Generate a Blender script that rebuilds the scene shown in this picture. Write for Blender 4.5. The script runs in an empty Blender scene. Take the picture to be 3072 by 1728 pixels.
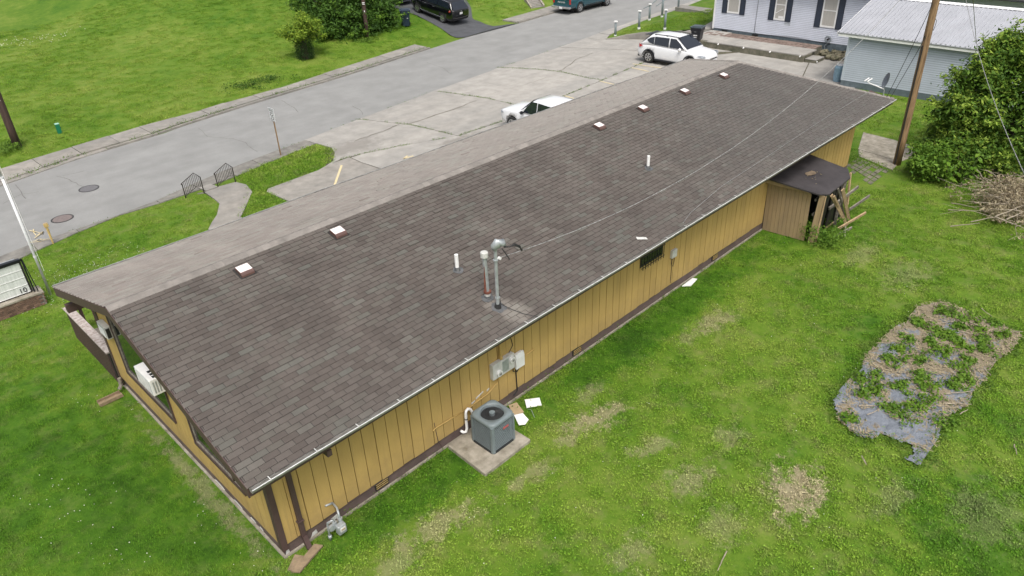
import bpy, bmesh, math, random
import numpy as np
from mathutils import Vector, Matrix, noise as mnoise
R = math.radians
random.seed(7)
rng = np.random.default_rng(11)
sc = bpy.context.scene
# ------------------------------------------------------------------ camera
cam_d = bpy.data.cameras.new('camera'); cam = bpy.data.objects.new('camera', cam_d)
sc.collection.objects.link(cam)
cam.location = (-3.6151, -10.5248, 12.1258)
cam.rotation_euler = (1.0334144, 0.0344203, -0.7978426)
cam_d.sensor_width = 36.0; cam_d.lens = 25.695
cam_d.clip_start = 0.1; cam_d.clip_end = 1500
sc.camera = cam
# ------------------------------------------------------------------ sky, sun, exposure
SUN_EL, SUN_AZ = R(60), R(-125)         # azimuth measured from +x towards +y
w = bpy.data.worlds.new('World'); sc.world = w; w.use_nodes = True
nt = w.node_tree
sky = nt.nodes.new('ShaderNodeTexSky'); sky.sky_type = 'NISHITA'; sky.sun_disc = False
sky.sun_elevation = SUN_EL; sky.sun_rotation = R(90) - SUN_AZ
sky.air_density = 1.0; sky.dust_density = 6.0; sky.ozone_density = 0.6
bgn = nt.nodes['Background']; bgn.inputs['Strength'].default_value = 0.15
grey_ = nt.nodes.new('ShaderNodeHueSaturation'); grey_.inputs['Saturation'].default_value = .38   # overcast: cloud greys the sky
nt.links.new(sky.outputs['Color'], grey_.inputs['Color']); nt.links.new(grey_.outputs['Color'], bgn.inputs['Color'])
sun_d = bpy.data.lights.new('sun', 'SUN'); sun = bpy.data.objects.new('sun', sun_d)
sc.collection.objects.link(sun)
sun_d.energy = 1.5; sun_d.angle = R(20); sun_d.color = (1.0, 0.96, 0.9)
sv = Vector((math.cos(SUN_EL)*math.cos(SUN_AZ), math.cos(SUN_EL)*math.sin(SUN_AZ), math.sin(SUN_EL)))
sun.rotation_euler = sv.to_track_quat('Z', 'Y').to_euler()
sc.view_settings.view_transform = 'Standard'; sc.view_settings.look = 'None'
sc.view_settings.gamma = 1; sc.view_settings.use_curve_mapping = False
sc.view_settings.exposure = 0.34
sc.render.engine = 'CYCLES'

# ------------------------------------------------------------------ materials
def nd(nt, t, **k):
    n = nt.nodes.new(t)
    for a, b in k.items():
        if a in n.inputs: n.inputs[a].default_value = b
        else: setattr(n, a, b)
    return n
def ramp(nt, stops):
    r = nt.nodes.new('ShaderNodeValToRGB'); e = r.color_ramp.elements
    while len(e) < len(stops): e.new(0.5)
    for i, (p, c) in enumerate(stops):
        e[i].position = p; e[i].color = (*c, 1) if len(c) == 3 else c
    return r
def shade(c, f): return tuple(min(1, x*f) for x in c[:3])
def mat(name, col, rough=0.7, var=0.15, scale=6.0, col2=None, metal=0.0, bump=0.0, bscale=40.0, stretch=None, spec=0.5, island=0.0, objrand=0.0, coat=0.0):
    """plain surface: colour wanders between two tones with world-space noise, plus fine grain"""
    m = bpy.data.materials.new(name); m.use_nodes = True; nt = m.node_tree; L = nt.links
    b = nt.nodes['Principled BSDF']
    geo = nd(nt, 'ShaderNodeNewGeometry')
    vec = geo.outputs['Position']
    if stretch:
        mp = nd(nt, 'ShaderNodeMapping'); mp.inputs['Scale'].default_value = stretch
        L.new(vec, mp.inputs['Vector']); vec = mp.outputs['Vector']
    n1 = nd(nt, 'ShaderNodeTexNoise', Scale=scale, Detail=6.0, Roughness=0.62); L.new(vec, n1.inputs['Vector'])
    c2 = col2 or shade(col, 1-2*var)
    rp = ramp(nt, [(0.3, c2), (0.68, shade(col, 1+var*0.6))]); L.new(n1.outputs['Fac'], rp.inputs['Fac'])
    out = rp.outputs['Color']
    if island or objrand:
        h = nd(nt, 'ShaderNodeMapRange'); h.inputs['To Min'].default_value = 1-(island or objrand); h.inputs['To Max'].default_value = 1+(island or objrand)
        if island: L.new(geo.outputs['Random Per Island'], h.inputs['Value'])
        else:
            oi = nd(nt, 'ShaderNodeObjectInfo'); L.new(oi.outputs['Random'], h.inputs['Value'])
        hs = nd(nt, 'ShaderNodeHueSaturation'); L.new(out, hs.inputs['Color']); L.new(h.outputs['Result'], hs.inputs['Value']); out = hs.outputs['Color']
    L.new(out, b.inputs['Base Color'])
    b.inputs['Roughness'].default_value = rough; b.inputs['Metallic'].default_value = metal
    b.inputs['Specular IOR Level'].default_value = spec
    b.inputs['Coat Weight'].default_value = coat
    if bump:
        n2 = nd(nt, 'ShaderNodeTexNoise', Scale=bscale, Detail=4.0); L.new(vec, n2.inputs['Vector'])
        bp = nd(nt, 'ShaderNodeBump', Strength=bump, Distance=0.02); L.new(n2.outputs['Fac'], bp.inputs['Height'])
        L.new(bp.outputs['Normal'], b.inputs['Normal'])
    return m
def mathn(nt, op, a, b=None, c=None, clamp=False):
    n = nt.nodes.new('ShaderNodeMath'); n.operation = op; n.use_clamp = clamp
    for i, v in enumerate((a, b, c)):
        if v is None: continue
        if isinstance(v, (int, float)): n.inputs[i].default_value = v
        else: nt.links.new(v, n.inputs[i])
    return n.outputs[0]
def mixc(nt, f, a, b, mode='MIX'):
    n = nt.nodes.new('ShaderNodeMix'); n.data_type = 'RGBA'; n.blend_type = mode
    for s, v in ((n.inputs[0], f), (n.inputs[6], a), (n.inputs[7], b)):
        if isinstance(v, (int, float)): s.default_value = v
        elif isinstance(v, tuple): s.default_value = (*v[:3], 1)
        else: nt.links.new(v, s)
    return n.outputs[2]
def noise(nt, vec, scale, detail=5.0, rough=0.6):
    n = nd(nt, 'ShaderNodeTexNoise', Scale=scale, Detail=detail, Roughness=rough); nt.links.new(vec, n.inputs['Vector']); return n.outputs['Fac']
def blob(nt, vec, wob, c, r):
    """soft-edged patch on the ground: 1 inside, 0 outside; r = (rx, ry, angle)"""
    mp = nd(nt, 'ShaderNodeMapping'); mp.vector_type = 'TEXTURE'
    mp.inputs['Location'].default_value = (c[0], c[1], 0); mp.inputs['Rotation'].default_value = (0, 0, R(r[2])); mp.inputs['Scale'].default_value = (r[0], r[1], 1000)
    nt.links.new(vec, mp.inputs['Vector'])
    ln = nt.nodes.new('ShaderNodeVectorMath'); ln.operation = 'LENGTH'; nt.links.new(mp.outputs['Vector'], ln.inputs[0])
    d = mathn(nt, 'ADD', ln.outputs['Value'], wob)
    mr = nd(nt, 'ShaderNodeMapRange'); mr.interpolation_type = 'SMOOTHSTEP'
    mr.inputs['From Min'].default_value = 1.2; mr.inputs['From Max'].default_value = 0.35
    nt.links.new(d, mr.inputs['Value']); return mr.outputs['Result']

DRY = [  # dead thatch patches on the rear lawn: centre, (rx, ry, turn), weight
 ((7.43,-1.98),(1.0,.45,-12),1.0),((6.45,-1.96),(.5,.3,0),.7),((5.21,-2.15),(.5,.3,0),.6),((2.56,-1.63),(1.3,.4,-10),.75),
 ((4.59,-2.07),(.4,.2,0),.6),((7.63,-3.6),(.7,.3,-20),.6),((8.57,-6.67),(1.0,.75,10),1.25),((7.32,-4.83),(.8,.5,0),.6),
 ((13.23,-1.93),(1.1,.5,-10),.75),((1.44,-1.84),(.7,.4,0),.55),((12.1,-1.79),(.6,.3,0),.5),((20.08,-3.43),(1.2,.6,0),.4),
 ((19.7,-5.07),(1.5,.8,0),.4),((6.62,-6.04),(.8,.5,0),.4),((9.81,-8.3),(.8,.4,0),.4),((8.23,-1.24),(.6,.3,0),.55),
 ((-.28,3.0),(.24,3.8,0),.6),((10.52,-9.89),(1.2,.9,0),.3),((9.1,-4.76),(.6,.4,0),.45),((4.83,-5.09),(.7,.4,0),.5)]
LUSH_SHADE = [ # deep green, fed grass; strongest patch, far across the street, is painted tree shade
 ((3.5,-.6),(5.5,.7,0),.9),((12,-.7),(8,.8,0),.85),((-2.0,5.0),(1.3,5.2,8),.8),((-1.3,1.5),(1.0,3.2,0),.7),((20.3,-.9),(2.5,1.4,0),.6),
 ((9.88,-10.42),(2.6,2.2,0),.75),((-2.6,4.5),(3.2,8.5,0),.62),((13.6,-9.05),(1.0,2.0,30),.4),((23.46,62.88),(14,7,0),.55),((26.05,49.18),(7,6,0),.5),((33,40),(7,7,0),.5),((31.76,60.96),(7,9,0),.95),((16.04,-5.45),(.9,.5,0),.5)]
def lawn_colour(nt):
    geo = nd(nt, 'ShaderNodeNewGeometry'); P = geo.outputs['Position']
    nA = noise(nt, P, 0.22, 4); nB = noise(nt, P, 1.1, 6, .65); nC = noise(nt, P, 9.0, 5, .7)
    f = mathn(nt, 'ADD', mathn(nt, 'MULTIPLY', nA, .5), mathn(nt, 'MULTIPLY', nB, .5))
    f = mathn(nt, 'ADD', f, mathn(nt, 'MULTIPLY', mathn(nt, 'SUBTRACT', nC, .5), .34))
    wob = mathn(nt, 'MULTIPLY', mathn(nt, 'SUBTRACT', noise(nt, P, 2.6, 6, .7), .5), 1.9)
    lush = None  # fed grass together with the painted tree shade
    for c, r, k in LUSH_SHADE:
        bl = mathn(nt, 'MULTIPLY', blob(nt, P, wob, c, r), k)
        lush = bl if lush is None else mathn(nt, 'MAXIMUM', lush, bl)
    f = mathn(nt, 'SUBTRACT', f, mathn(nt, 'MULTIPLY', lush, .22))
    sp = nd(nt, 'ShaderNodeSeparateXYZ'); nt.links.new(P, sp.inputs[0])
    across = mathn(nt, 'GREATER_THAN', mathn(nt, 'SUBTRACT', sp.outputs['Y'], mathn(nt, 'MULTIPLY', sp.outputs['X'], .142)), 27.0)
    f = mathn(nt, 'ADD', f, mathn(nt, 'MULTIPLY', across, .045))
    rp = ramp(nt, [(.20, (.030, .088, .006)), (.36, (.066, .160, .010)), (.52, (.124, .215, .020)), (.74, (.230, .285, .055))])
    nt.links.new(f, rp.inputs['Fac'])
    wob2 = mathn(nt, 'MULTIPLY', mathn(nt, 'SUBTRACT', noise(nt, P, 2.6, 9, .85), .5), 7.5)
    dry = None
    for c, r, k in DRY:
        bl = mathn(nt, 'MULTIPLY', blob(nt, P, wob2, c, (r[0]*.8, r[1]*.8, r[2])), k)
        dry = bl if dry is None else mathn(nt, 'MAXIMUM', dry, bl)
    straw = mixc(nt, nC, (.22, .17, .095), (.50, .43, .30))
    # thin olive-brown thatch everywhere on the rear lawn, least across the street
    th = nd(nt, 'ShaderNodeMapRange'); th.inputs['From Min'].default_value = .50; th.inputs['From Max'].default_value = .72; nt.links.new(noise(nt, P, 1.7, 7, .78), th.inputs['Value'])
    thw = mathn(nt, 'MULTIPLY', th.outputs['Result'], mathn(nt, 'SUBTRACT', .58, mathn(nt, 'MULTIPLY', across, .40)))
    thw = mathn(nt, 'MULTIPLY', thw, mathn(nt, 'SUBTRACT', 1.0, mathn(nt, 'MULTIPLY', lush, .8)))
    base = mixc(nt, thw, rp.outputs['Color'], (.24, .215, .10))
    return mixc(nt, mathn(nt, 'MULTIPLY', dry, .68, clamp=True), base, straw)
def lawn_mat(name, gain=1.0, bumpy=True):
    m = bpy.data.materials.new(name); m.use_nodes = True; nt = m.node_tree; b = nt.nodes['Principled BSDF']
    c = lawn_colour(nt)
    hs = nd(nt, 'ShaderNodeHueSaturation'); hs.inputs['Value'].default_value = gain; nt.links.new(c, hs.inputs['Color'])
    out = hs.outputs['Color']
    if not bumpy:   # blades: every tuft a little different
        geo = nd(nt, 'ShaderNodeNewGeometry')
        h2 = nd(nt, 'ShaderNodeHueSaturation'); mr = nd(nt, 'ShaderNodeMapRange'); mr.inputs['To Min'].default_value = .55; mr.inputs['To Max'].default_value = 1.45
        nt.links.new(geo.outputs['Random Per Island'], mr.inputs['Value']); nt.links.new(mr.outputs['Result'], h2.inputs['Value']); nt.links.new(out, h2.inputs['Color'])
        out = h2.outputs['Color']
    nt.links.new(out, b.inputs['Base Color']); b.inputs['Roughness'].default_value = .75; b.inputs['Specular IOR Level'].default_value = .15
    if bumpy:
        geo = nd(nt, 'ShaderNodeNewGeometry')
        bp = nd(nt, 'ShaderNodeBump', Strength=.6, Distance=.04); nt.links.new(noise(nt, geo.outputs['Position'], 14, 6, .7), bp.inputs['Height']); nt.links.new(bp.outputs['Normal'], b.inputs['Normal'])
    return m
def foliage(name, dark, light, rough=.55, trans=.0):
    m = bpy.data.materials.new(name); m.use_nodes = True; nt = m.node_tree; b = nt.nodes['Principled BSDF']
    geo = nd(nt, 'ShaderNodeNewGeometry')
    n = noise(nt, geo.outputs['Position'], 1.6, 3)
    f = mathn(nt, 'ADD', mathn(nt, 'MULTIPLY', geo.outputs['Random Per Island'], .6), mathn(nt, 'MULTIPLY', n, .5))
    rp = ramp(nt, [(.2, dark), (.85, light)]); nt.links.new(f, rp.inputs['Fac'])
    nt.links.new(rp.outputs['Color'], b.inputs['Base Color'])
    b.inputs['Roughness'].default_value = rough; b.inputs['Specular IOR Level'].default_value = .18
    tr = nd(nt, 'ShaderNodeBsdfTranslucent'); nt.links.new(rp.outputs['Color'], tr.inputs['Color'])
    mx = nd(nt, 'ShaderNodeMixShader'); mx.inputs[0].default_value = .28
    nt.links.new(b.outputs[0], mx.inputs[1]); nt.links.new(tr.outputs[0], mx.inputs[2]); nt.links.new(mx.outputs[0], nt.nodes['Material Output'].inputs['Surface'])
    return m
def shingle_mat(name, kind, gain=1.0):
    """weathered three-tab shingle: purplish brown with greener and paler tabs, soft streaks and granule speckle"""
    m = bpy.data.materials.new(name); m.use_nodes = True; nt = m.node_tree; b = nt.nodes['Principled BSDF']
    geo = nd(nt, 'ShaderNodeNewGeometry'); P = geo.outputs['Position']
    if kind == 'island': r = geo.outputs['Random Per Island']
    else: r = nd(nt, 'ShaderNodeObjectInfo').outputs['Random']
    rp = ramp(nt, [(0, (.074, .061, .053)), (.3, (.086, .072, .063)), (.65, (.097, .083, .073)), (.86, (.093, .083, .071)), (.93, (.099, .096, .083)), (1, (.112, .101, .088))])
    nt.links.new(r, rp.inputs['Fac'])
    big = noise(nt, P, .55, 5, .6)
    v = nd(nt, 'ShaderNodeMapRange'); v.inputs['From Min'].default_value = .3; v.inputs['From Max'].default_value = .7; v.inputs['To Min'].default_value = .88; v.inputs['To Max'].default_value = 1.12
    nt.links.new(big, v.inputs['Value'])
    fine = nd(nt, 'ShaderNodeMapRange'); fine.inputs['To Min'].default_value = .72; fine.inputs['To Max'].default_value = 1.28
    nt.links.new(noise(nt, P, 120, 2, .8), fine.inputs['Value'])
    mpS = nd(nt, 'ShaderNodeMapping'); mpS.inputs['Scale'].default_value = (2.2,.35,1); nt.links.new(P, mpS.inputs['Vector']); stk = nd(nt, 'ShaderNodeMapRange'); stk.inputs['From Min'].default_value = .3; stk.inputs['From Max'].default_value = .7; stk.inputs['To Min'].default_value = .86*gain; stk.inputs['To Max'].default_value = 1.14*gain; nt.links.new(noise(nt, mpS.outputs['Vector'], 1, 6, .65), stk.inputs['Value'])
    hs = nd(nt, 'ShaderNodeHueSaturation'); nt.links.new(mathn(nt, 'MULTIPLY', stk.outputs['Result'], mathn(nt, 'MULTIPLY', v.outputs['Result'], fine.outputs['Result'])), hs.inputs['Value']); nt.links.new(rp.outputs['Color'], hs.inputs['Color'])
    # far third of the roof has weathered to a cooler grey; runoff below the service mast has bleached the tabs
    wob = mathn(nt, 'MULTIPLY', mathn(nt, 'SUBTRACT', noise(nt, P, 3, 5), .5), 1.6)
    far = blob(nt, P, wob, (24, 0), (9, 7, 0))
    c = mixc(nt, mathn(nt, 'MULTIPLY', far, .45 if gain < 1.2 else 0), hs.outputs['Color'], (.066, .063, .059))
    wash = mathn(nt, 'MAXIMUM', blob(nt, P, wob, (6.15, -.62), (.38, .45, 0)), blob(nt, P, wob, (6.0, -.15), (.35, .3, 0)))
    c = mixc(nt, mathn(nt, 'MULTIPLY', wash, .5), c, (.26, .24, .21))
    nt.links.new(c, b.inputs['Base Color']); b.inputs['Roughness'].default_value = .8; b.inputs['Specular IOR Level'].default_value = .4; b.inputs['Sheen Weight'].default_value = 1.0; b.inputs['Sheen Roughness'].default_value = .28; b.inputs['Sheen Tint'].default_value = (1.0, .93, .87, 1)
    bp = nd(nt, 'ShaderNodeBump', Strength=.35, Distance=.004); nt.links.new(noise(nt, P, 160, 2, .8), bp.inputs['Height']); nt.links.new(bp.outputs['Normal'], b.inputs['Normal'])
    return m
def glass_mat(name, col, rough=.03):
    m = bpy.data.materials.new(name); m.use_nodes = True; b = m.node_tree.nodes['Principled BSDF']
    b.inputs['Base Color'].default_value = (*col, 1); b.inputs['Roughness'].default_value = rough; b.inputs['IOR'].default_value = 1.52
    b.inputs['Specular IOR Level'].default_value = .9
    return m

M = {}
M['lawn'] = lawn_mat('lawn', .8); M['blades'] = lawn_mat('grass_blades', 1.12, False)
M['asphalt'] = mat('old_asphalt', (.255,.255,.247), .92, .09, .7, bump=.3, bscale=60)
M['newasphalt'] = mat('driveway_asphalt', (.075,.078,.085), .85, .15, 1.5, bump=.3)
M['concrete'] = mat('concrete', (.35,.332,.302), .9, .12, 1.3, bump=.2, objrand=.05)
M['walkconcrete'] = mat('walk_concrete', (.285,.265,.235), .9, .16, 2.0, bump=.3, objrand=.10)
M['oldconcrete'] = mat('stained_concrete', (.33,.30,.25), .9, .25, 3.5, col2=(.17,.15,.11), bump=.4)
M['mossconcrete'] = mat('mossy_concrete', (.17,.155,.12), .9, .25, 2.5, col2=(.075,.08,.05), bump=.3)
M['soil'] = mat('soil', (.10,.085,.06), .95, .2, 4, col2=(.05,.055,.025))
M['shingle'] = shingle_mat('roof_shingle', 'island'); M['shingle_front'] = shingle_mat('sky_lit_street_side_shingle', 'island', 2.2); M['shingle_tab'] = shingle_mat('roof_shingle_tab', 'object')  # street slope gain paints its grazing sky brightness into the colour
M['underlay'] = mat('roof_underlay', (.028,.025,.024), .95, .1)
M['cap'] = mat('ridge_cap', (.225,.205,.185), .85, .14, 4, objrand=.1, bump=.3, bscale=120)
M['siding'] = mat('ochre_siding', (.52,.352,.118), .75, .07, 1.6, col2=(.445,.300,.100), objrand=.03, stretch=(1,1,.35), bump=.12, bscale=30)
def overlay(m, kind):
    nt = m.node_tree; b = nt.nodes['Principled BSDF']; src = b.inputs['Base Color'].links[0].from_socket
    geo = nd(nt, 'ShaderNodeNewGeometry'); P = geo.outputs['Position']; sp = nd(nt, 'ShaderNodeSeparateXYZ'); nt.links.new(P, sp.inputs[0])
    mp = nd(nt, 'ShaderNodeMapping'); nt.links.new(P, mp.inputs['Vector'])
    if kind == 'mud':      # mud splashed along the foot of the boards, faint vertical runs
        n = noise(nt, P, 3.0, 6, .7); mr = nd(nt, 'ShaderNodeMapRange'); mr.inputs['From Min'].default_value = .95; mr.inputs['From Max'].default_value = .30
        nt.links.new(mathn(nt, 'ADD', sp.outputs['Z'], mathn(nt, 'MULTIPLY', mathn(nt, 'SUBTRACT', n, .5), 1.5)), mr.inputs['Value']); c = mixc(nt, mathn(nt, 'MULTIPLY', mr.outputs['Result'], .30), src, (.20,.145,.08))
        mp.inputs['Scale'].default_value = (7,7,.35); r_ = nd(nt, 'ShaderNodeMapRange'); r_.inputs['From Min'].default_value = .56; r_.inputs['From Max'].default_value = .75; nt.links.new(noise(nt, mp.outputs['Vector'], 1, 5, .7), r_.inputs['Value'])
        c = mixc(nt, mathn(nt, 'MULTIPLY', r_.outputs['Result'], .30), c, (.24,.17,.085))
    else:                  # tyre-worn bands and patches along the street
        mp.inputs['Scale'].default_value = (.05,.75,1); mp.inputs['Rotation'].default_value = (0,0,R(-8)); r_ = nd(nt, 'ShaderNodeMapRange'); r_.inputs['From Min'].default_value = .42; r_.inputs['From Max'].default_value = .66; nt.links.new(noise(nt, mp.outputs['Vector'], 1, 5, .6), r_.inputs['Value'])
        c = mixc(nt, mathn(nt, 'MULTIPLY', r_.outputs['Result'], .35), src, (.185,.185,.178))
        s_ = nd(nt, 'ShaderNodeMapRange'); s_.inputs['From Min'].default_value = .66; s_.inputs['From Max'].default_value = .76; nt.links.new(noise(nt, P, .55, 6, .7), s_.inputs['Value']); c = mixc(nt, mathn(nt, 'MULTIPLY', s_.outputs['Result'], .4), c, (.13,.13,.125))
        g_ = nd(nt, 'ShaderNodeMapRange'); g_.inputs['To Min'].default_value = .84; g_.inputs['To Max'].default_value = 1.16; nt.links.new(noise(nt, P, 22, 3, .8), g_.inputs['Value']); h_ = nd(nt, 'ShaderNodeHueSaturation'); nt.links.new(c, h_.inputs['Color']); nt.links.new(g_.outputs['Result'], h_.inputs['Value']); c = h_.outputs['Color']
    if kind == 'lot':
        wob = mathn(nt, 'MULTIPLY', mathn(nt, 'SUBTRACT', noise(nt, P, 1.6, 7, .75), .5), 3.0)
        for cc_, rr_ in (((14.98,19.29),(2.2,.9,0)),((10.17,16.11),(1.2,.7,0)),((19.19,15.86),(1.5,.5,0)),((38.2,15.5),(1.6,2.6,0))): c = mixc(nt, mathn(nt, 'MULTIPLY', blob(nt, P, wob, cc_, rr_), .5), c, (.16,.145,.125))
    nt.links.new(c, b.inputs['Base Color'])
overlay(M['siding'], 'mud'); overlay(M['asphalt'], 'wear'); overlay(M['concrete'], 'lot'); overlay(M['walkconcrete'], 'wear')
M['groove'] = mat('siding_groove', (.085,.055,.025), .9, .1)
M['fadedply'] = mat('faded_plywood', (.36,.26,.14), .85, .12, 3, col2=(.27,.20,.12), stretch=(1,1,.25), bump=.2)
M['brown'] = mat('brown_paint', (.085,.052,.048), .6, .12, 5, bump=.1)
M['band'] = mat('painted_foundation', (.125,.088,.080), .8, .15, 3, bump=.3)
M['metal'] = mat('gutter_metal', (.78,.78,.78), .35, .10, 8, metal=.2, col2=(.60,.60,.59))
M['gutterin'] = mat('gutter_grime', (.17,.165,.15), .8, .3, 7, col2=(.06,.055,.045), stretch=(1,6,1))
M['white'] = mat('white_paint', (.78,.78,.77), .5, .05, 5)
M['whitegloss'] = mat('white_car_paint', (.70,.71,.725), .22, .01, 2, coat=.6)
M['offwhite'] = mat('weathered_white', (.58,.58,.55), .6, .12, 7)
M['darkmetal'] = mat('dark_metal', (.03,.028,.027), .45, .2, 10)
M['rubber'] = mat('rubber', (.018,.018,.018), .85, .1)
M['acgrey'] = mat('condenser_grey', (.17,.205,.215), .5, .07, 3)
M['acdark'] = mat('condenser_inside', (.022,.025,.027), .7, .2)
M['galv'] = mat('galvanised_steel', (.42,.45,.46), .45, .12, 9, metal=.4)
M['rust'] = mat('rusty_pipe', (.20,.07,.045), .8, .3, 12)
M['tar'] = mat('roof_tar', (.045,.05,.055), .6, .2, 14, col2=(.14,.14,.14))
M['glass'] = glass_mat('window_glass', (.012,.016,.016))
M['carglass'] = glass_mat('car_glass', (.010,.014,.022), .05)
M['ventbrown'] = mat('brown_vent_metal', (.115,.062,.052), .35, .08, 6, coat=.4); M['venttop'] = mat('sky_reflection_vent_top', (.80,.71,.69), .3, .04, 6, coat=.4)  # hood tops coloured pale to paint in their sky reflection
M['pole'] = mat('weathered_pole', (.30,.195,.10), .85, .2, 5, col2=(.10,.055,.028), stretch=(4,4,.25), bump=.4)
M['darkpole'] = mat('creosoted_pole', (.075,.045,.034), .85, .25, 6, col2=(.028,.017,.014), stretch=(4,4,.25), bump=.4)
M['wood'] = mat('bare_wood', (.42,.30,.17), .8, .15, 8, col2=(.26,.18,.11), stretch=(1,1,1))
M['greywood'] = mat('grey_wood', (.24,.215,.18), .85, .25, 10, col2=(.11,.095,.08))
M['lumber'] = mat('sawn_lumber', (.27,.20,.125), .8, .18, 8)
M['railtop'] = mat('peeling_rail', (.42,.38,.35), .85, .3, 12, col2=(.22,.17,.15))
M['plastic_sheet'] = mat('plastic_mulch', (.175,.20,.23), .42, .2, 5, bump=.5, bscale=7)
M['straw'] = mat('straw', (.33,.275,.175), .9, .25, 20, island=.35)
M['cable'] = mat('bare_cable', (.34,.34,.33), .6, .3, 14, col2=(.08,.08,.08))
M['blackcable'] = mat('black_cable', (.015,.015,.015), .6)
M['lap'] = mat('blue_grey_vinyl', (.62,.65,.73), .55, .05, 1.0)
M['lap2'] = mat('blue_grey_garage_vinyl', (.46,.505,.575), .55, .05, 1.0)
M['slate'] = mat('slate_paint', (.115,.145,.165), .8, .15, 4, objrand=.12, bump=.4)
M['shutter'] = mat('navy_shutter', (.028,.038,.062), .5, .1)
M['curtain'] = mat('curtain', (.50,.48,.44), .8, .1, 5, stretch=(1,22,.2), col2=(.30,.29,.27))
M['roofmetal'] = mat('ribbed_metal_roof', (.40,.41,.44), .40, .06, 1.2, metal=.1)
M['brick'] = mat('brown_brick', (.17,.105,.075), .9, .2, 9, objrand=.3, bump=.5)
M['mortar'] = mat('mortar', (.24,.215,.19), .95, .15)
M['redbrick'] = mat('weathered_paver', (.21,.155,.13), .9, .2, 6, objrand=.2)
M['stone'] = mat('mossy_stone', (.17,.145,.10), .9, .25, 6, col2=(.07,.075,.04), objrand=.3, bump=.6)
M['yellowline'] = mat('worn_yellow_paint', (.62,.50,.24), .8, .15, 8, col2=(.50,.44,.32))
M['yellow'] = mat('faded_yellow_plastic', (.56,.40,.16), .6, .1)
M['green'] = mat('green_plastic', (.010,.17,.085), .45, .08); M['palegreen'] = mat('sun_bleached_green_plastic', (.35,.60,.50), .5, .05)
M['navy'] = mat('navy_plastic', (.014,.028,.050), .42, .1); M['blackplastic'] = mat('black_plastic', (.012,.013,.018), .4, .1)
M['binlid'] = mat('cart_lid', (.055,.075,.085), .35, .1)
M['ironwork'] = mat('wrought_iron', (.022,.016,.012), .5, .2)
M['manhole'] = mat('manhole_iron', (.15,.145,.15), .6, .15, 12); M['redmanhole'] = mat('worn_manhole_iron', (.19,.155,.145), .6, .15, 12)
M['blackgloss'] = mat('black_car_paint', (.004,.004,.006), .12, .05, coat=1)
M['teal'] = mat('teal_car_paint', (.006,.060,.082), .25, .05, 2, coat=.8)
M['chrome'] = mat('chrome', (.62,.63,.65), .2, .05, metal=.85)
M['redlight'] = mat('tail_light', (.42,.012,.015), .2, .05, coat=1)
M['headlight'] = mat('head_light', (.35,.38,.42), .1, .05, coat=1)
M['signface'] = mat('sign_face', (.76,.77,.78), .5, .04); M['signink'] = mat('sign_ink', (.02,.02,.022), .6)
M['readerboard'] = mat('reader_board_face', (.66,.68,.66), .4, .08, 3, stretch=(6,1,.6), col2=(.50,.53,.50))
M['cardboard'] = mat('cardboard', (.40,.30,.18), .85, .1)
M['paleboard'] = mat('white_board', (.80,.80,.79), .6, .03)
M['badge'] = mat('red_badge', (.46,.12,.12), .5, .1)
M['redbadge_text'] = mat('pale_print', (.6,.6,.6), .5)
M['hedge'] = foliage('hedge_leaves', (0.014,0.042,0.006), (0.085,0.175,0.024))
M['ivy'] = foliage('ivy_leaves', (0.01,0.03,0.007), (0.045,0.1,0.018), .4)
M['lime'] = foliage('lime_leaves', (0.055,0.14,0.012), (0.30,0.40,0.045))
M['treeleaf'] = foliage('tree_leaves', (0.025,0.07,0.008), (0.135,0.24,0.03))
M['treetip'] = foliage('tree_tip_leaves', (0.12,0.22,0.022), (0.29,0.39,0.06))
M['bush'] = foliage('bush_leaves', (0.05,0.125,0.012), (0.17,0.29,0.035))
M['knot'] = foliage('broad_leaves', (0.06,0.15,0.012), (0.17,0.28,0.03))
M['weed'] = foliage('weed_leaves', (0.05,0.115,0.012), (0.15,0.25,0.035))
M['dryleaf'] = foliage('withered_leaves', (.12,.09,.05), (.50,.43,.29), .8)
M['twig'] = mat('bare_branch', (.34,.29,.22), .85, .2, 14); M['bark'] = mat('bark', (.075,.055,.04), .9, .25, 8, bump=.5)
M['darkroof'] = mat('dark_far_roof', (.035,.037,.042), .85, .2, 3)
M['flower'] = mat('clover_flower', (.75,.75,.68), .8)
M['flagpole'] = mat('white_pole_paint', (.72,.72,.74), .35, .06)
M['fadedsoil'] = mat('bare_earth', (.20,.15,.10), .95, .2, 6)
M['dish'] = mat('dish_grey', (.16,.18,.21), .5); M['hose'] = mat('garden_hose', (.30,.33,.36), .5)
M['blueplastic'] = mat('pale_blue_plastic', (.22,.34,.44), .5)

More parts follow.
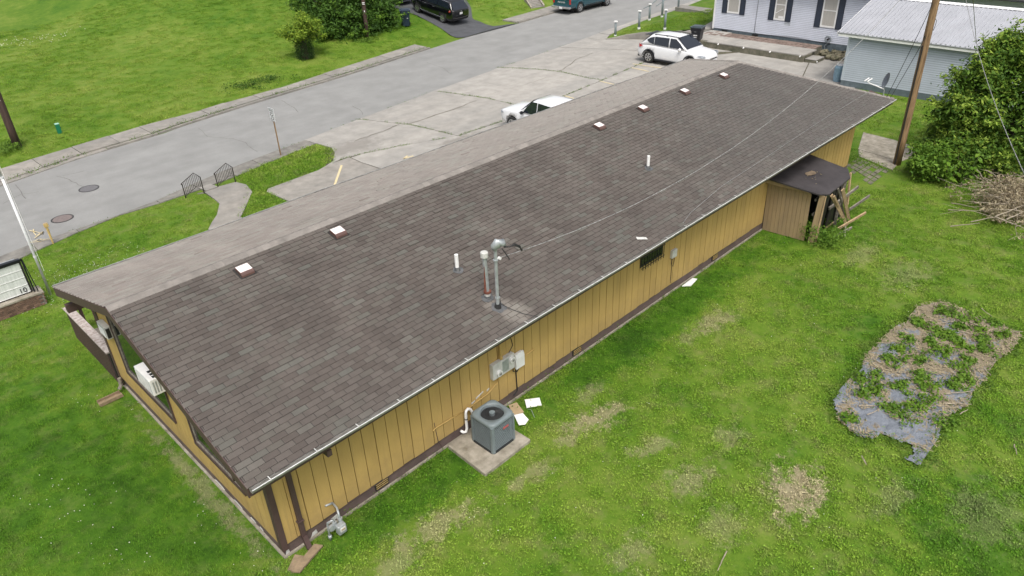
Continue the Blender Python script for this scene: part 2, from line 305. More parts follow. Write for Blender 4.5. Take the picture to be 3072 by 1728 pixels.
# ------------------------------------------------------------------ object helpers
COL = sc.collection
def link(name, me, parent=None, loc=(0,0,0), rotz=0):
    o = bpy.data.objects.new(name, me); COL.objects.link(o); o.location = loc
    if rotz: o.rotation_euler = (0, 0, rotz)
    if parent: o.parent = parent
    return o
def thing(name, label, cat, loc=(0,0,0), rotz=0, group=None):
    o = bpy.data.objects.new(name, None); COL.objects.link(o); o.location = loc; o.rotation_euler = (0,0,rotz)
    o.empty_display_size = .1
    o['label'] = label; o['category'] = cat
    if group: o['group'] = group
    return o
def tag(o, label, cat, group=None):
    o['label'] = label; o['category'] = cat
    if group: o['group'] = group
    return o
def structure(o): o['kind'] = 'structure'; return o
def stuff(o): o['kind'] = 'stuff'; return o
class MB:
    """collects shapes given in world (or local) coordinates and links them as one mesh object"""
    def __init__(s): s.v = []; s.f = []; s.mi = []; s.ms = []; s.cur = 0
    def use(s, m):
        m = M[m] if isinstance(m, str) else m
        if m not in s.ms: s.ms.append(m)
        s.cur = s.ms.index(m); return s
    def add(s, vs, fs):
        n = len(s.v); s.v += [tuple(p) for p in vs]
        for f in fs: s.f.append([n+i for i in f]); s.mi.append(s.cur)
        return s
    def box(s, c, d, rz=0, rx=0, ry=0, taper=1.0):
        mt = Matrix.Translation(c) @ Matrix.Rotation(rz, 4, 'Z') @ Matrix.Rotation(ry, 4, 'Y') @ Matrix.Rotation(rx, 4, 'X')
        vs = []
        for z in (-.5, .5):
            t = taper if z > 0 else 1
            for x, y in ((-.5,-.5),(.5,-.5),(.5,.5),(-.5,.5)): vs.append(mt @ Vector((x*d[0]*t, y*d[1]*t, z*d[2])))
        return s.add(vs, [(0,3,2,1),(4,5,6,7),(0,1,5,4),(1,2,6,5),(2,3,7,6),(3,0,4,7)])
    def b2(s, a, b): # box from min corner to max corner
        return s.box([(a[i]+b[i])/2 for i in range(3)], [abs(b[i]-a[i]) for i in range(3)])
    def quad(s, *p): return s.add(p, [tuple(range(len(p)))])
    def prism(s, poly, z0, z1):
        n = len(poly)
        a = sum(poly[i][0]*poly[(i+1)%n][1]-poly[(i+1)%n][0]*poly[i][1] for i in range(n))
        if a < 0: poly = poly[::-1]
        vs = [(p[0],p[1],z0) for p in poly]+[(p[0],p[1],z1) for p in poly]
        return s.add(vs, [tuple(range(n-1,-1,-1)), tuple(range(n,2*n))]+[(i,(i+1)%n,n+(i+1)%n,n+i) for i in range(n)])
    def plate(s, pts, off): # 3d polygon given thickness by the vector off
        n = len(pts); off = Vector(off); vs = [Vector(p) for p in pts]+[Vector(p)+off for p in pts]
        return s.add(vs, [tuple(range(n-1,-1,-1)), tuple(range(n,2*n))]+[(i,(i+1)%n,n+(i+1)%n,n+i) for i in range(n)])
    def tube(s, pts, r, n=8, caps=True, r2=None):
        pts = [Vector(p) for p in pts]; rs = r if isinstance(r, (list, tuple)) else [r if r2 is None else r+(r2-r)*i/(len(pts)-1) for i in range(len(pts))]
        base = len(s.v); rings = []; up = None
        for i, p in enumerate(pts):
            d = (pts[min(i+1, len(pts)-1)]-pts[max(i-1, 0)]).normalized()
            if up is None: up = Vector((0,0,1)) if abs(d.z) < .9 else Vector((1,0,0))
            a = d.cross(up)
            if a.length < 1e-4: a = d.cross(Vector((0,1,0)))
            a.normalize(); b = d.cross(a).normalized(); up = -b if False else up
            rings.append([p+(a*math.cos(2*math.pi*k/n)+b*math.sin(2*math.pi*k/n))*rs[i] for k in range(n)])
        vs = [q for rg in rings for q in rg]; fs = []
        for i in range(len(pts)-1):
            for k in range(n): fs.append((i*n+k, i*n+(k+1)%n, (i+1)*n+(k+1)%n, (i+1)*n+k))
        if caps: fs += [tuple(range(n-1,-1,-1)), tuple((len(pts)-1)*n+k for k in range(n))]
        return s.add(vs, fs)
    def cyl(s, c, r, h, n=16, r2=None, axis='Z'):
        c = Vector(c); d = {'X':Vector((1,0,0)),'Y':Vector((0,1,0)),'Z':Vector((0,0,1))}[axis]
        return s.tube([c-d*h/2, c+d*h/2], [r, r if r2 is None else r2], n)
    def dome(s, c, r, h, n=16, m=4):
        c = Vector(c); vs = []; fs = []
        for j in range(m):
            a = j/m*math.pi/2
            for k in range(n): vs.append(c+Vector((r*math.cos(a)*math.cos(2*math.pi*k/n), r*math.cos(a)*math.sin(2*math.pi*k/n), h*math.sin(a))))
        vs.append(c+Vector((0,0,h)))
        for j in range(m-1):
            for k in range(n): fs.append((j*n+k, j*n+(k+1)%n, (j+1)*n+(k+1)%n, (j+1)*n+k))
        for k in range(n): fs.append(((m-1)*n+k, (m-1)*n+(k+1)%n, m*n))
        return s.add(vs, fs)
    def mesh(s, name, mt=None, smooth=False):
        me = bpy.data.meshes.new(name); me.from_pydata([tuple(v) for v in s.v], [], s.f)
        if mt is not None: s.ms = [M[mt] if isinstance(mt, str) else mt]; s.mi = [0]*len(s.f)
        for m in s.ms: me.materials.append(m)
        me.polygons.foreach_set('material_index', s.mi)
        if smooth: me.polygons.foreach_set('use_smooth', [True]*len(s.f))
        me.update(); return me
    def build(s, name, mt=None, parent=None, smooth=False, bevel=0, world=True):
        """world=True: the shapes were given in world coordinates and the parent is unrotated at its location"""
        off = Vector(parent.location) if (parent and world) else Vector((0,0,0))
        par = parent.parent if parent else None
        while par and world: off += Vector(par.location); par = par.parent
        if not s.v: return None
        n = len(s.v); c = Vector([sum(v[i] for v in s.v)/n for i in range(3)])
        s.v = [Vector(v)-c for v in s.v]
        o = link(name, s.mesh(name, mt, smooth), parent, c-off)
        if bevel:
            bm = o.modifiers.new('bevel', 'BEVEL'); bm.width = bevel; bm.segments = 2; bm.limit_method = 'ANGLE'
        return o
def inpoly(x, y, poly):
    x = np.asarray(x); y = np.asarray(y); ins = np.zeros(x.shape, bool); n = len(poly)
    for i in range(n):
        x1, y1 = poly[i]; x2, y2 = poly[(i+1)%n]
        if y1 == y2: continue
        ins ^= ((y1 > y) != (y2 > y)) & (x < (x2-x1)*(y-y1)/(y2-y1)+x1)
    return ins
def inset(poly, d):
    n = len(poly); a = sum(poly[i][0]*poly[(i+1)%n][1]-poly[(i+1)%n][0]*poly[i][1] for i in range(n))
    sg = 1 if a > 0 else -1; out = []
    for i in range(n):
        p0, p1, p2 = Vector(poly[i-1]), Vector(poly[i]), Vector(poly[(i+1)%n])
        e1 = (p1-p0).normalized(); e2 = (p2-p1).normalized()
        n1 = Vector((-e1.y, e1.x))*sg; n2 = Vector((-e2.y, e2.x))*sg; b = n1+n2
        if b.length < 1e-3: b = n1
        b = b.normalized(); k = d/max(.35, b.dot(n1)); out.append(tuple(p1+b*k))
    return out
def leafcloud(pts, nrm, size, aspect=.5, fold=True, jitter=.35):
    """one little folded leaf (two triangles each side of its rib) per point; returns arrays"""
    n = len(pts); pts = np.asarray(pts, float); nrm = np.asarray(nrm, float)
    d = rng.normal(size=(n,3)); nn = nrm+d*jitter; nn /= np.linalg.norm(nn, axis=1)[:,None]+1e-9
    t = rng.normal(size=(n,3)); t -= nn*(t*nn).sum(1)[:,None]; t /= np.linalg.norm(t, axis=1)[:,None]+1e-9
    b = np.cross(nn, t); s = (size*rng.uniform(.6, 1.3, n))[:,None] if np.ndim(size) == 0 else (size*rng.uniform(.6,1.3,n))[:,None]
    v = np.stack([pts-t*s*.5, pts+b*s*aspect*.5-nn*s*.12, pts+t*s*.5, pts-b*s*aspect*.5-nn*s*.12], 1).reshape(-1,3)
    i = np.arange(n)*4
    f = np.concatenate([np.stack([i,i+1,i+2],1), np.stack([i,i+2,i+3],1)])
    return v, f
def leafmesh(name, v, f, mt):
    me = bpy.data.meshes.new(name); me.vertices.add(len(v)); me.vertices.foreach_set('co', v.astype(np.float32).ravel())
    me.loops.add(len(f)*3); me.loops.foreach_set('vertex_index', f.astype(np.int32).ravel())
    me.polygons.add(len(f)); me.polygons.foreach_set('loop_start', np.arange(0, len(f)*3, 3, dtype=np.int32)); me.polygons.foreach_set('loop_total', np.full(len(f), 3, np.int32))
    me.update(calc_edges=True); me.validate(); me.materials.append(M[mt]); return me
def copy_tree(o, parent=None, loc=None, rotz=None, label=None):
    c = o.copy(); COL.objects.link(c); c.parent = parent
    if loc is not None: c.location = loc
    if rotz is not None: c.rotation_euler = (0,0,rotz)
    if label: c['label'] = label
    for ch in list(o.children): copy_tree(ch, c)
    return c

M['lapgap'] = mat('lap_shadow_gap', (.20,.21,.25), .7, .05)

M['gutterbody'] = mat('aged_gutter_metal', (.36,.35,.33), .5, .2, 5, col2=(.16,.15,.14), stretch=(1,4,4))
M['fandark'] = mat('fan_blade_grey', (.075,.09,.10), .4)

M['streetwalk'] = mat('grimy_sidewalk', (.205,.195,.175), .92, .2, 2.2, bump=.3, objrand=.08)
M['apron'] = mat('old_apron_concrete', (.30,.275,.24), .92, .22, 1.6, bump=.3)

# ------------------------------------------------------------------ ground, street, walks, parking lot
ground = structure(MB().quad((-160,-120,0),(260,-120,0),(260,260,0),(-160,260,0)).build('ground', 'lawn'))
NEAR = [(-0.79,19.66),(-0.11,19.8),(0.75,20.01),(2.94,20.06),(4.9,20.2),(6.68,20.51),(8.42,21.15),(10.14,21.47),(12.9,21.89),(16.73,22.53),(24.08,23.6),(30.43,24.34),(36.96,24.96),(40.67,25.32),(42.48,25.58),(47.03,26.04),(52.25,26.62),(55.08,26.81),(58.57,26.9)]
FAR = [(2.07,27.69),(3.23,27.96),(5.59,28.58),(7.58,28.79),(10.23,29.07),(11.16,29.39),(15.65,30.11),(22.44,30.9),(28.08,31.85),(34.53,32.89),(39.67,33.6),(41.34,33.26),(47.13,33.85),(51.72,34.46)]
FOUT = [(2.47,29.92),(3.93,30.2),(6.65,30.58),(10.09,31.11),(12.64,31.1),(14.27,31.46),(17.99,31.59),(23.69,32.74),(27.41,33.43),(31.88,34.3),(35.07,34.56)]
NOUT = [(-1.07,18.51),(0.39,19.05),(2.11,19.6),(4.28,20.05),(6.71,19.93),(9.56,20.26),(12.12,20.82),(13.8,21.07),(15.16,21.39)]
def fx(pts, x0=None, x1=None):
    """edge as y(x), carried on straight beyond its ends"""
    p = sorted(pts); xs = [q[0] for q in p]; ys = [q[1] for q in p]
    s0 = (ys[3]-ys[0])/(xs[3]-xs[0]); s1 = (ys[-1]-ys[-4])/(xs[-1]-xs[-4])
    def f(x):
        if x < xs[0]: return ys[0]+s0*(x-xs[0])
        if x > xs[-1]: return ys[-1]+s1*(x-xs[-1])
        return float(np.interp(x, xs, ys))
    return f
fN, fF, fFO, fNO = fx(NEAR), fx(FAR), fx(FOUT), fx(NOUT)
xs = list(np.arange(-60, 160, 1.0))
road_poly = [(x, fN(x)) for x in xs]+[(x, fF(x)) for x in xs[::-1]]
structure(MB().prism(road_poly, -.1, .012).build('road', 'asphalt'))
# fine tar-dark cracks and joint lines lying in the asphalt
def ribbon(mb, pts, wd, z, jit=.0):
    pts = [Vector((p[0], p[1])) for p in pts]; out = []
    for i in range(len(pts)-1):
        n = max(1, int((pts[i+1]-pts[i]).length/.35))
        for k in range(n): out.append(pts[i].lerp(pts[i+1], k/n))
    out.append(pts[-1]); out = [p+Vector((random.uniform(-jit,jit), random.uniform(-jit,jit))) for p in out]
    L, Rr = [], []
    for i, p in enumerate(out):
        d = (out[min(i+1,len(out)-1)]-out[max(i-1,0)]).normalized(); nrm = Vector((-d.y, d.x)); ww = wd*random.uniform(.5,1.2)/2
        L.append(p+nrm*ww); Rr.append(p-nrm*ww)
    n = len(mb.v); mb.v += [(p.x,p.y,z) for p in L]+[(p.x,p.y,z) for p in Rr]; m = len(out)
    for i in range(m-1): mb.f.append([n+m+i, n+m+i+1, n+i+1, n+i]); mb.mi.append(mb.cur)
    return mb
M['crack'] = mat('asphalt_crack', (.17,.165,.155), .95, .2, 9)
cr = MB()
for pts in ([(11.59,28.36),(11.3,26.68),(11.95,25.22),(12.04,24.15),(11.79,22.5)],[(17.17,29.43),(17,27.95),(16.55,26.51)],
            [(4.07,26.96),(4.3,26.06),(4.39,24.62)],[(4.28,26.71),(4.73,26.67),(5.18,26.63)],[(19.2,25.1),(19.04,24.1),(18.6,23.11)],
            [(28.41,29.51),(28.12,27.52),(27.36,25.73)],[(1.4,25.33),(2.26,25.83),(2.91,25.5)],[(2.39,27.28),(2.35,26.17),(2.27,25.13)]):
    ribbon(cr, pts, .035, .016, .05)
structure(cr.build('road_crack', 'crack'))
# far sidewalk: kerb and separate slabs
def slab_run(root, f0, f1, x0, x1, step, z0, z1, mt, gap=.03, jit=.15):
    x = x0; k = 0
    while x < x1-.2:
        xe = min(x1, x+step*random.uniform(1-jit, 1+jit))
        q = [(x+gap, f0(x)), (xe, f0(xe)), (xe, f1(xe)), (x+gap, f1(x))]
        dz = random.uniform(-.012, .012)
        MB().prism(q, z0, z1+dz).build('slab', mt, root); x = xe
walk_far = bpy.data.objects.new('sidewalk', None); COL.objects.link(walk_far); structure(walk_far)
slab_run(walk_far, lambda x: fF(x)+.38, fFO, -12, 31.2, 1.75, -.05, .10, 'walkconcrete')
slab_run(walk_far, lambda x: fF(x)+.30, lambda x: fF(x)+1.9, 41.5, 62, 1.9, -.05, .12, 'walkconcrete')
kb = bpy.data.objects.new('kerb', None); COL.objects.link(kb); structure(kb)
def kerb_run(f, x0, x1, wdt, z, step=2.4, mt='walkconcrete'):
    x = x0
    while x < x1:
        xe = min(x1, x+step); MB().prism([(x+.015, f(x)), (xe, f(xe)), (xe, f(xe)+wdt), (x+.015, f(x)+wdt)], -.05, z).build('kerbstone', mt, kb); x = xe
kerb_run(lambda x: fF(x)+.02, 7.0, 31.2, .14, .11); kerb_run(lambda x: fF(x)+.02, 41.5, 62, .14, .13)
ap = [(x, fF(x)+.0) for x in np.arange(-12, 7.1, .5)]
structure(MB().prism(ap+[(x, y+.45) for x, y in ap[::-1]], -.05, .05).build('driveway_apron', 'walkconcrete'))
# near sidewalk
walk_near = bpy.data.objects.new('sidewalk', None); COL.objects.link(walk_near); structure(walk_near)
slab_run(walk_near, fNO, lambda x: fN(x)-.03, -12, 15.6, 1.6, -.05, .035, 'streetwalk', .025)
# walk at the foot of the retaining wall, beyond the lot
W2 = [(40.92,23.75),(41.4,24.18),(43.05,24.75),(45.17,25.08),(46.6,25.07),(48.51,25.36),(50.87,25.47),(53.7,25.6),(57.17,25.8),(59.05,25.71)]
fW = fx(W2)
slab_run(walk_near, fW, lambda x: fN(x)-.03, 40.6, 66, 1.8, -.05, .05, 'concrete', .02)
# front path from the steps to the door
path = [(7.68,19.54),(7.63,18.52),(7.54,17.88),(6.94,16.9),(6.45,16.36),(6.08,15.89),(7.6,8.9),(10.2,8.9),(7.44,15.93),(8.01,16.62),(9.07,17.97),(9.09,18.06),(9.3,18.92),(9.16,19.44),(9.14,19.56),(8.36,19.66),(7.66,19.53),(7.42,19.68)]
structure(MB().prism(path, -.05, .055).build('path', 'walkconcrete'))
# the bank beyond the street rises to the right
def hz(x, y):
    t = min(1, max(0, (x-12)/18)); t = t*t*(3-2*t); s = .05+.12*t
    return min(4.5, s*max(0, y-(29.6+.142*x)))

hb = MB(); gx = list(np.arange(-60, 130, 1.5)); gy = list(np.arange(0, 12, 1.0))+list(np.arange(12, 110, 4.0))
hb.add([(x, 29.6+.142*x+dy, hz(x, 29.6+.142*x+dy)-(.03 if dy == 0 else 0)+.06*mnoise.noise(Vector((x*.3, dy*.3, 0)))*(min(1, dy/4))) for x in gx for dy in gy],
       [(i*len(gy)+j, (i+1)*len(gy)+j, (i+1)*len(gy)+j+1, i*len(gy)+j+1) for i in range(len(gx)-1) for j in range(len(gy)-1)])
structure(hb.build('hill', 'lawn', smooth=True))
# driveway of the black van
dl = [(34.7,33.39,0),(35.51,36,0.23),(35.83,38.28,0.61),(35.94,39.74,0.86),(35.42,42.72,1.38),(35.39,45.39,1.83)]; dr_ = [(39.39,34.08,0),(39.66,35.77,0.09),(39.53,36.74,0.26),(41.7,39.2,0.63),(43.37,41.83,1.03),(44.51,44.49,1.46)]
def res(p, n):
    p = [Vector(q) for q in p]; o = []
    for k in range(n):
        t = k/(n-1)*(len(p)-1); i = min(int(t), len(p)-2); o.append(p[i].lerp(p[i+1], t-i))
    return o
def lift(q, d): return (q.x, q.y, hz(q.x, q.y)+d)
A_, B_ = res([(35.2,fF(35.2),0)]+dl, 24), res([(41.6,fF(41.6),0)]+dr_, 24)
db = MB(); rows = [[lift(a.lerp(b, t/5), .05+.04*math.sin(t/5*math.pi)) for t in range(6)] for a, b in zip(A_, B_)]
db.add([p for r_ in rows for p in r_], [(i*6+j, (i+1)*6+j, (i+1)*6+j+1, i*6+j+1) for i in range(23) for j in range(5)])
structure(db.build('driveway', 'newasphalt'))
# ---- parking lot: concrete slabs with open, weedy joints between them
lot_edge = [(14.17,22.13),(14.34,20.83),(14.41,20),(14.09,19.24),(13.42,18.4),(12.32,17.93),(10.22,17.81),(9.68,17.77)]
J1 = [((16.74,22.55)),(18.06,22.49),(18.55,21.14),(19.12,19.71),(19.35,18.06),(19.51,16.4)]
J2 = [(24.02,23.65),(24.47,22.14),(24.97,19.95),(25.03,18.19),(25.01,16.05)]
J3 = [(30.32,24.42),(31.38,22.25),(31.91,20.44),(31.82,18.19),(31.97,17.07)]
J4 = [(36.95,24.95),(38.06,22.7),(39.2,20.09),(39.78,18.3)]
Lj = [(13.83,18.3),(14.9,18.09),(16.77,17.51),(19.51,16.4),(20.57,16.36),(22.63,16.32),(25.01,16.05),(28.11,16.73),(31.97,17.07),(36.93,17.58)]
J1[0] = (J1[1][0]-.2, fN(J1[1][0]-.2)); 
lot = bpy.data.objects.new('parking_lot', None); COL.objects.link(lot); structure(lot)
def edge(x0, x1): return [(x, fN(x)-.02) for x in np.linspace(x0, x1, 8)]
bed = [(15.0,21.6)]+edge(15.8, 41)+[(48,17.5),(48,4.5),(38.6,4.5),(38.6,7.5),(29,7.5),(29,8.4),(10.4,8.4),(10.4,14),(12.5,17.5)]
structure(MB().prism(bed, -.08, .006).build('lot_bed', 'soil'))
def slab(poly, mt='concrete', z=.035, ins=.022):
    q = inset(poly, ins); return MB().prism(q, -.05, z+random.uniform(-.006,.006)).build('slab', mt, lot)
pA = (14.17,22.13)
slab([pA]+edge(pA[0]+.3, J1[0][0])+J1[1:]+[Lj[2],Lj[1],Lj[0],(12.66,18.02),(13.42,18.4),(14.09,19.24),(14.41,20),(14.34,20.83)])
slab(J1[:1]+edge(J1[0][0]+.2, J2[0][0])[1:-1]+J2+[Lj[5],Lj[4]]+J1[:0:-1])
slab(J2[:1]+edge(J2[0][0]+.2, J3[0][0])[1:-1]+J3+[Lj[7]]+J2[:0:-1])
xe = J4[0][0]
slab(J3[:1]+edge(J3[0][0]+.2, xe)[1:-1]+J4+[Lj[9]]+J3[:0:-1])
slab(J4[:1]+edge(xe+.2, 41)[1:]+[(40.85,23.7),(42.03,22.17),(43.4,19.6),(45.9,19.2),(45.9,18.0),(43.1,18.0),(43.1,14.2)]+J4[:0:-1])
slab([Lj[3]]+[(22.6,8.9),(17.2,8.9)]+[(14.28,15.91),(14.18,17.2),(14.22,18.1),Lj[1],Lj[2]])
slab([(14.21,18.19),(14.16,17.17),(14.24,15.9),(16.9,8.9),(10.4,8.9),(9.56,15.99),(9.47,17.5),(9.68,17.77),(10.22,17.81),(12.32,17.93),(12.97,18.16)], 'walkconcrete')
slab([Lj[3],Lj[4],Lj[5],Lj[6],(26.6,8.9),(22.7,8.9)])
slab([Lj[6],Lj[7],Lj[8],(31.3,7.6),(29,7.6),(29,8.9),(26.7,8.9)])
slab([Lj[8],Lj[9],(43.0,14.0),(43.0,9.2),(38.4,7.6),(31.4,7.6)])
slab([(38.4,7.58),(43.0,9.18),(44.2,9.18),(46.4,8.3),(46.4,4.7),(38.7,4.7)])
# finer cracks across the slabs
M['ccrack'] = mat('concrete_crack', (.15,.13,.10), .95, .2, 9)
cc = MB()
for pts, wd in (([(15.71,19.89),(17.21,19.93),(18.77,20.16)],.04),([(19.15,19.86),(20.14,19.85),(21.48,19.88),(22.64,19.87),(24.23,20.06)],.05),([(25.34,20.33),(26.94,20.28),(28.49,20.12),(30.34,20.16)],.02),
    ([(32.03,20.54),(33.9,21.13),(34.87,21.6),(36.99,21.84)],.04),([(40.48,25.15),(40.36,24.55),(40.64,23.77)],.04),([(38.6,21.94),(39.09,20.92),(39.47,19.72)],.02)):
    ribbon(cc, pts, wd, .050, .05)
structure(cc.build('slab_crack', 'ccrack'))
# painted stall lines
def line(a, b, wd=.10):
    a, b = Vector(a), Vector(b); d = (b-a).normalized(); n = Vector((-d.y,d.x))*wd/2
    structure(MB().quad(*[(p.x,p.y,.047) for p in (a-n,b-n,b+n,a+n)]).build('stall_line', 'yellowline'))
line((35.36,17.4), (35.25,15.97)); line((31.66,17.03), (31.59,15.92)); line((28.02,16.71), (27.94,15.94))
line((13.36,17.57), (11.8,15.81)); line((15.72,15.98), (16.26,15.92)); line((15.72,15.98), (16.08,16.14))
line((36.2,17.9),(36.6,13.6))
# manhole covers
for c, mt, lb in (((4.51,24.13),'manhole','grey round manhole cover in the street, nearer the two iron railings'),((2.61,21.6),'redmanhole','reddish round manhole cover in the street behind the yellow marker post')):
    t = thing('manhole_cover', lb, 'manhole cover', (c[0],c[1],.012), group='manhole covers in the street')
    MB().cyl((c[0],c[1],.016), .36, .012, 28).build('cover', mt, t)
    rg = MB()
    for k in range(28):
        a0, a1 = 2*math.pi*k/28, 2*math.pi*(k+1)/28
        rg.prism([(c[0]+math.cos(a)*r, c[1]+math.sin(a)*r) for a, r in ((a0,.37),(a0,.42),(a1,.42),(a1,.37))], .006, .020)
    rg.build('rim', 'darkmetal', t)
# yellow survey paint by the marker
sp = MB()
for k in range(5):
    a = Vector((1.43,20.48)); d = Vector((random.uniform(-1,1), random.uniform(-1,1))); p = a+d*.35
    ribbon(sp, [p, p+Vector((random.uniform(-.5,.5), random.uniform(-.5,.5))), p+Vector((random.uniform(-.6,.6), random.uniform(-.6,.6)))], .05, .05, .03)
tag(sp.build('paint_mark', 'yellowline'), 'faded yellow utility paint scrawl at the kerb by the marker post', 'paint mark')
# concrete by the utility pole, behind the building, and mossy pavers
pp = bpy.data.objects.new('patio', None); COL.objects.link(pp); structure(pp)
pq = [(32.19,1.43),(31.99,-0.12),(31.65,-1.11),(30.51,-1.57),(29.03,-1.76),(28.19,-1.44),(28.91,0.28)]
q1 = [pq[0],pq[1],pq[2],pq[3],(29.37,-1.31),(29.76,0.68)]
MB().prism(inset(q1,.02), -.05, .03).build('slab', 'oldconcrete', pp)
MB().prism(inset([(29.76,0.68),(29.37,-1.31),pq[5],pq[6]],.02), -.05, .03).build('slab', 'oldconcrete', pp)
a0, a1, b0, b1 = Vector((27.31,0.36)), Vector((28.79,0.29)), Vector((26.09,-1.36)), Vector((28.1,-1.34))
for i in range(5):
    for j in range(7):
        u0, u1, v0, v1 = i/5, (i+1)/5, j/7, (j+1)/7
        f = lambda u, v: a0.lerp(a1, u).lerp(b0.lerp(b1, u), v)
        q = inset([tuple(f(u0,v0)), tuple(f(u1,v0)), tuple(f(u1,v1)), tuple(f(u0,v1))], .025)
        if random.random() < .9: MB().prism(q, -.03, .018+random.uniform(-.01,.01)).build('paver', 'mossconcrete', pp)

# ------------------------------------------------------------------ the long building
X0, X1, XR = -.616, 27.75, 24.05      # near rake, far eave, far end of the ridge (hip)
YB, YR, YF = -.945, 4.148, 8.70
ZE, ZR = 3.11, 4.571
SL = (ZR-ZE)/(YR-YB)                  # roof slope
WL, WY = 27.0, 8.45                   # wall length and depth
bld = thing('shop_building', 'long low building with ochre board siding and a brown shingle roof', 'building', (0,0,0))
def zroof(y): return ZR-abs(y-YR)*SL
# carcass: dark wall behind the boards, painted foundation, concrete footing
MB().b2((.05,.05,.30),(WL-.05,WY-.05,2.85)).build('wall', 'groove', bld)
gw = MB(); gw.add([(.05,.05,2.85),(.05,WY-.05,2.85),(.05,WY-.05,zroof(WY)-.1),(.05,YR,ZR-.12),(.05,.05,zroof(0)-.1)], [(0,1,2,3,4)]); gw.build('gable_wall', 'groove', bld)
fo = MB(); fo.b2((.03,.03,-.3),(WL-.03,WY-.03,.335)); fo.build('foundation', 'band', bld)
ft = MB(); ft.b2((-.03,-.03,-.3),(WL+.02,.02,.05)); ft.b2((-.035,.02,-.3),(.02,WY,.045)); ft.build('footing', 'oldconcrete', bld)
# siding: every grooved board of the rear wall
bm0 = MB().b2((0,-.012,.33),(.287,.035,2.90)).mesh('siding_board', 'siding')
k = 0; xb = .655-.305*2
openings = [(19.15,20.95)]
while xb < WL-.2:
    if not (19.5 < xb < 21.2):
        o = link('siding_board', bm0, bld, (xb+random.uniform(-.003,.003), random.uniform(-.004,.004), random.uniform(-.012,.012)))
    xb += .305
MB().b2((-.005,-.005,.33),(.06,.035,2.90)).build('siding_board', 'siding', bld)
# corner trims of the near corner and the downspout
MB().b2((-.028,-.03,.20),(.10,.04,2.95)).build('corner_trim', 'brown', bld)
MB().b2((-.028,.04,.20),(-.002,.12,2.95)).build('corner_trim', 'brown', bld)
ds = MB(); ds.b2((.40,-.095,.30),(.50,-.025,2.6)); ds.plate([(.40,-.025,2.6),(.50,-.025,2.6),(.50,-.095,2.6),(.40,-.095,2.6)],(0,-.55,.42))
ds.box((.45,-.13,.16),(.10,.09,.34), rx=R(-20)); ds.build('downspout', 'brown', bld)
MB().box((.45,-.065,.75),(.14,.10,.03)).build('downspout_strap', 'brown', bld)
# gable boards with the two big windows
wins = [(4.50,7.26),(1.20,3.38)]; SILL = 1.06
yb = .06
while yb < WY-.05:
    y1 = min(yb+.287, WY-.02); ym = (yb+y1)/2
    inside = None
    for a, b in wins:
        if a-.02 < ym < b+.02: inside = (a, b)
    mb = MB()
    zt0, zt1 = (SILL-.02, SILL-.02) if inside else (zroof(yb)-.14, zroof(y1)-.14)
    mb.add([(-.012,yb,.33),(-.012,y1,.33),(-.012,y1,zt1),(-.012,yb,zt0),(.035,yb,.33),(.035,y1,.33),(.035,y1,zt1),(.035,yb,zt0)],
           [(0,3,2,1),(4,5,6,7),(0,1,5,4),(1,2,6,5),(2,3,7,6),(3,0,4,7)])
    mb.build('siding_board', 'siding', bld); yb += .305
for a, b in wins:
    fr = MB(); t = .07
    fr.b2((-.05,a-t,SILL-.09),(.04,b+t,SILL)); fr.b2((-.045,a-t,SILL),(.03,a,zroof(a)-.16)); fr.b2((-.045,b,SILL),(.03,b+t,min(zroof(b),zroof(b+t))-.16))
    n = 6
    for i in range(n):
        ya, yc = a+(b-a)*i/n, a+(b-a)*(i+1)/n
        fr.add([(-.045,ya,zroof(ya)-.28),(-.045,yc,zroof(yc)-.28),(-.045,yc,zroof(yc)-.15),(-.045,ya,zroof(ya)-.15),(.03,ya,zroof(ya)-.28),(.03,yc,zroof(yc)-.28)],[(0,3,2,1),(0,1,5,4)])
    w_ = fr.build('window', 'brown', bld)
    pn = MB(); pts = [(a,SILL),(b,SILL)]+[(y, zroof(y)-.26) for y in ((b, YR, a) if a < YR < b else (b, a))]
    pn.plate([(.0,y,z) for y, z in pts], (.012,0,0)); pn.build('pane', 'glass', w_)
    ml = MB(); ml.b2((-.03,a+.03,SILL),(-.002,a+.07,zroof(a)-.28)); ml.b2((-.03,b-.07,SILL),(-.002,b-.03,zroof(b)-.28)); ml.b2((-.03,a+.07,SILL),(-.002,b-.07,SILL+.05)); ml.build('inner_frame', 'greywood', w_)
MB().b2((-.035,WY-.13,.05),(.0,WY+.02,zroof(WY)-.12)).build('corner_trim', 'brown', bld)
# ---- roof decks
dk = MB()
def rp(x, y, dz=0): return (x, y, zroof(y)+dz)
dk.add([rp(X0,YB),rp(X1,YB),rp(XR,YR),rp(X0,YR)], [(0,1,2,3)]); dk.add([rp(X0,YF),rp(X1+.1,YF),rp(XR,YR),rp(X0,YR)], [(3,2,1,0)])
dk.add([rp(X1,YB),rp(X1+.1,YF),rp(XR,YR)], [(0,1,2)])
roof = dk.build('roof', 'underlay', bld)
sf = MB(); sf.add([rp(X0,YB,-.10),rp(X1,YB,-.10),rp(X1,0,-.10),rp(X0,0,-.10)], [(0,3,2,1)]); sf.add([rp(X0,0,-.10),rp(.05,0,-.10),rp(.05,YR,-.10),rp(X0,YR,-.10)], [(0,3,2,1)])
sf.add([rp(X0,YR,-.10),rp(.05,YR,-.10),rp(.05,YF,-.10),rp(X0,YF,-.10)], [(0,3,2,1)]); sf.add([rp(X0,WY,-.1),rp(X1,WY,-.1),rp(X1,YF,-.1),rp(X0,YF,-.1)],[(0,3,2,1)]); sf.build('soffit', 'brown', bld)
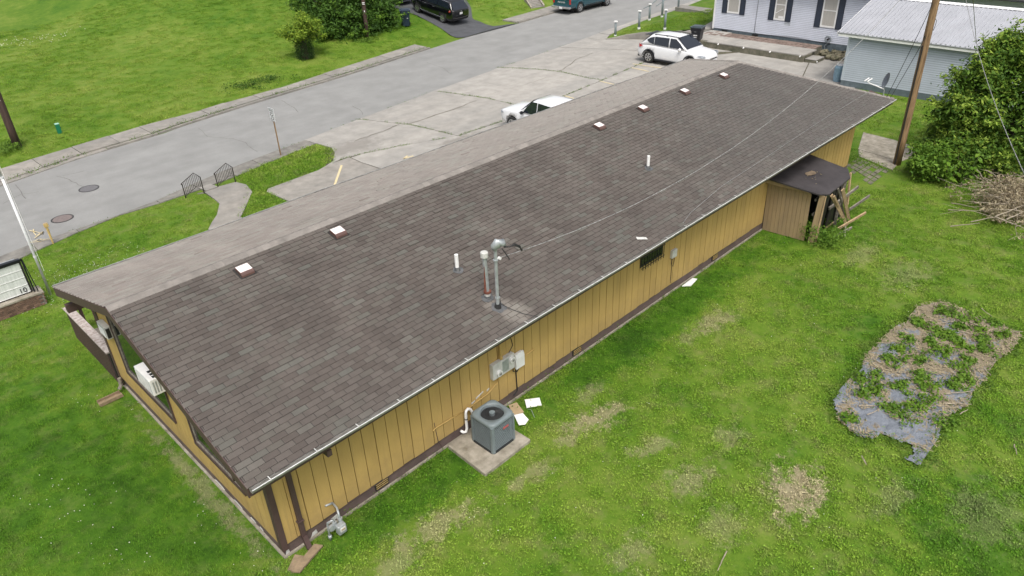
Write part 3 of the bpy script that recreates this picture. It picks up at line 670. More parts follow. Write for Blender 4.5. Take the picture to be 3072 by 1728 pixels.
# fascia boards on the rakes and eaves
fs = MB()
fs.plate([rp(X0-.02,YB,-.01),rp(X0-.02,YR,-.01),rp(X0-.02,YR,-.22),rp(X0-.02,YB,-.24)],(.03,0,0)); fs.build('rake_board', 'brown', bld)
fs = MB(); fs.plate([rp(X0-.02,YR+.002,-.01),rp(X0-.02,YF,-.01),rp(X0-.02,YF,-.24),rp(X0-.02,YR+.002,-.22)],(.03,0,0)); fs.build('rake_board', 'brown', bld)
MB().b2((X0+.015,YB-.01,ZE-.22),(X1,YB+.02,ZE-.012)).build('eave_board', 'brown', bld)
MB().b2((X0+.015,YF-.02,zroof(YF)-.2),(X1,YF+.012,zroof(YF)-.012)).build('eave_board', 'brown', bld)
# beam ends poking out below the rakes
MB().plate([(X0+.0,-.45,zroof(-.45)-.15),(X0+.0,-.28,zroof(-.28)-.15),(X0+.0,-.33,zroof(-.3)-.47)],(.55,0,0)).build('beam_end', 'brown', bld)
MB().b2((.93,YB+.05,2.66),(1.03,-.02,2.80)).build('beam_end', 'brown', bld)
MB().b2((X0+.02,8.28,2.66),(.1,8.42,2.88)).build('beam_end', 'brown', bld)
# ---- shingles: every tab its own wedge
TAB, EXP, GAP = .3048, .1330, .013
def hipx(y): # roof ends at the hip on the far side
    t = abs(y-YR)/(YR-YB if y < YR else YF-YR); e = X1 if y < YR else X1+.1
    return XR+(e-XR)*t
camv = np.array(cam.location)
cand = []
def tab_geo(x, s, side, wd):
    # s = distance down the slope of the tab's lower edge
    cs = math.cos(math.atan(SL)); sn = math.sin(math.atan(SL)); sg = -1 if side == 'back' else 1
    y1 = YR+sg*s*cs; y0 = YR+sg*(s-EXP+.005)*cs; z1 = ZR-s*sn; z0 = ZR-(s-EXP+.005)*sn
    return y0, z0, y1, z1
def tab_verts(x, s, side, wd, lift=.0):
    y0, z0, y1, z1 = tab_geo(x, s, side, wd); g = GAP/2 if side == 'back' else .0015; a, b = x+g, x+wd-g; t = (.013 if side == 'back' else .009)+lift
    return [(a,y1,z1+t),(b,y1,z1+t),(b,y0,z0+.003),(a,y0,z0+.003),(a,y1,z1-.004),(b,y1,z1-.004)]
TF_b = [(0,1,2,3),(4,5,1,0),(0,3,4),(1,5,2)]
LSL = math.hypot(YR-YB, ZR-ZE); LSLF = math.hypot(YF-YR, SL*(YF-YR))
jx, js = -.428, 3.196     # measured position of one joint
tabs = []
for side, Ls in (('back', LSL), ('front', LSLF)):
    s0 = js-EXP*math.floor(js/EXP)+EXP*1 if side == 'back' else .12
    j = 0; s = s0
    jofs = round((js-s0)/EXP)
    while s < Ls+.045:
        row = j-jofs; off = (row*.5) % 1.0; drift = random.uniform(-.004,.004)
        x = jx+TAB*(off-2); x = x-TAB*math.ceil((x-X0)/TAB) if x > X0 else x
        ymid = YR+(-1 if side == 'back' else 1)*s*math.cos(math.atan(SL)); xe = hipx(ymid)-.02
        while x < xe:
            a, b = max(x, X0-.015+(.02 if row % 2 else 0)), min(x+TAB, xe)
            if b-a > .03: tabs.append((a+drift, s+random.uniform(-.003,.003)+.006*mnoise.noise(Vector((a*.35,s*2,0))), side, b-a, random.uniform(0,.004)+(random.uniform(.004,.016) if random.random() < .03 else 0)))
            x += TAB
        j += 1; s += EXP
def tdist(t):
    y0, z0, y1, z1 = tab_geo(*t[:4]); return (t[0]-camv[0])**2+(y1-camv[1])**2+(z1-camv[2])**2
full = sorted([t for t in tabs if t[2] == 'back' and t[3] > .28], key=tdist)[:300]
fullset = set(id(t) for t in full)
proto = MB(); pv = tab_verts(0, 1.0, 'back', TAB); y0p, z0p, y1p, z1p = tab_geo(0, 1.0, 'back', TAB)
proto.add([(p[0],p[1]-y1p,p[2]-z1p) for p in pv], TF_b); pme = proto.mesh('shingle', 'shingle_tab')
for t in full:
    y0, z0, y1, z1 = tab_geo(*t[:4]); o = link('shingle', pme, bld, (t[0], y1, z1+t[4]*.4)); o.rotation_euler = (0, 0, random.uniform(-.004,.004))
rest, restf = MB(), MB()
for t in tabs:
    if id(t) in fullset: continue
    fs_ = TF_b if t[2] == 'back' else [tuple(reversed(f)) for f in TF_b]
    (rest if t[2] == 'back' else restf).add(tab_verts(*t[:4], t[4]), fs_)
stuff(rest.build('shingle_field', 'shingle', bld)); stuff(restf.build('shingle_field', 'shingle_front', bld))
# ridge and hip caps, lapping along the ridge
def cap_piece(name, c, d, wa, wb, ln, par):
    """folded cap: c start point on the ridge, d direction, wa/wb drop vectors to each side"""
    c, d, wa, wb = map(Vector, (c, d, wa, wb)); up = Vector((0,0,.022)); e = c+d*ln
    mid = Vector((0,0,.012))
    v = [c+wa+up*.2, c+wa*.35+up*.9+mid*.3, c+up+mid*.4, c+wb*.35+up*.9+mid*.3, c+wb+up*.2]
    v2 = [p+d*ln+Vector((0,0,.012)) for p in v]
    v3 = [p+Vector((0,0,-.02)) for p in v2]
    mb = MB(); mb.add(v+v2+v3, [(i,i+1,6+i,5+i) for i in range(4)]+[(5+i,6+i,11+i,10+i) for i in range(4)]+[(0,5,10),(4,14,9)])
    return mb.build(name, 'cap', par, smooth=False)
x = X0-.01
cs, sn = math.cos(math.atan(SL)), math.sin(math.atan(SL))
while x < XR:
    cap_piece('ridge_cap', (x,YR,ZR), (1,0,0), (0,-.165*cs,-.165*sn+.006), (0,.165*cs,-.165*sn+.006), .20, bld); x += .1905
for ye, xe in ((YB,X1),(YF,X1+.1)):
    a = Vector((XR,YR,ZR)); b = Vector(rp(xe,ye)); d = (b-a).normalized(); n = int((b-a).length/.19); side = Vector((d.y,-d.x,0)).normalized()
    for i in range(n):
        cap_piece('hip_cap', a+d*(.19*i), d, side*.15+Vector((0,0,-.035)), -side*.15+Vector((0,0,-.035)), .20, bld)
# ---- gutters
def gutter(x0, x1, y, z, sgn, nm):
    g = MB(); prof = [(0,-.005),(0,-.075),(.03,-.09),(.085,-.09),(.11,-.04),(.11,.0)]
    prof = [(y+sgn*p[0], z+p[1]) for p in prof]; th = .0
    xs_ = np.linspace(x0, x1, 30)
    sag = lambda x: -.018*math.sin(x*.45)**2
    vs = [(x, p[0], p[1]+sag(x)) for x in xs_ for p in prof]; m = len(prof); fs = []
    for i in range(len(xs_)-1):
        for k in range(m-1): fs.append((i*m+k, i*m+k+1, (i+1)*m+k+1, (i+1)*m+k))
    g.add(vs, fs); 
    for xx in (x0, x1): g.add([(xx, y, z-.01), (xx, y, z-.08), (xx, y+sgn*.085, z-.09), (xx, y+sgn*.115, z)], [(0,1,2,3)])
    go = g.build('gutter', 'gutterbody', bld)
    lp_ = MB(); lp_.tube([(x, y+sgn*.116, z+sag(x)-.002) for x in xs_], .009 if sgn < 0 else .006, 6); lp_.build('gutter_lip', 'metal' if sgn < 0 else 'galv', go)
    gr = MB(); gr.b2((x0+.02, y+sgn*.004, z-.07), (x1-.02, y+sgn*.098, z-.045)); gr.build('silt', 'gutterin', go)
    hg = MB(); hb = .012
    me = MB().b2((-.008, 0, -.004),(.008, .125, .006)).b2((-.012,.112,-.01),(.012,.13,.014)).mesh('gutter_hanger', 'offwhite')
    xx = x0+.35
    while xx < x1 and sgn < 0:
        o = link('gutter_hanger', me, go, Vector((xx, y, z+sag(xx)))-go.location)
        if sgn < 0: o.rotation_euler = (0,0,math.pi)
        xx += .92+random.uniform(-.05,.05)
    return go
gutter(X0+.02, X1-.02, YB-.012, ZE+.0, -1, 'rear')
gutter(X0+.0, X1+.05, YF+.014, zroof(YF)-.0, 1, 'front')
# ---- roof vents
def roofvent(x, y, s=.76):
    v = MB(); a, b = .20*s, .19*s
    z = lambda yy: zroof(yy)
    def pt(dx, dy, h): return (x+dx, y+dy, zroof(y+dy)+h)
    prof = [(b*.95,.03),(b*.9,.125),(b*.3,.130),(-b*.6,.135),(-b*.85,.12),(-b*.97,.085),(-b*1.0,.03)]
    n = len(prof); vs = [pt(-a,p[0],p[1]*s) for p in prof]+[pt(a,p[0],p[1]*s) for p in prof]
    v.add(vs, [(i,i+1,n+i+1,n+i) for i in range(n-1)]+[tuple(range(n-1,-1,-1)), tuple(range(n,2*n))])
    o = v.build('roof_vent', 'ventbrown', bld, smooth=False)
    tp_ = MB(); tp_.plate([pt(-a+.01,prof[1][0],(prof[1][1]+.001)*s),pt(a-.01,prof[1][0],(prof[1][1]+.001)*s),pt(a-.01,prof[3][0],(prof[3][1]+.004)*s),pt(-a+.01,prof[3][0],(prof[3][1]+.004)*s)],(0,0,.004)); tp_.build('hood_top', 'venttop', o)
    f = MB(); f.plate([pt(-a-.04,b+.05,.012),pt(a+.04,b+.05,.012),pt(a+.04,-b-.02,.016),pt(-a-.04,-b-.02,.016)],(0,0,.006)); f.build('flange', 'underlay', o)
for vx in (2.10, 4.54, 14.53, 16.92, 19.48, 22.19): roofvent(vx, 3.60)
# ---- pipes through the roof
def boot(mb, x, y, r, n=9):
    pts = []
    for k in range(14):
        a = 2*math.pi*k/14; rr = r*random.uniform(.75,1.2); px, py = x+rr*math.cos(a), y+rr*.9*math.sin(a)-.02; pts.append((px, py, zroof(py)+.02))
    mb.add(pts, [tuple(range(14))])
def pipe(x, y, h, r, mt, lean=(0,0)):
    z = zroof(y); p = MB().tube([(x,y,z-.05),(x+lean[0],y+lean[1],z+h)], r, 14).build('vent_pipe', mt, bld, smooth=False)
    c = MB(); c.use('tar'); boot(c, x, y, r*2.9); c.tube([(x,y,z-.02),(x,y,z+.09)], [r*1.75, r*1.15], 12); c.build('pipe_boot', None, p)
    return p
pipe(6.05, 1.11, .42, .047, 'white'); pipe(14.02, 1.32, .40, .047, 'white')
p = pipe(5.99, .04, 1.08, .052, 'galv', (-.01,.02)); z = zroof(.04)
MB().cyl((5.98,.06,z+1.12), .088, .11, 18).dome((5.98,.06,z+1.175), .088, .03, 18).build('pipe_cap', 'offwhite', p)
MB().tube([(5.92,.03,z+.20),(5.925,.03,z+.85)], [.03,.008], 6).build('rust_streak', 'rust', p)
rg = MB(); rg.cyl((5.99,.04,z+.17), .088, .05, 16); rg.build('rust_collar', 'rust', p); MB().cyl((5.99,.04,z+.11), .072, .07, 14).build('pipe_sleeve', 'offwhite', p)
# service mast with weatherhead
mx, my = 5.96, -.31; z = zroof(my)
mast = MB().tube([(mx,my,z-.6),(mx+.015,my,z+1.52)], .038, 16).build('service_mast', 'galv', bld)
c = MB(); boot(c, mx, my, .18); c.build('flashing', 'tar', mast); c = MB(); c.tube([(mx,my,z-.01),(mx,my,z+.10)], [.09,.06], 14); c.build('boot', 'rubber', mast)
for zc in (.26, 1.22): MB().cyl((mx+.01,my,z+zc), .058, .03, 14).build('mast_clamp', 'galv', mast)
wh = MB(); hh = z+1.50; wh.tube([(mx-.02,my,hh-.02),(mx-.01,my,hh+.05),(mx+.06,my-.03,hh+.12),(mx+.18,my-.06,hh+.10),(mx+.24,my-.08,hh+.03)], [.05,.09,.115,.09,.035], 14); wh.build('weatherhead', 'galv', mast, smooth=True)
wl = MB()
for q in range(3):
    o_ = q*.02
    wl.tube([(mx+.2,my-.08,hh+.02-o_),(mx+.30+o_,my-.16,hh-.02),(mx+.40,my-.20-o_,hh+.04-o_),(mx+.52,my-.26,hh-.05-o_),(mx+.55+o_,my-.26,hh-.18)], .012, 6)
wl.tube([(mx+.14,my-.08,hh-.02),(mx+.20,my-.14,hh-.16),(mx+.26,my-.18,hh-.30)], .013, 6); wl.build('drip_loop', 'blackcable', mast)
ins = MB(); ins.cyl((mx+.10,my-.03,z+1.24), .035, .06, 10, axis='Y'); ins.tube([(mx+.05,my,z+1.24),(mx+.13,my-.04,z+1.24)], .012, 6); ins.build('insulator', 'white', mast)
# loose grey lead across the shingles to the gutter
gl = MB(); gl.tube([(mx+.06,my+.02,z+.5),(mx+.1,my,zroof(my)+.05),(mx+.2,-.55,zroof(-.55)+.03),(mx+.32,-.80,zroof(-.80)+.03),(mx+.5,YB-.13,ZE+.02),(mx+.62,YB+.1,ZE-.25),(mx+.5,-.4,ZE-.45),(mx+.4,-.03,ZE-.4)], .008, 5); gl.build('loose_lead', 'blackcable', bld)
tp = MB(); tp.plate([(10.85,-.62,zroof(-.62)+.02),(11.1,-.78,zroof(-.78)+.02),(11.14,-.70,zroof(-.70)+.02),(10.90,-.54,zroof(-.54)+.02)],(0,0,.006)); tp.build('roof_patch', 'offwhite', bld)
# ---- meter boxes, conduit, cables on the rear wall
cd = MB(); cd.tube([(6.20,-.07,1.60),(6.20,-.07,2.75)], .038, 12); cdo = cd.build('conduit', 'siding', bld); MB().cyl((6.20,-.07,1.66), .05, .07, 12).build('conduit_hub', 'siding', cdo)
mtb = MB().b2((5.86,-.13,1.16),(6.60,-.012,1.60)).build('meter_box', 'offwhite', bld, bevel=.008)
for xm, zm in ((6.05,1.30),(6.50,1.46)):
    m_ = MB().cyl((xm,-.155,zm), .085, .06, 20, axis='Y').build('meter', 'white', mtb); MB().cyl((xm,-.19,zm), .06, .02, 16, axis='Y').build('meter_lens', 'offwhite', m_)
    MB().b2((xm-.03,-.205,zm+.005),(xm+.03,-.199,zm+.02)).b2((xm-.03,-.205,zm-.025),(xm+.03,-.199,zm-.012)).build('meter_print', 'signink', m_)
MB().b2((6.18,-.134,1.22),(6.40,-.129,1.55)).build('box_label', 'galv', mtb)
nb = MB(); nb.plate([(6.68,-.012,1.06),(6.94,-.012,1.06),(6.94,-.012,1.46),(6.68,-.012,1.46)],(0,-.07,0)); nb.plate([(6.66,-.082,1.04),(6.96,-.082,1.04),(6.96,-.082,1.36),(6.66,-.082,1.36)],(0,-.05,0)); nb.plate([(6.66,-.082,1.36),(6.96,-.082,1.36),(6.96,-.132,1.36),(6.66,-.132,1.36)],(0,.03,.11))
nb.build('junction_box', 'white', bld, bevel=.006)
MB().b2((13.53,-.10,1.34),(13.78,-.012,1.60)).build('junction_box', 'offwhite', bld, bevel=.006)
cb = MB(); cb.tube([(13.62,-.03,1.34),(13.60,-.04,1.1),(13.68,-.05,1.0),(13.76,-.03,1.15),(13.76,-.03,1.34)], .008, 5); cb.tube([(13.66,-.02,1.34),(13.66,-.02,.4)], .008, 5)
cb.tube([(6.62,-.03,2.7),(6.60,-.03,2.0),(6.66,-.03,1.75),(6.5,-.05,1.62)], .009, 5); cb.tube([(6.62,-.05,1.16),(6.60,-.07,1.0),(6.72,-.08,.93),(6.86,-.06,1.03)], .014, 6); cb.tube([(6.72,-.04,1.04),(6.74,-.03,.6),(6.76,-.03,.28),(6.6,-.05,.22)], .016, 6)
cb.build('wall_cable', 'blackcable', bld)
hc = MB(); hc.tube([(6.12,-.04,1.16),(6.08,-.04,.95),(5.75,-.04,.80),(5.1,-.04,.75),(4.5,-.04,.78),(4.05,-.04,.80),(3.95,-.06,.79)], .016, 6); hc.tube([(6.95,-.03,1.2),(7.35,-.03,1.22),(7.4,-.06,1.23)], .014, 6); hc.build('wall_pipe', 'siding', bld)
for a, b in (((5.35,.84),(5.60,.95)),((5.2,.78),(5.32,.84)),((5.72,.86),(5.80,.93))): MB().plate([(a[0],-.014,a[1]),(b[0],-.014,b[1]-.03),(b[0],-.014,b[1]),(a[0],-.014,a[1]+.04)],(0,-.012,0)).build('sealant_patch', 'offwhite', bld)
# barred window
bw = MB(); bw.b2((11.95,-.03,1.66),(13.08,.0,1.72)); bw.b2((11.95,-.03,2.22),(13.08,.0,2.28)); bw.b2((11.95,-.03,1.72),(12.0,.0,2.22)); bw.b2((13.03,-.03,1.72),(13.08,.0,2.22)); bwo = bw.build('window', 'darkmetal', bld)
MB().b2((12.0,-.022,1.72),(13.03,-.014,2.22)).build('pane', 'glass', bwo)
bar = MB().tube([(0,0,-.35),(0,0,.35)], .011, 6).mesh('security_bar', 'darkmetal')
for k in range(9): link('security_bar', bar, bwo, Vector((12.0+k*.13,-.09,1.93))-bwo.location)
hb_ = MB()
for zz in (1.66,2.02,2.24): hb_.tube([(11.93,-.09,zz),(13.10,-.09,zz)], .010, 6)
hb_.build('bar_rail', 'darkmetal', bwo)
# foundation vents, chipped paint
def fvent(x):
    o = MB().b2((x,-.004,.12),(x+.36,.04,.33)).build('foundation_vent', 'darkmetal', bld)
    for q in range(3): MB().b2((x+.02,-.012,.15+q*.055),(x+.34,-.002,.165+q*.055)).build('louver', 'siding', o)
fvent(2.28); fvent(9.0); fvent(16.2)
for (x, zz, l, h) in ((.62,.05,.16,.12),(1.05,.08,.26,.12),(.02,.0,.10,.18)): MB().plate([(x,.022,zz),(x+l,.022,zz+.02),(x+l*.9,.022,zz+h),(x+l*.3,.022,zz+h*.8)],(0,-.008,0)).build('chipped_paint', 'offwhite', bld)
for (y, l) in ((1.8,.4),(1.2,.25),(2.6,.5),(.9,.15)): MB().plate([(.02,y,.06),(.02,y+l,.06),(.02,y+l*.8,.11),(.02,y+l*.2,.10)],(-.008,0,0)).build('chipped_paint', 'offwhite', bld)
cwl = MB(); cwl.tube([(4.05,-.01,.95),(4.1,-.02,.35),(4.15,-.05,.22),(4.2,-.03,.05)], .009, 5); cwl.tube([(1.0,-.0,.31),(2.6,-.0,.30),(4.1,-.0,.29)], .009, 5); cwl.build('wall_cable', 'brown', bld)
# dark storage recess behind the lean-to and patched boards
MB().b2((19.45,-.004,.33),(21.25,.02,2.9)).build('doorway', 'groove', bld)
for q, (xa, wd) in enumerate(((21.28,.14),(21.46,.09),(21.05,.2))): MB().b2((xa,-.035,1.2),(xa+wd,-.014,2.88)).build('patch_board', 'siding' if q != 1 else 'brown', bld)
# ---- deck with railing at the front corner
dkr = thing('porch_railing', 'weathered brown porch railing with a peeling white top board', 'railing', (0,10.2,0))
y0d, y1d, zb0, zt = 8.60, 12.05, .02, .98
MB().plate([(-.10,y0d,zt),(.13,y0d,zt),(.13,y1d,zt-.02),(-.10,y1d,zt-.02)],(0,0,.045)).build('top_rail', 'railtop', dkr)
MB().plate([(.13,y1d-.24,zt-.02),(2.3,y1d-.24,zt-.02),(2.3,y1d,zt-.02),(.13,y1d,zt-.02)],(0,0,.045)).build('top_rail', 'railtop', dkr)
bme = MB().b2((-.018,-.045,-.5),(.018,.045,.46)).mesh('baluster', 'brown')
y = y0d+.12
while y < y1d-.1: link('baluster', bme, dkr, Vector((-.055,y,.5-.03*(y-y0d)))-dkr.location); y += .155
xk = .3
while xk < 2.2: link('baluster', bme, dkr, Vector((xk,y1d-.12,.42))-dkr.location, R(90)); xk += .32
for px, py in ((0,y0d+.02),(0,y1d-.1),(2.2,y1d-.12),(.02,y0d+.35)): MB().box((px,py,.40),(.09,.09,1.15)).build('post', 'darkmetal', dkr)
MB().b2((-.03,y0d,-.02),(.03,y1d,.10)).build('bottom_rail', 'darkmetal', dkr)
dc = MB(); dc.b2((.06,y0d-.1,-.05),(2.3,y1d-.2,.07)); dc.build('deck', 'greywood', dkr)
# guide: small service box, window air conditioners
ac = thing('window_air_conditioner', 'large white air conditioner standing out of the big gable window', 'air conditioner', (-.2,4.6,2.1), group='air conditioners in the gable wall')
A0, A1, Z0, Z1, XO = 4.20, 5.05, 2.08, 2.50, -.33
MB().b2((XO,A0,Z0),(-.02,A1,Z1)).build('casing', 'white', ac, bevel=.012)
MB().b2((XO-.004,A0+.04,Z0+.03),(XO-.001,A1-.04,Z1-.03)).build('grille', 'galv', ac)
for k in range(13): MB().b2((XO-.012,A0+.05,Z0+.04+k*.027),(XO-.004,A1-.05,Z0+.051+k*.027)).build('grille_bar', 'offwhite', ac)
for k in range(3): MB().b2((-.22,A0+.06+k*.13,Z1+.001),(-.06,A0+.15+k*.13,Z1+.006)).build('vent_slot', 'acdark', ac)
for k in range(4): MB().b2((-.28+k*.06,A0-.008,Z0+.06),(-.25+k*.06,A0-.002,Z1-.06)).build('side_vent', 'galv', ac)
ac2 = thing('window_air_conditioner', 'smaller grey air conditioner set in the gable wall beside the porch railing', 'air conditioner', (-.1,7.7,2.1), group='air conditioners in the gable wall')
MB().b2((-.16,7.42,2.02),(-.015,7.92,2.38)).build('casing', 'offwhite', ac2, bevel=.01)
MB().b2((-.164,7.45,2.05),(-.161,7.89,2.35)).build('grille', 'galv', ac2)
for k in range(8): MB().b2((-.172,7.46,2.07+k*.034),(-.165,7.88,2.08+k*.034)).build('grille_bar', 'white', ac2)
MB().b2((-.14,7.408,2.06),(-.05,7.418,2.33)).build('side_vent', 'darkmetal', ac2)
# satellite dish on the far corner
sd = thing('satellite_dish', 'grey satellite dish with a white arm on the far roof corner', 'satellite dish', (27.4,-.62,3.2))
b_ = Vector((27.45,-.62,zroof(-.62)))
MB().tube([b_, b_+Vector((0,0,.22)), b_+Vector((-.05,.06,.42))], .022, 8).build('mast', 'galv', sd)
ds_ = MB(); cD = b_+Vector((.02,-.02,.62)); ax = Vector((-.55,.75,.25)).normalized(); u = ax.cross(Vector((0,0,1))).normalized(); v_ = ax.cross(u)
vs = []; n = 20
for rr, dp in ((.0,0),(.16,.015),(.31,.06)):
    for k in range(n): a = 2*math.pi*k/n; vs.append(cD+u*rr*.9*math.cos(a)+v_*rr*math.sin(a)+ax*dp)
fsd = []
for r_ in range(2):
    for k in range(n): fsd.append((r_*n+k, r_*n+(k+1)%n, (r_+1)*n+(k+1)%n, (r_+1)*n+k))
ds_.add(vs, fsd); ds_.build('reflector', 'dish', sd, smooth=True)
MB().tube([b_+Vector((-.02,.02,.3)), b_+Vector((-.35,.5,.52)), b_+Vector((-.42,.58,.60))], .022, 8).build('arm', 'white', sd)
for q in (-.06,.06): MB().tube([b_+Vector((-.45,.62+q,.60)), b_+Vector((-.34,.50+q,.72))], .028, 8).build('feed_horn', 'white', sd)

# ------------------------------------------------------------------ things around the building
# condenser on its pad
pad = thing('concrete_pad', 'stained concrete pad under the grey condenser behind the building', 'concrete slab', (5.0,-.7,0))
MB().plate([(4.33,-.06,-.05),(4.28,-1.40,-.05),(5.80,-1.38,-.05),(5.78,-.06,-.05)],(0,0,.15)).build('slab', 'oldconcrete', pad, bevel=.015)
cu = thing('condenser_unit', 'square blue-grey outdoor condenser with a round top fan and louvred sides', 'air conditioner', (5.21,-.72,.1))
cx, cy, hw, zb, zt = 5.20, -.74, .375, .10, .93
def rsq(h, r, n=5):
    out = []
    for sx, sy, a0 in ((1,1,0),(-1,1,90),(-1,-1,180),(1,-1,270)):
        for k in range(n+1): a = R(a0+90*k/n); out.append((cx+sx*(h-r)+r*math.cos(a), cy+sy*(h-r)+r*math.sin(a)))
    full = []
    for i, p in enumerate(out):
        full.append(p)
        if i % (n+1) == n:
            q = out[(i+1) % len(out)]; full += [(p[0]+(q[0]-p[0])*t/6, p[1]+(q[1]-p[1])*t/6) for t in range(1, 6)]
    return full
MB().prism(rsq(hw-.075,.06), zb+.02, zt-.05).build('core', 'acdark', cu)
MB().prism(rsq(hw,.09), zb, zb+.05).build('base', 'acdark', cu)
tp = MB(); o0, o1 = rsq(hw+.005,.14,6), rsq(hw-.02,.125,6); n = len(o0); rI = .29
ring = []
for p in o0:
    a = math.atan2(p[1]-cy, p[0]-cx); ring.append((cx+rI*math.cos(a), cy+rI*math.sin(a)))
vs = [(p[0],p[1],zt-.06) for p in o0]+[(p[0],p[1],zt-.005) for p in o0]+[(p[0],p[1],zt+.02) for p in o1]+[(p[0],p[1],zt+.03) for p in ring]+[(cx+(p[0]-cx)*.93,cy+(p[1]-cy)*.93,zt-.06) for p in ring]
tp.add(vs, [(j*n+i,j*n+(i+1)%n,(j+1)*n+(i+1)%n,(j+1)*n+i) for j in range(4) for i in range(n)]); tp.build('top_cover', 'acgrey', cu, smooth=True)
MB().cyl((cx,cy,zt-.20), .285, .02, 24).build('fan_well', 'acdark', cu)
fb = MB()
for k in range(4):
    a = R(90*k+20); q = []
    for r_, da in ((.08,-.15),(.25,-.45),(.25,.25),(.08,.25)): q.append((cx+r_*math.cos(a+da), cy+r_*math.sin(a+da), zt-.12+(.03 if da > 0 else -.005)))
    fb.add(q, [(0,1,2,3)])
fb.build('fan', 'fandark', cu)
MB().cyl((cx,cy,zt-.01), .07, .07, 24).cyl((cx,cy,zt+.03), .05, .01, 20).build('motor', 'acgrey', cu)
gd = MB()
for k in range(44): a = 2*math.pi*k/44; gd.tube([(cx+.075*math.cos(a),cy+.075*math.sin(a),zt+.035),(cx+.23*math.cos(a),cy+.27*math.sin(a),zt+.03)], .0018, 3, False)
for rr in (.12,.19,.262): gd.tube([(cx+rr*math.cos(2*math.pi*k/28),cy+rr*math.sin(2*math.pi*k/28),zt+.034) for k in range(29)], .0022, 3, False)
gd.build('fan_guard', 'darkmetal', cu)
for sx, sy in ((1,1),(1,-1),(-1,1),(-1,-1)): MB().prism([(cx+sx*(hw-.075),cy+sy*hw),(cx+sx*(hw-.02),cy+sy*hw*.985),(cx+sx*hw*.985,cy+sy*(hw-.02)),(cx+sx*hw,cy+sy*(hw-.075)),(cx+sx*(hw-.08),cy+sy*(hw-.08))], zb+.02, zt-.06).build('corner_post', 'acgrey', cu)
sl_x = MB().b2((-.30,-.012,-.0065),(.30,.006,.0065)).mesh('louver', 'acgrey')
for k in range(16):
    z = zb+.08+k*.0445
    for sy in (1,-1): link('louver', sl_x, cu, (0, sy*(hw-.006), z-.1))
    for sx in (1,-1): link('louver', sl_x, cu, (sx*(hw-.006), 0, z-.1), R(90))
MB().box((cx+.05,cy-hw-.012,.70), (.17,.008,.055), ry=R(0)).build('badge', 'badge', cu)
pv = thing('pvc_pipe', 'white hooked plastic pipe standing by the wall left of the condenser', 'pipe', (4.9,-.1,.1))
MB().tube([(4.80,-.02,.22),(4.84,-.06,.16),(4.90,-.10,.17),(4.93,-.10,.26),(4.93,-.10,.70),(4.95,-.10,.78),(5.01,-.10,.81),(5.07,-.12,.77),(5.11,-.14,.66),(5.12,-.14,.58)], .035, 12).build('pipe', 'white', pv, smooth=True)
MB().cyl((4.93,-.10,.55), .041, .03, 12).build('joint', 'darkmetal', pv)
# loose sheets on the grass by the condenser
def sheet(pts, mt, nm, lb, cat, th=.012, z=.05, group=None):
    m_ = MB(); m_.plate([(p[0],p[1],z+ (p[2] if len(p) > 2 else 0)) for p in pts], (0,0,th)); o = m_.build(nm, mt); tag(o, lb, cat, group); return o
sheet([(6.80,-.24),(7.11,-.47),(6.93,-.71),(6.60,-.50)], 'paleboard', 'board', 'flat white rectangular board lying alone on the grass right of the condenser', 'board', z=.06)
sheet([(6.17,-.47,.02),(6.37,-.58,.02),(6.31,-.84),(6.12,-.90),(6.0,-.80)], 'paleboard', 'board', 'bent white sheet with a rounded end lying against the cardboard by the condenser', 'board', z=.06)
sheet([(6.33,-.12,.05),(6.55,-.20,.05),(6.42,-.58,.03),(6.16,-.46,.03)], 'cardboard', 'cardboard_sheet', 'tan piece of cardboard lying between condenser and white boards', 'cardboard', z=.05)
MB().tube([(6.62,-.52,.02),(6.60,-.66,.10),(6.50,-.86,.02)], .006, 5).build('wire_stake', 'galv')
tag(bpy.data.objects['wire_stake'], 'thin bent wire stake in the grass beside the white boards', 'stake')
sheet([(14.25,-.10),(14.45,-.30),(14.95,-.22),(14.90,-.08)], 'paleboard', 'trim_piece', 'white bent strip of trim lying at the foot of the rear wall', 'trim', th=.03, z=.04)
# lumber offcuts at the near corner
sheet([(.56,-.20),(.66,-.36),(-.02,-.58),(-.12,-.44)], 'lumber', 'lumber', 'longer tan board offcut lying on the grass by the near corner', 'lumber', th=.045, z=.045, group='board offcuts by the near corner')
sheet([(.16,-.10),(.26,-.26),(-.06,-.44),(-.14,-.32)], 'lumber', 'lumber', 'short tan board offcut partly under the longer one by the near corner', 'lumber', th=.04, z=.004, group='board offcuts by the near corner')
tag(MB().b2((-.80,7.86,.03),(-.22,7.88,.11)).b2((-.80,8.08,.03),(-.22,8.10,.11)).b2((-.80,7.86,.02),(-.20,8.10,.04)).build('downspout_tray', 'lumber'), 'open tan drain tray lying in the grass below the gable wall', 'drain tray')
dse = MB(); dse.tube([(-.10,8.15,.42),(-.12,8.15,.2),(-.2,8.1,.12)], .05, 8); dse.build('drain_spout', 'greywood', bld)
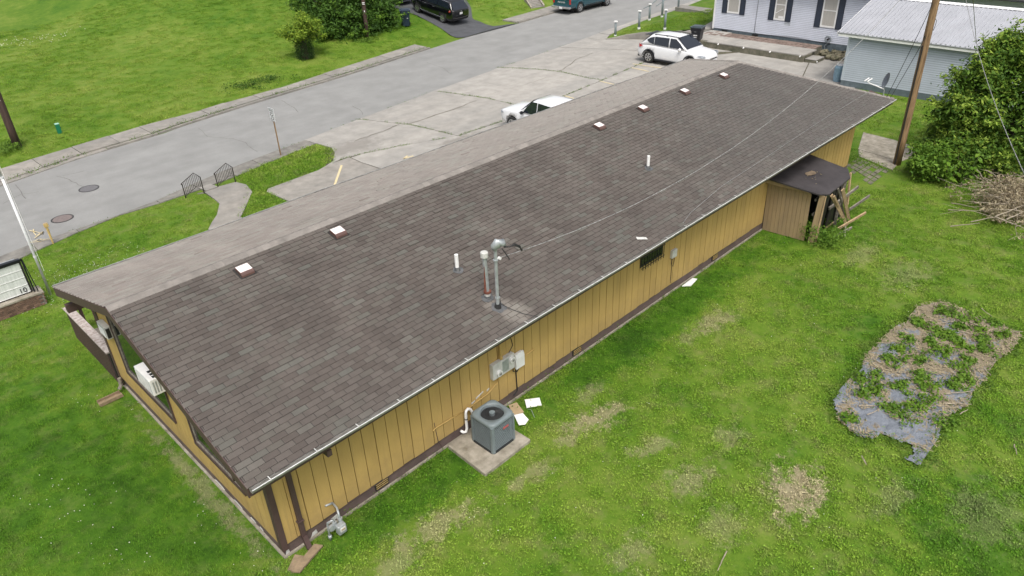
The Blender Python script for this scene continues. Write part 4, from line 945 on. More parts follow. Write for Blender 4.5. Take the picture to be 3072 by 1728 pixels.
# gas meter
gm = thing('gas_meter', 'pale grey gas meter with looped pipes at the near end of the rear wall', 'gas meter', (1.0,-.3,0))
MB().box((1.10,-.42,.27),(.20,.15,.24)).build('meter_case', 'galv', gm, bevel=.03)
MB().box((1.10,-.505,.30),(.13,.02,.10)).build('dial', 'offwhite', gm, bevel=.004); MB().box((1.10,-.518,.31),(.08,.008,.03)).build('dial_window', 'cardboard', gm)
MB().cyl((1.02,-.33,.42), .05, .06, 12).cyl((1.16,-.33,.42), .05, .06, 12).build('coupling', 'galv', gm)
gp = MB(); gp.tube([(.88,-.30,-.02),(.88,-.30,.42),(.90,-.30,.50),(1.0,-.32,.52),(1.02,-.33,.45)], .024, 8); gp.tube([(1.16,-.33,.45),(1.17,-.30,.55),(1.22,-.18,.58),(1.22,-.03,.62)], .024, 8); gp.tube([(1.05,-.02,.66),(1.22,-.03,.62)], .024, 8); gp.cyl((.88,-.30,.10), .04, .08, 10); gp.build('gas_pipe', 'galv', gm, smooth=True)
MB().cyl((.94,-.36,.36), .075, .05, 14, axis='Y').build('regulator', 'galv', gm)
# ---- lean-to shed with its fallen boards
sh = thing('lean_to_shed', 'ramshackle plywood lean-to with a black flat roof against the rear wall', 'shed', (20.7,-1,0))
rf = MB(); rp_ = [(19.28,-.02,2.14),(19.45,-1.84,1.98),(19.75,-2.08,1.95),(21.50,-2.05,1.97),(22.15,-1.7,2.0),(22.35,-.02,2.16)]
rf.plate(rp_, (0,0,-.05)); M['torchroof'] = mat('felt_roof', (.052,.046,.048), .75, .2, 2.2, col2=(.030,.026,.028), bump=.2); rf.build('roof', 'torchroof', sh)
lt = MB()
for k in range(14): x_, y_ = 20.6+random.uniform(-.7,.9), -1.1+random.uniform(-.4,.6); lt.box((x_,y_,2.07-.0),(random.uniform(.02,.07),random.uniform(.01,.03),.012), rz=random.uniform(0,3))
lt.build('litter', 'dryleaf', sh)
stn = MB(); stn.add([(20.75+.28*math.cos(a)*random.uniform(.7,1.2), -.95+.16*math.sin(a)*random.uniform(.7,1.2), 2.09) for a in np.linspace(0,6.1,14)], [tuple(range(14))]); stn.build('leaf_litter', 'fadedsoil', sh)
MB().plate([(19.32,-.02,2.08),(19.32,-.02,1.94),(19.55,-1.55,1.86),(19.55,-1.55,1.96)],(.02,0,0)).build('fascia', 'fadedply', sh)
nb_ = 11; ya, yb_ = -.02, -1.56
for k in range(nb_):
    t0, t1 = k/nb_, (k+1)/nb_-.006; g = lambda t, z: (19.62+.10*t+(.0 if z < 1 else -.10), ya+(yb_-ya)*t, z)
    p = [g(t0,.02+.0*k),g(t1,.02),g(t1,1.93-.10*t1),g(t0,1.93-.10*t0)]
    MB().plate(p, (.02,0,0)).build('plywood_board', 'fadedply', sh)
MB().plate([(19.68,-1.70,.05),(19.74,-1.88,.05),(19.62,-2.0,1.88),(19.60,-1.84,1.90)],(.03,0,0)).build('plywood_board', 'fadedply', sh)
MB().plate([(19.76,-1.90,.05),(19.80,-1.96,.05),(19.66,-2.04,1.86),(19.63,-2.02,1.88)],(.03,0,0)).build('plywood_board', 'wood', sh)
dk_ = MB()
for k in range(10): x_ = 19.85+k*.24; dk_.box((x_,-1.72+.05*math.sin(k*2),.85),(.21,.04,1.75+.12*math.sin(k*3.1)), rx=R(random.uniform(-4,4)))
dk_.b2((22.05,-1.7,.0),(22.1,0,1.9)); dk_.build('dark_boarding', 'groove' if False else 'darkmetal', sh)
for z_ in (.45,1.05,1.6): MB().box((19.90,-1.66,z_),(.25,.06,.09)).build('rail', 'greywood', sh)
for x_, y_ in ((19.85,-1.78),(21.45,-1.88),(22.0,-1.75)): MB().box((x_,y_,.95),(.08,.08,1.9)).build('post', 'greywood', sh)
MB().box((22.0,-1.92,1.35),(.10,.05,1.2), rx=R(-6)).build('loose_batten', 'wood', sh); 
def plank(a, b, wd, th, mt, lb, nm='plank'):
    a, b = Vector(a), Vector(b); d = (b-a); L_ = d.length; d.normalize(); s_ = d.cross(Vector((.3,1,.2))).normalized()*wd/2; t_ = d.cross(s_).normalized()*th/2
    m_ = MB(); m_.add([a-s_-t_,a+s_-t_,a+s_+t_,a-s_+t_,b-s_-t_,b+s_-t_,b+s_+t_,b-s_+t_], [(0,3,2,1),(4,5,6,7),(0,1,5,4),(1,2,6,5),(2,3,7,6),(3,0,4,7)])
    o = m_.build(nm, mt); tag(o, lb, 'plank', 'loose planks by the lean-to'); return o
plank((21.72,-2.22)+(.1,),(19.7,-2.18)+(1.95,), .11, .035, 'wood', 'pale plank leaning against the black lean-to roof, leftmost of the leaning ones')
plank((21.84,-2.12)+(.15,),(19.68,-2.28)+(1.95,), .07, .03, 'wood', 'narrow pale plank leaning just right of the leftmost leaning plank')
plank((21.75,-2.09)+(.3,),(20.02,-2.24)+(2.1,), .06, .03, 'greywood', 'thin greyish stick leaning upright in the middle of the leaning planks')
plank((22.01,-2.16)+(.15,),(20.05,-2.38)+(2.1,), .13, .035, 'wood', 'wide pale plank leaning upright, rightmost of the leaning ones')
plank((21.06,-2.15)+(.18,), (22.3,-2.57)+(.5,), .10, .05, 'wood', 'long pale plank lying propped off the ground, crossing the feet of the leaning planks')
plank((20.76,-2.23)+(.05,), (21.43,-2.49)+(.2,), .10, .04, 'greywood', 'grey plank lying under the long pale plank in the weeds')
plank((20.9,-2.49)+(.03,), (21.81,-2.1)+(.25,), .12, .04, 'greywood', 'short weathered grey plank on end in the weeds by the lean-to')
plank((20.7,-1.83)+(1.0,), (22.25,-2.13)+(1.4,), .12, .05, 'greywood', 'nail-pocked grey board crossing behind the leaning planks at half height')
plank((22.41,-1.95)+(.4,), (23.61,-2.16)+(.6,), .13, .04, 'greywood', 'dark grey board sloping down to the grass right of the lean-to')
plank((20.98,-1.74)+(.1,), (21.78,-1.92)+(.3,), .06, .03, 'wood', 'thin brown stick lying low against the dark side of the lean-to')
# ---- poles
def upole(x, y, z, h, r, mt, lb, lean=(0,0)):
    t = thing('utility_pole', lb, 'utility pole', (x,y,z), group='wooden utility poles')
    n_ = 8; MB().tube([(x+lean[0]*k/n_, y+lean[1]*k/n_, z-.1+(h+.1)*k/n_) for k in range(n_+1)], r, 14, r2=r*.72).build('shaft', mt, t, smooth=True); return t
p3 = upole(29.05,-1.29,0,10.5,.165,'pole','tall light-brown utility pole behind the building, beside the leafy tree', (-.10,.05))
c = MB(); c.tube([(28.88,-1.25,.02),(28.86,-1.23,4.9)], .03, 6); c.build('ground_conduit', 'darkmetal', p3)
c = MB(); c.box((28.84,-1.22,5.35),(.10,.05,.05)); c.box((28.86,-1.22,4.95),(.08,.05,.12)); c.tube([(28.9,-1.45,5.6),(29.15,-1.42,5.9),(29.2,-1.2,6.2)], .012, 5); c.build('bracket', 'darkmetal', p3)
q1 = (4.01,32.55,0.12); q2 = (29.07,36.99,0.55)
p1 = upole(*q1,10,.19,'darkpole','dark creosoted utility pole at the left edge with white tags', (0,0))
p2 = upole(*q2,10,.155,'darkpole','dark brown utility pole in front of the big bush across the street')
for (pp_, q, hs_) in ((p1,q1,((3.05,.16,.02,0),(2.75,.05,.05,.02),(2.45,.03,.03,0))),(p2,q2,((2.55,.13,.03,0),(2.45,.12,.03,.0),(1.95,.04,.07,.0)))):
    dv = Vector((cam.location.x-q[0], cam.location.y-q[1], 0)).normalized(); ang = math.atan2(dv.y, dv.x)
    for hh, wd, ht, o_ in hs_:
        m_ = MB(); m_.box((q[0]+dv.x*.185, q[1]+dv.y*.185, q[2]+hh), (.02, wd*1.4, ht*1.4), rz=ang); m_.build('pole_tag', 'paleboard', pp_)
# ---- overhead cables
def cable(a, b, sag, r, mt, lb, n=40, nm='cable'):
    a, b = Vector(a), Vector(b); m_ = MB()
    m_.tube([a.lerp(b, k/n)+Vector((0,0,-sag*4*(k/n)*(1-k/n))) for k in range(n+1)], r, 5); o = m_.build(nm, mt); return o

cable((29.0,-1.27,8.87), (6.08,-.35,4.545), 1.83, .0095, 'cable', '', nm='service_cable')
tag(bpy.data.objects['service_cable'], 'silvery twisted service cable sagging over the roof from pole to mast', 'cable')
tag(cable((28.86,-1.24,5.35), (27.62,-.86,3.16), .05, .012, 'blackcable', '', nm='drop_cable'), 'black drop cable from the pole bracket to the roof corner', 'cable', 'thin black cables between pole and roof corner')
tag(cable((28.9,-1.22,6.7), (27.5,-.75,3.2), .10, .012, 'blackcable', '', nm='drop_cable'), 'black drop cable from higher on the pole to the roof corner by the dish', 'cable', 'thin black cables between pole and roof corner')
tag(MB().tube([(x, y, zroof(y)+.025) for x, y in ((27.3,-.12),(25,-.17),(22.15,-.23),(19.93,-.33),(17,-.45),(15.35,-.5),(13.2,-.75),(12.6,-.9))], .007, 5).build('roof_cable', 'cable'), 'thin pale cable lying along the shingles from the dish', 'cable')
tag(cable((31.3,-1.61)+(6.6,), (16.61,-7.79)+(4.9,), .35, .010, 'cable', '', nm='span_cable'), 'silvery twisted cable crossing in front of the leafy tree at right', 'cable')
tag(cable((19.17,-4.87)+(8.6,), (25.6,-3.81)+(6.0,), .02, .009, 'cable', '', nm='guy_wire'), 'thin guy wire with two small insulators above the metal roof', 'cable')
# ---- flag pole, reader board, marker, pedestal, speed sign, stair rails
fp = thing('flag_pole', 'tall white pole rising behind the near roof corner', 'flag pole', (.25,15.3,0))
MB().tube([(.25,15.3,0),(.25,15.3,4.2)], .042, 14, r2=.038).build('shaft', 'flagpole', fp, smooth=True); MB().tube([(.25,15.3,4.15),(.25,15.3,8.5)], .034, 14, r2=.025).build('shaft', 'flagpole', fp, smooth=True)
for z_ in (1.45,4.18): MB().cyl((.25,15.3,z_), .05, .05, 14).build('collar', 'flagpole', fp)
MB().tube([(.33,15.26,.9),(.31,15.26,4),(.30,15.27,8.3)], .006, 4).build('halyard', 'white', fp)
rb = thing('reader_board', 'black framed white reader board sign on a low brick base', 'sign', (-1.7,15,0))
bx0, bx1, by, zb_, zt_ = -3.2, -.22, 15.0, .46, 1.60
MB().b2((-3.4,14.78,0),(-.02,15.28,.42)).build('base_core', 'mortar', rb)
bme = MB().b2((-.098,-.02,-.03),(.098,.02,.03)).mesh('brick', 'brick'); bce = MB().b2((-.02,-.045,-.03),(.02,.045,.03)).mesh('brick', 'brick')
for j in range(6):
    z_ = .038+.069*j; x = -3.4+.10+(.104 if j % 2 else 0)
    while x < -.1: link('brick', bme, rb, Vector((x,14.772,z_))-rb.location); x += .208
    for yy in (14.84,14.95,15.06,15.17,15.26): link('brick', bme, rb, Vector((-.018,yy,z_))-rb.location, R(90)) if (j+int(yy*10)) % 2 else None
MB().b2((-3.44,14.74,.42),(.02,15.32,.47)).build('coping', 'oldconcrete', rb)
MB().b2((bx0,by-.02,zb_+.03),(bx1,by+.10,zt_)).build('cabinet', 'darkmetal', rb)
MB().b2((bx0+.05,by-.028,zb_+.06),(bx1-.06,by-.022,zt_-.05)).build('face', 'readerboard', rb)
for k in range(4): MB().b2((bx0+.05,by-.040,zb_+.06+.262*k),(bx1-.06,by-.029,zb_+.075+.262*k)).build('letter_track', 'white', rb)
fr = MB()
fr.b2((bx0-.04,by-.09,zt_+.02),(bx1+.05,by-.05,zt_+.08)); fr.b2((bx1+.01,by-.09,zb_+.02),(bx1+.05,by-.05,zt_+.08)); fr.tube([(bx1+.05,by-.07,zt_+.04),(bx1+.10,by-.28,zb_+.10),(bx1+.10,by-.10,zb_+.02)], .016, 6)
fr.b2((bx0,by+.0,zt_+.0),(bx1,by+.16,zt_+.03)); fr.build('frame', 'blackplastic', rb)
MB().b2((bx0,by+.17,zt_+.0),(bx1-.1,by+.22,zt_+.04)).build('lamp_housing', 'galv', rb)
def text(s, size, mt, mtx, nm, par, ext=.004):
    cu_ = bpy.data.curves.new('t', 'FONT'); cu_.body = s; cu_.size = size; cu_.extrude = ext; cu_.align_x = 'CENTER'; cu_.align_y = 'CENTER'; cu_.resolution_u = 3
    o = bpy.data.objects.new('t', cu_); COL.objects.link(o); dg = bpy.context.evaluated_depsgraph_get(); me = bpy.data.meshes.new_from_object(o.evaluated_get(dg)); bpy.data.objects.remove(o)
    me.materials.clear(); me.materials.append(M[mt]); q = bpy.data.objects.new(nm, me); COL.objects.link(q); q.matrix_world = mtx
    if par: q.parent = par; q.matrix_parent_inverse = Matrix.Translation(-Vector(par.location)) @ Matrix.Identity(4)
    return q
def face(loc, n, up=(0,0,1)):
    n = Vector(n).normalized(); up = Vector(up); x = up.cross(n).normalized(); y = n.cross(x); m_ = Matrix((x,y,n)).transposed().to_4x4(); m_.translation = Vector(loc); return m_
text('10', .24, 'signink', face((bx1-.25,by-.045,zb_+.17),(0,-1,0)), 'letters', rb)
mk = (1.59,19.41); my_ = thing('marker_post', 'short faded yellow marker post with a wider top at the kerb', 'marker post', (*mk,0))
MB().tube([(*mk,0),(*mk,.72)], .028, 8, r2=.045).build('shaft', 'yellow', my_); MB().box((mk[0],mk[1],.78),(.15,.11,.14)).build('head', 'yellow', my_, bevel=.015); MB().box((mk[0],mk[1],.86),(.12,.09,.02)).build('cap', 'cardboard', my_)
pe = (6.22,33.24,0.14); ped = thing('utility_pedestal', 'small green plastic utility pedestal with pale top in the far lawn', 'utility box', pe)
MB().box((pe[0],pe[1],pe[2]+.24),(.19,.19,.52)).build('housing', 'green', ped, bevel=.015); MB().box((pe[0],pe[1],pe[2]+.51),(.20,.20,.03)).build('top', 'palegreen', ped); MB().box((pe[0]+.11,pe[1]-.05,pe[2]+.3),(.03,.03,.06)).build('latch', 'darkmetal', ped)
sg = (12.25,21.04); ss = thing('speed_limit_sign', 'white 25 speed limit sign on a thin brown post at the kerb', 'road sign', (*sg,0))
MB().b2((sg[0]-.025,sg[1]-.025,0),(sg[0]+.02,sg[1]+.025,2.30)).build('post', 'pole', ss)
MB().b2((sg[0]-.045,sg[1]-.24,1.72),(sg[0]-.03,sg[1]+.24,2.34)).build('panel', 'signface', ss)
bo = MB()
for a, b in (((-.22,1.74),(.22,1.755)),((-.22,2.305),(.22,2.32)),((-.22,1.755),(-.205,2.305)),((.205,1.755),(.22,2.305))): bo.b2((sg[0]-.049,sg[1]+a[0],a[1]),(sg[0]-.0455,sg[1]+b[0],b[1]))
bo.build('border', 'signink', ss)
text('SPEED', .125, 'signink', face((sg[0]-.048,sg[1],2.22),(-1,0,0)), 'lettering', ss, .002); text('LIMIT', .125, 'signink', face((sg[0]-.048,sg[1],2.10),(-1,0,0)), 'lettering', ss, .002)
text('25', .34, 'signink', face((sg[0]-.048,sg[1],1.90),(-1,0,0)), 'lettering', ss, .003)
def stair_rail(a, b, lb):
    a, b = Vector(a), Vector(b); d = b-a; L_ = d.length; ang = math.atan2(d.y, d.x); t = thing('stair_railing', lb, 'railing', (a.x,a.y,0), ang, 'iron railings at the street steps')
    def lc(m_): return m_
    pk = .72*L_; zA, zB, zK = .68, .76, 1.0
    tops = lambda x: zA+(zK-zA)*x/pk if x < pk else zK+(zB-zK)*(x-pk)/(L_-pk)
    bots = lambda x: .08+(.32)*x/pk if x < pk else .40-.06*(x-pk)/(L_-pk)
    for x, top in ((0,zA),(L_,zB)): MB().tube([(x,0,-.05),(x,0,top)], .022, 6).build('post', 'ironwork', t, world=False) 
    MB().tube([(0,0,zA),(pk,0,zK),(L_,0,zB)], .016, 6).build('top_rail', 'ironwork', t, world=False)
    MB().tube([(0,0,bots(0)),(pk,0,bots(pk)),(L_,0,bots(L_))], .012, 6).build('bottom_rail', 'ironwork', t, world=False)
    MB().tube([(0,-.0,zA),(-.03,0,zA-.06)], .03, 6).build('scroll', 'ironwork', t, world=False)
    for k in range(1, 11): x = L_*k/11; MB().tube([(x,0,bots(x)),(x,0,tops(x))], .009, 4).build('baluster', 'ironwork', t, world=False)
    return t
stair_rail((6.90,19.66),(7.66,19.53),'left black iron stair railing, farther from the speed sign, by the front walk')
stair_rail((8.36,19.66),(9.12,19.53),'right black iron stair railing, beside the small grass island')
for k in range(2): structure(MB().b2((7.75,19.55+.33*k,-.05),(8.3,19.88+.33*k,.10-.03*k)).build('path_step', 'walkconcrete'))

# ------------------------------------------------------------------ neighbours
hs = thing('vinyl_house', 'pale blue-grey vinyl-sided house with navy shutters and white windows', 'house', (46.6,12,0))
HX, HY0, HY1 = 46.6, 7.0, 18.35
MB().b2((HX+.03,HY0,.50),(HX+9,HY1-.03,3.9)).build('wall', 'lapgap', hs)
lp = MB(); z = .56
W_ = [(15.92,17.72,1.70,3.5),(12.48,14.12,1.60,3.5),(8.98,10.82,1.50,3.5)]
while z < 3.85:
    segs = [(HY0, HY1)]
    lp.add([(HX-.022,HY0,z),(HX-.022,HY1,z),(HX+.005,HY1,z+.096),(HX+.005,HY0,z+.096),(HX+.028,HY0,z),(HX+.028,HY1,z)], [(0,3,2,1),(0,1,5,4)]); z += .112
stuff(lp.build('lap_siding', 'lap', hs))
MB().b2((HX-.04,HY1-.10,.50),(HX+.10,HY1+.02,3.85)).build('corner_trim', 'white', hs)
MB().b2((HX+.02,HY0,.0),(HX+8.9,HY1-.05,.50)).build('foundation', 'slate', hs)
blk = MB().b2((-.02,-.193,-.092),(.02,.193,.092)).mesh('block', 'slate')
for j in range(3):
    y = HY1-.25-(.2 if j % 2 else 0); z = .02+.098+.17*j
    while y > 8.3:
        if not (abs(y-17.4) < .35 and j == 2) : link('block', blk, hs, Vector((HX-.0,y,min(z,.44)))-hs.location)
        y -= .40
for y in (17.35,14.95): MB().b2((HX-.03,y-.25,.32),(HX+.0,y+.2,.48)).build('foundation_vent', 'darkmetal', hs)
MB().b2((HX-.12,HY1-.12,.5),(HX-.05,HY1-.03,3.85)).build('downspout', 'white', hs)
for i, (ya, yb2, z0, z1) in enumerate(W_):
    fr = MB(); sw = .42; y0, y1 = ya+sw, yb2-sw; 
    fr.b2((HX-.055,y0,z0),(HX-.0,y1,z0+.10)); fr.b2((HX-.05,y0,z0+.10),(HX,y0+.09,z1)); fr.b2((HX-.05,y1-.09,z0+.10),(HX,y1,z1)); fr.b2((HX-.05,y0+.09,z1-.1),(HX,y1-.09,z1)); fr.b2((HX-.045,y0+.09,(z0+z1)/2+.03),(HX-.005,y1-.09,(z0+z1)/2+.09))
    w_ = fr.build('window', 'white', hs); MB().b2((HX-.03,y0+.09,z0+.1),(HX-.025,y1-.09,z1-.1)).build('pane', 'curtain' , w_)
    for yy in (ya, yb2-sw+.02):
        s_ = MB().b2((HX-.055,yy,z0-.05),(HX-.02,yy+sw-.02,z1+.05)).build('shutter', 'shutter', hs)
        for za, zc in ((z0+.03,(z0+z1)/2-.1),((z0+z1)/2,z1-.03)):
            MB().b2((HX-.063,yy+.06,za),(HX-.056,yy+sw-.08,zc)).build('panel', 'shutter', s_)
    if i == 1:
        MB().tube([(HX-.034,y0+.2,z0+.75),(HX-.034,y1-.12,z0+.45)], .03, 5).build('hanging_decoration', 'white', w_); MB().box((HX-.036,(y0+y1)/2-.1,z0+.2),(.01,.35,.16)).build('sill_ornament', 'white', w_)
MB().plate([(HX-.5,HY0-.1,3.72),(HX-.5,HY1+.4,3.72),(HX+4.5,HY1+.4,5.6),(HX+4.5,HY0-.1,5.6)],(0,0,.1)).build('roof', 'darkroof', hs)
MB().plate([(HX+9.5,HY0-.1,3.72),(HX+9.5,HY1+.4,3.72),(HX+4.5,HY1+.4,5.6),(HX+4.5,HY0-.1,5.6)],(0,0,.1)).build('roof', 'darkroof', hs)
MB().tube([(HX-.04,14.98,3.8),(HX-.04,15.0,.62),(HX-.05,14.8,.53),(HX-.04,12,.62),(HX-.04,9.5,.50)], .012, 4).build('wall_cable', 'darkmetal', hs)
hr = thing('hose_reel', 'grey hose wound on a wall reel low on the house wall', 'hose reel', (HX-.2,9.65,.75))
for r_ in (.14,.18,.22): MB().tube([(HX-.14-.02*(r_*10%1),9.65+r_*math.cos(a),.80+r_*math.sin(a)) for a in np.linspace(0,6.28,22)], .022, 6).build('hose', 'hose', hr)
MB().cyl((HX-.12,9.65,.80), .06, .22, 12, axis='X').build('hub', 'darkmetal', hr); MB().tube([(HX-.12,9.62,.6),(HX-.2,9.8,.35),(HX-.25,9.7,.1)], .014, 6).build('hose_tail', 'hose', hr)
wb = thing('wire_basket', 'small wire basket hanging under the middle window shutter', 'basket', (HX-.12,12.62,1.45))
for z_ in (1.38,1.5): MB().tube([(HX-.12+.1*math.cos(a),12.62+.2*math.sin(a),z_) for a in np.linspace(0,6.28,18)], .008, 4).build('hoop', 'galv', wb)
for k in range(10): a = 2*math.pi*k/10; MB().tube([(HX-.12+.1*math.cos(a),12.62+.2*math.sin(a),1.52),(HX-.12+.08*math.cos(a),12.62+.16*math.sin(a),1.36)], .006, 4).build('wire', 'galv', wb)
# raised walk along the house
tr = thing('raised_walk', 'raised concrete walk with dark stained face along the house wall', 'retaining wall', (44.6,13,0))
MB().prism([(42.85,16.55),(42.82,9.55),(44.0,9.5),(44.55,9.8),(44.55,9.7),(46.3,9.9),(46.3,18.2),(43.1,18.2)], -.1, .40).build('mass', 'mossconcrete', tr)
for k, (ya, yc) in enumerate(((16.5,14.5),(14.48,12.9),(12.88,11.2),(11.18,9.56))): MB().b2((42.82,ya,.40),(44.75,yc,.465)).build('slab', 'concrete', tr)
MB().b2((43.1,16.52,.40),(46.2,18.2,.46)).build('slab', 'concrete', tr)
MB().b2((43.0,8.75,-.1),(44.15,9.5,.22)).build('step', 'mossconcrete', tr); MB().b2((42.99,8.74,.22),(44.16,9.5,.24)).build('step_top', 'concrete', tr)
rbk = MB().b2((-.19,-.095,-.02),(.19,.095,.03)).mesh('brick', 'redbrick')
y = 17.9
while y > 9.9:
    for q in range(3): link('brick', rbk, tr, Vector((44.95+.42*q+random.uniform(-.03,.03),y+random.uniform(-.02,.02),.43+random.uniform(-.01,.015)))-tr.location, random.uniform(-.08,.08))
    y -= .205
for y in (15.6,13.7,11.8,9.75):
    c_ = MB().tube([(42.84,y,.40),(42.78,y,.40),(42.74,y,.36)], .045, 8).build('drain_cap', 'white', tr)
MB().tube([(43.1,8.74,.14),(43.02,8.70,.12)], .04, 8).build('drain_cap', 'white', tr)
for k in range(34):
    x_, y_ = random.uniform(44.4,46.2), random.uniform(7.7,9.5); r_ = random.uniform(.12,.26); m_ = MB(); vs = []
    for zz, rr in ((-.05,.9),(.06,1),(.15,.72)):
        for q in range(7): a = 2*math.pi*q/7; vs.append((x_+r_*rr*math.cos(a)*1.2*random.uniform(.85,1.15), y_+r_*rr*math.sin(a)*random.uniform(.85,1.15), zz+(.15 if k > 14 else 0)))
    m_.add(vs, [(j*7+i,j*7+(i+1)%7,(j+1)*7+(i+1)%7,(j+1)*7+i) for j in range(2) for i in range(7)]+[tuple(range(14,21))]); m_.build('stone', 'stone', rkp if k else None) if k else None
    if k == 0:
        rkp = thing('rock_pile', 'pile of mossy flat stones between the raised walk and the garage', 'rocks', (45.3,8.6,0)); m_.build('stone', 'stone', rkp)
# garage with ribbed metal roof
ga = thing('garage', 'blue-grey vinyl garage with a silvery ribbed metal roof', 'garage', (41.5,.5,0))
GX, GY0, GY1 = 39.25, -4.6, 5.55
MB().b2((GX+.03,GY0,.05),(GX+8,GY1,2.95)).build('wall', 'lapgap', ga)
MB().b2((GX-.04,GY0,-.05),(GX+.02,GY1+.03,.34)).build('foundation', 'slate', ga); MB().b2((GX-.0,GY1,-.05),(GX+7.9,GY1+.03,.34)).build('foundation', 'slate', ga)
lp = MB(); z = .35
while z < 2.86:
    lp.add([(GX-.02,GY0,z),(GX-.02,GY1+.02,z),(GX+.005,GY1+.02,z+.096),(GX+.005,GY0,z+.096),(GX+.025,GY0,z),(GX+.025,GY1+.02,z)], [(0,3,2,1),(0,1,5,4)])
    lp.add([(GX,GY1+.04,z),(GX+8,GY1+.04,z),(GX+8,GY1,z+.108),(GX,GY1,z+.108)], [(0,1,2,3)]); z += .112
stuff(lp.build('lap_siding', 'lap2', ga)); MB().b2((GX-.03,GY1-.06,.34),(GX+.05,GY1+.06,2.86)).build('corner_trim', 'lap2', ga)
ex, rx_, ez, rz_ = GX-.30, 43.5, 2.95, 4.18; ry0, ry1 = -4.0, 6.15
def gp_(x, y, d=0): return (x, y, ez+(rz_-ez)*(x-ex)/(rx_-ex)+d)
MB().plate([gp_(ex,ry1),gp_(rx_,ry1),gp_(rx_,ry0-1),gp_(ex,ry0-1)],(0,0,-.05)).build('roof', 'roofmetal', ga)
MB().plate([(rx_,ry1,rz_),(rx_+4.3,ry1,ez),(rx_+4.3,ry0-1,ez),(rx_,ry0-1,rz_)],(0,0,-.05)).build('roof', 'roofmetal', ga)
rm = MB().plate([(0,0,0),(rx_-ex,0,rz_-ez),(rx_-ex,.055,rz_-ez),(0,.055,0)],(0,0,.05)).mesh('roof_rib', 'roofmetal')
y = ry1-.06
while y > ry0-1: link('roof_rib', rm, ga, Vector((ex,y-.03,ez+.001))-ga.location); y -= .228
MB().b2((ex+.02,ry0-1,ez-.20),(ex+.05,ry1-.05,ez-.06)).build('eave_trim', 'white', ga); MB().b2((ex+.0,ry0-1,ez-.065),(ex+.05,ry1,ez-.048)).build('drip_gap', 'darkmetal', ga)
MB().plate([(rx_-.22,ry1+.02,rz_-.02),(rx_,ry1+.02,rz_+.05),(rx_,ry0-1,rz_+.05),(rx_-.22,ry0-1,rz_-.02)],(0,0,.012)).build('ridge_cap', 'white', ga)
MB().plate([gp_(ex,ry1+.01,-.13),gp_(rx_,ry1+.01,-.13),gp_(rx_,ry1+.01,.0),gp_(ex,ry1+.01,.0)],(0,.02,0)).build('rake_trim', 'white', ga)
MB().add([(GX+.02,GY1,2.9),(GX+8,GY1,2.9),(rx_,GY1,rz_-.1)],[(0,1,2)]).build('gable', 'lap2', ga)
bp_ = thing('plastic_barrel', 'pale blue plastic barrel half hidden at the garage corner', 'barrel', (39.9,6.1,0)); MB().tube([(39.95,6.05,0),(39.95,6.05,.35),(39.95,6.05,.8),(39.95,6.05,.95)], [.24,.28,.28,.2], 16).build('body', 'blueplastic', bp_); MB().cyl((39.95,6.05,.97), .2, .03, 16).build('lid', 'white', bp_)
# far dark roof and slab beyond the garage
fh = thing('dark_roof_house', 'dark-roofed building beyond the garage ridge at the top edge', 'house', (60,-2,0))
MB().b2((57,-18,0),(66,10,2.6)).build('wall', 'lap2', fh)
MB().plate([(56,-19,2.5),(61,-19,4.6),(61,11,4.6),(56,11,2.5)],(0,0,.1)).build('roof', 'darkroof', fh); MB().plate([(66,-19,2.5),(61,-19,4.6),(61,11,4.6),(66,11,2.5)],(0,0,.1)).build('roof', 'darkroof', fh)
structure(MB().prism([(49,-14),(56,-14),(56,0),(50,0)], -.05, .03).build('far_pavement', 'oldconcrete'))
# retaining wall, grass strip behind it, pipe posts with white caps and hand rail
rw = thing('retaining_wall', 'low grey concrete retaining wall curving behind the white crossover', 'retaining wall', (41.5,21,0))
RWp = [(40.84,23.87),(41.2,23.4),(42.0,22.6),(42.6,21.6),(42.9,20.7),(43.5,19.95),(44.6,19.6)]; RWh = [.04,.12,.32,.5,.55,.55,.5]
for i in range(len(RWp)-1):
    a, b = Vector((*RWp[i],0)), Vector((*RWp[i+1],0)); d = (b-a).normalized(); n_ = Vector((-d.y,d.x,0))*.16
    MB().add([a,b,b+n_,a+n_,a+Vector((0,0,RWh[i])),b+Vector((0,0,RWh[i+1])),b+n_+Vector((0,0,RWh[i+1])),a+n_+Vector((0,0,RWh[i]))], [(0,1,5,4),(1,2,6,5),(2,3,7,6),(3,0,4,7),(4,5,6,7)]).build('wall_section', 'walkconcrete' if i else 'walkconcrete', rw)
yard = MB(); yard.add([(*RWp[0],.03),(41.3,23.5,.10),(42.1,22.7,.30),(42.75,21.7,.47),(43.0,20.8,.52),(43.6,20.05,.52),(46.5,19.3,.45),(52,20.5,.45),(58,23.0,.45),(58,26.0,.25),(53,fW(53)-.05,.15),(48,fW(48)-.05,.12),(44.5,fW(44.5)-.05,.08)], [tuple(range(13))]); structure(yard.build('side_lawn', 'lawn'))
structure(MB().prism([(43.9,19.6),(46.6,18.5),(60,18.5),(60,22.6),(52,20.4),(46.5,19.25)], .0, .47).build('side_walk', 'concrete'))
structure(MB().prism([(52.16,25.25),(53.34,25.41),(53.22,22.27),(51.27,21.58),(51.77,22.45)], .0, .50).build('entry_walk', 'walkconcrete'))
posts = [(42.0,23.75,.05,1.05,'post nearest the parking lot, at the low tip of the retaining wall'),(43.55,22.75,.45,1.25,'post on the retaining wall with a drip of white paint below'),(47.9,24.85,.15,1.2,'post carrying the lower end of the hand rail'),(49.3,24.6,.2,1.7,'post in the middle of the hand rail by the street'),(52.4,25.1,.2,1.5,'post at the far end of the hand rail'),(44.2,20.9,.52,1.35,'post rising right behind the roof of the white crossover')]
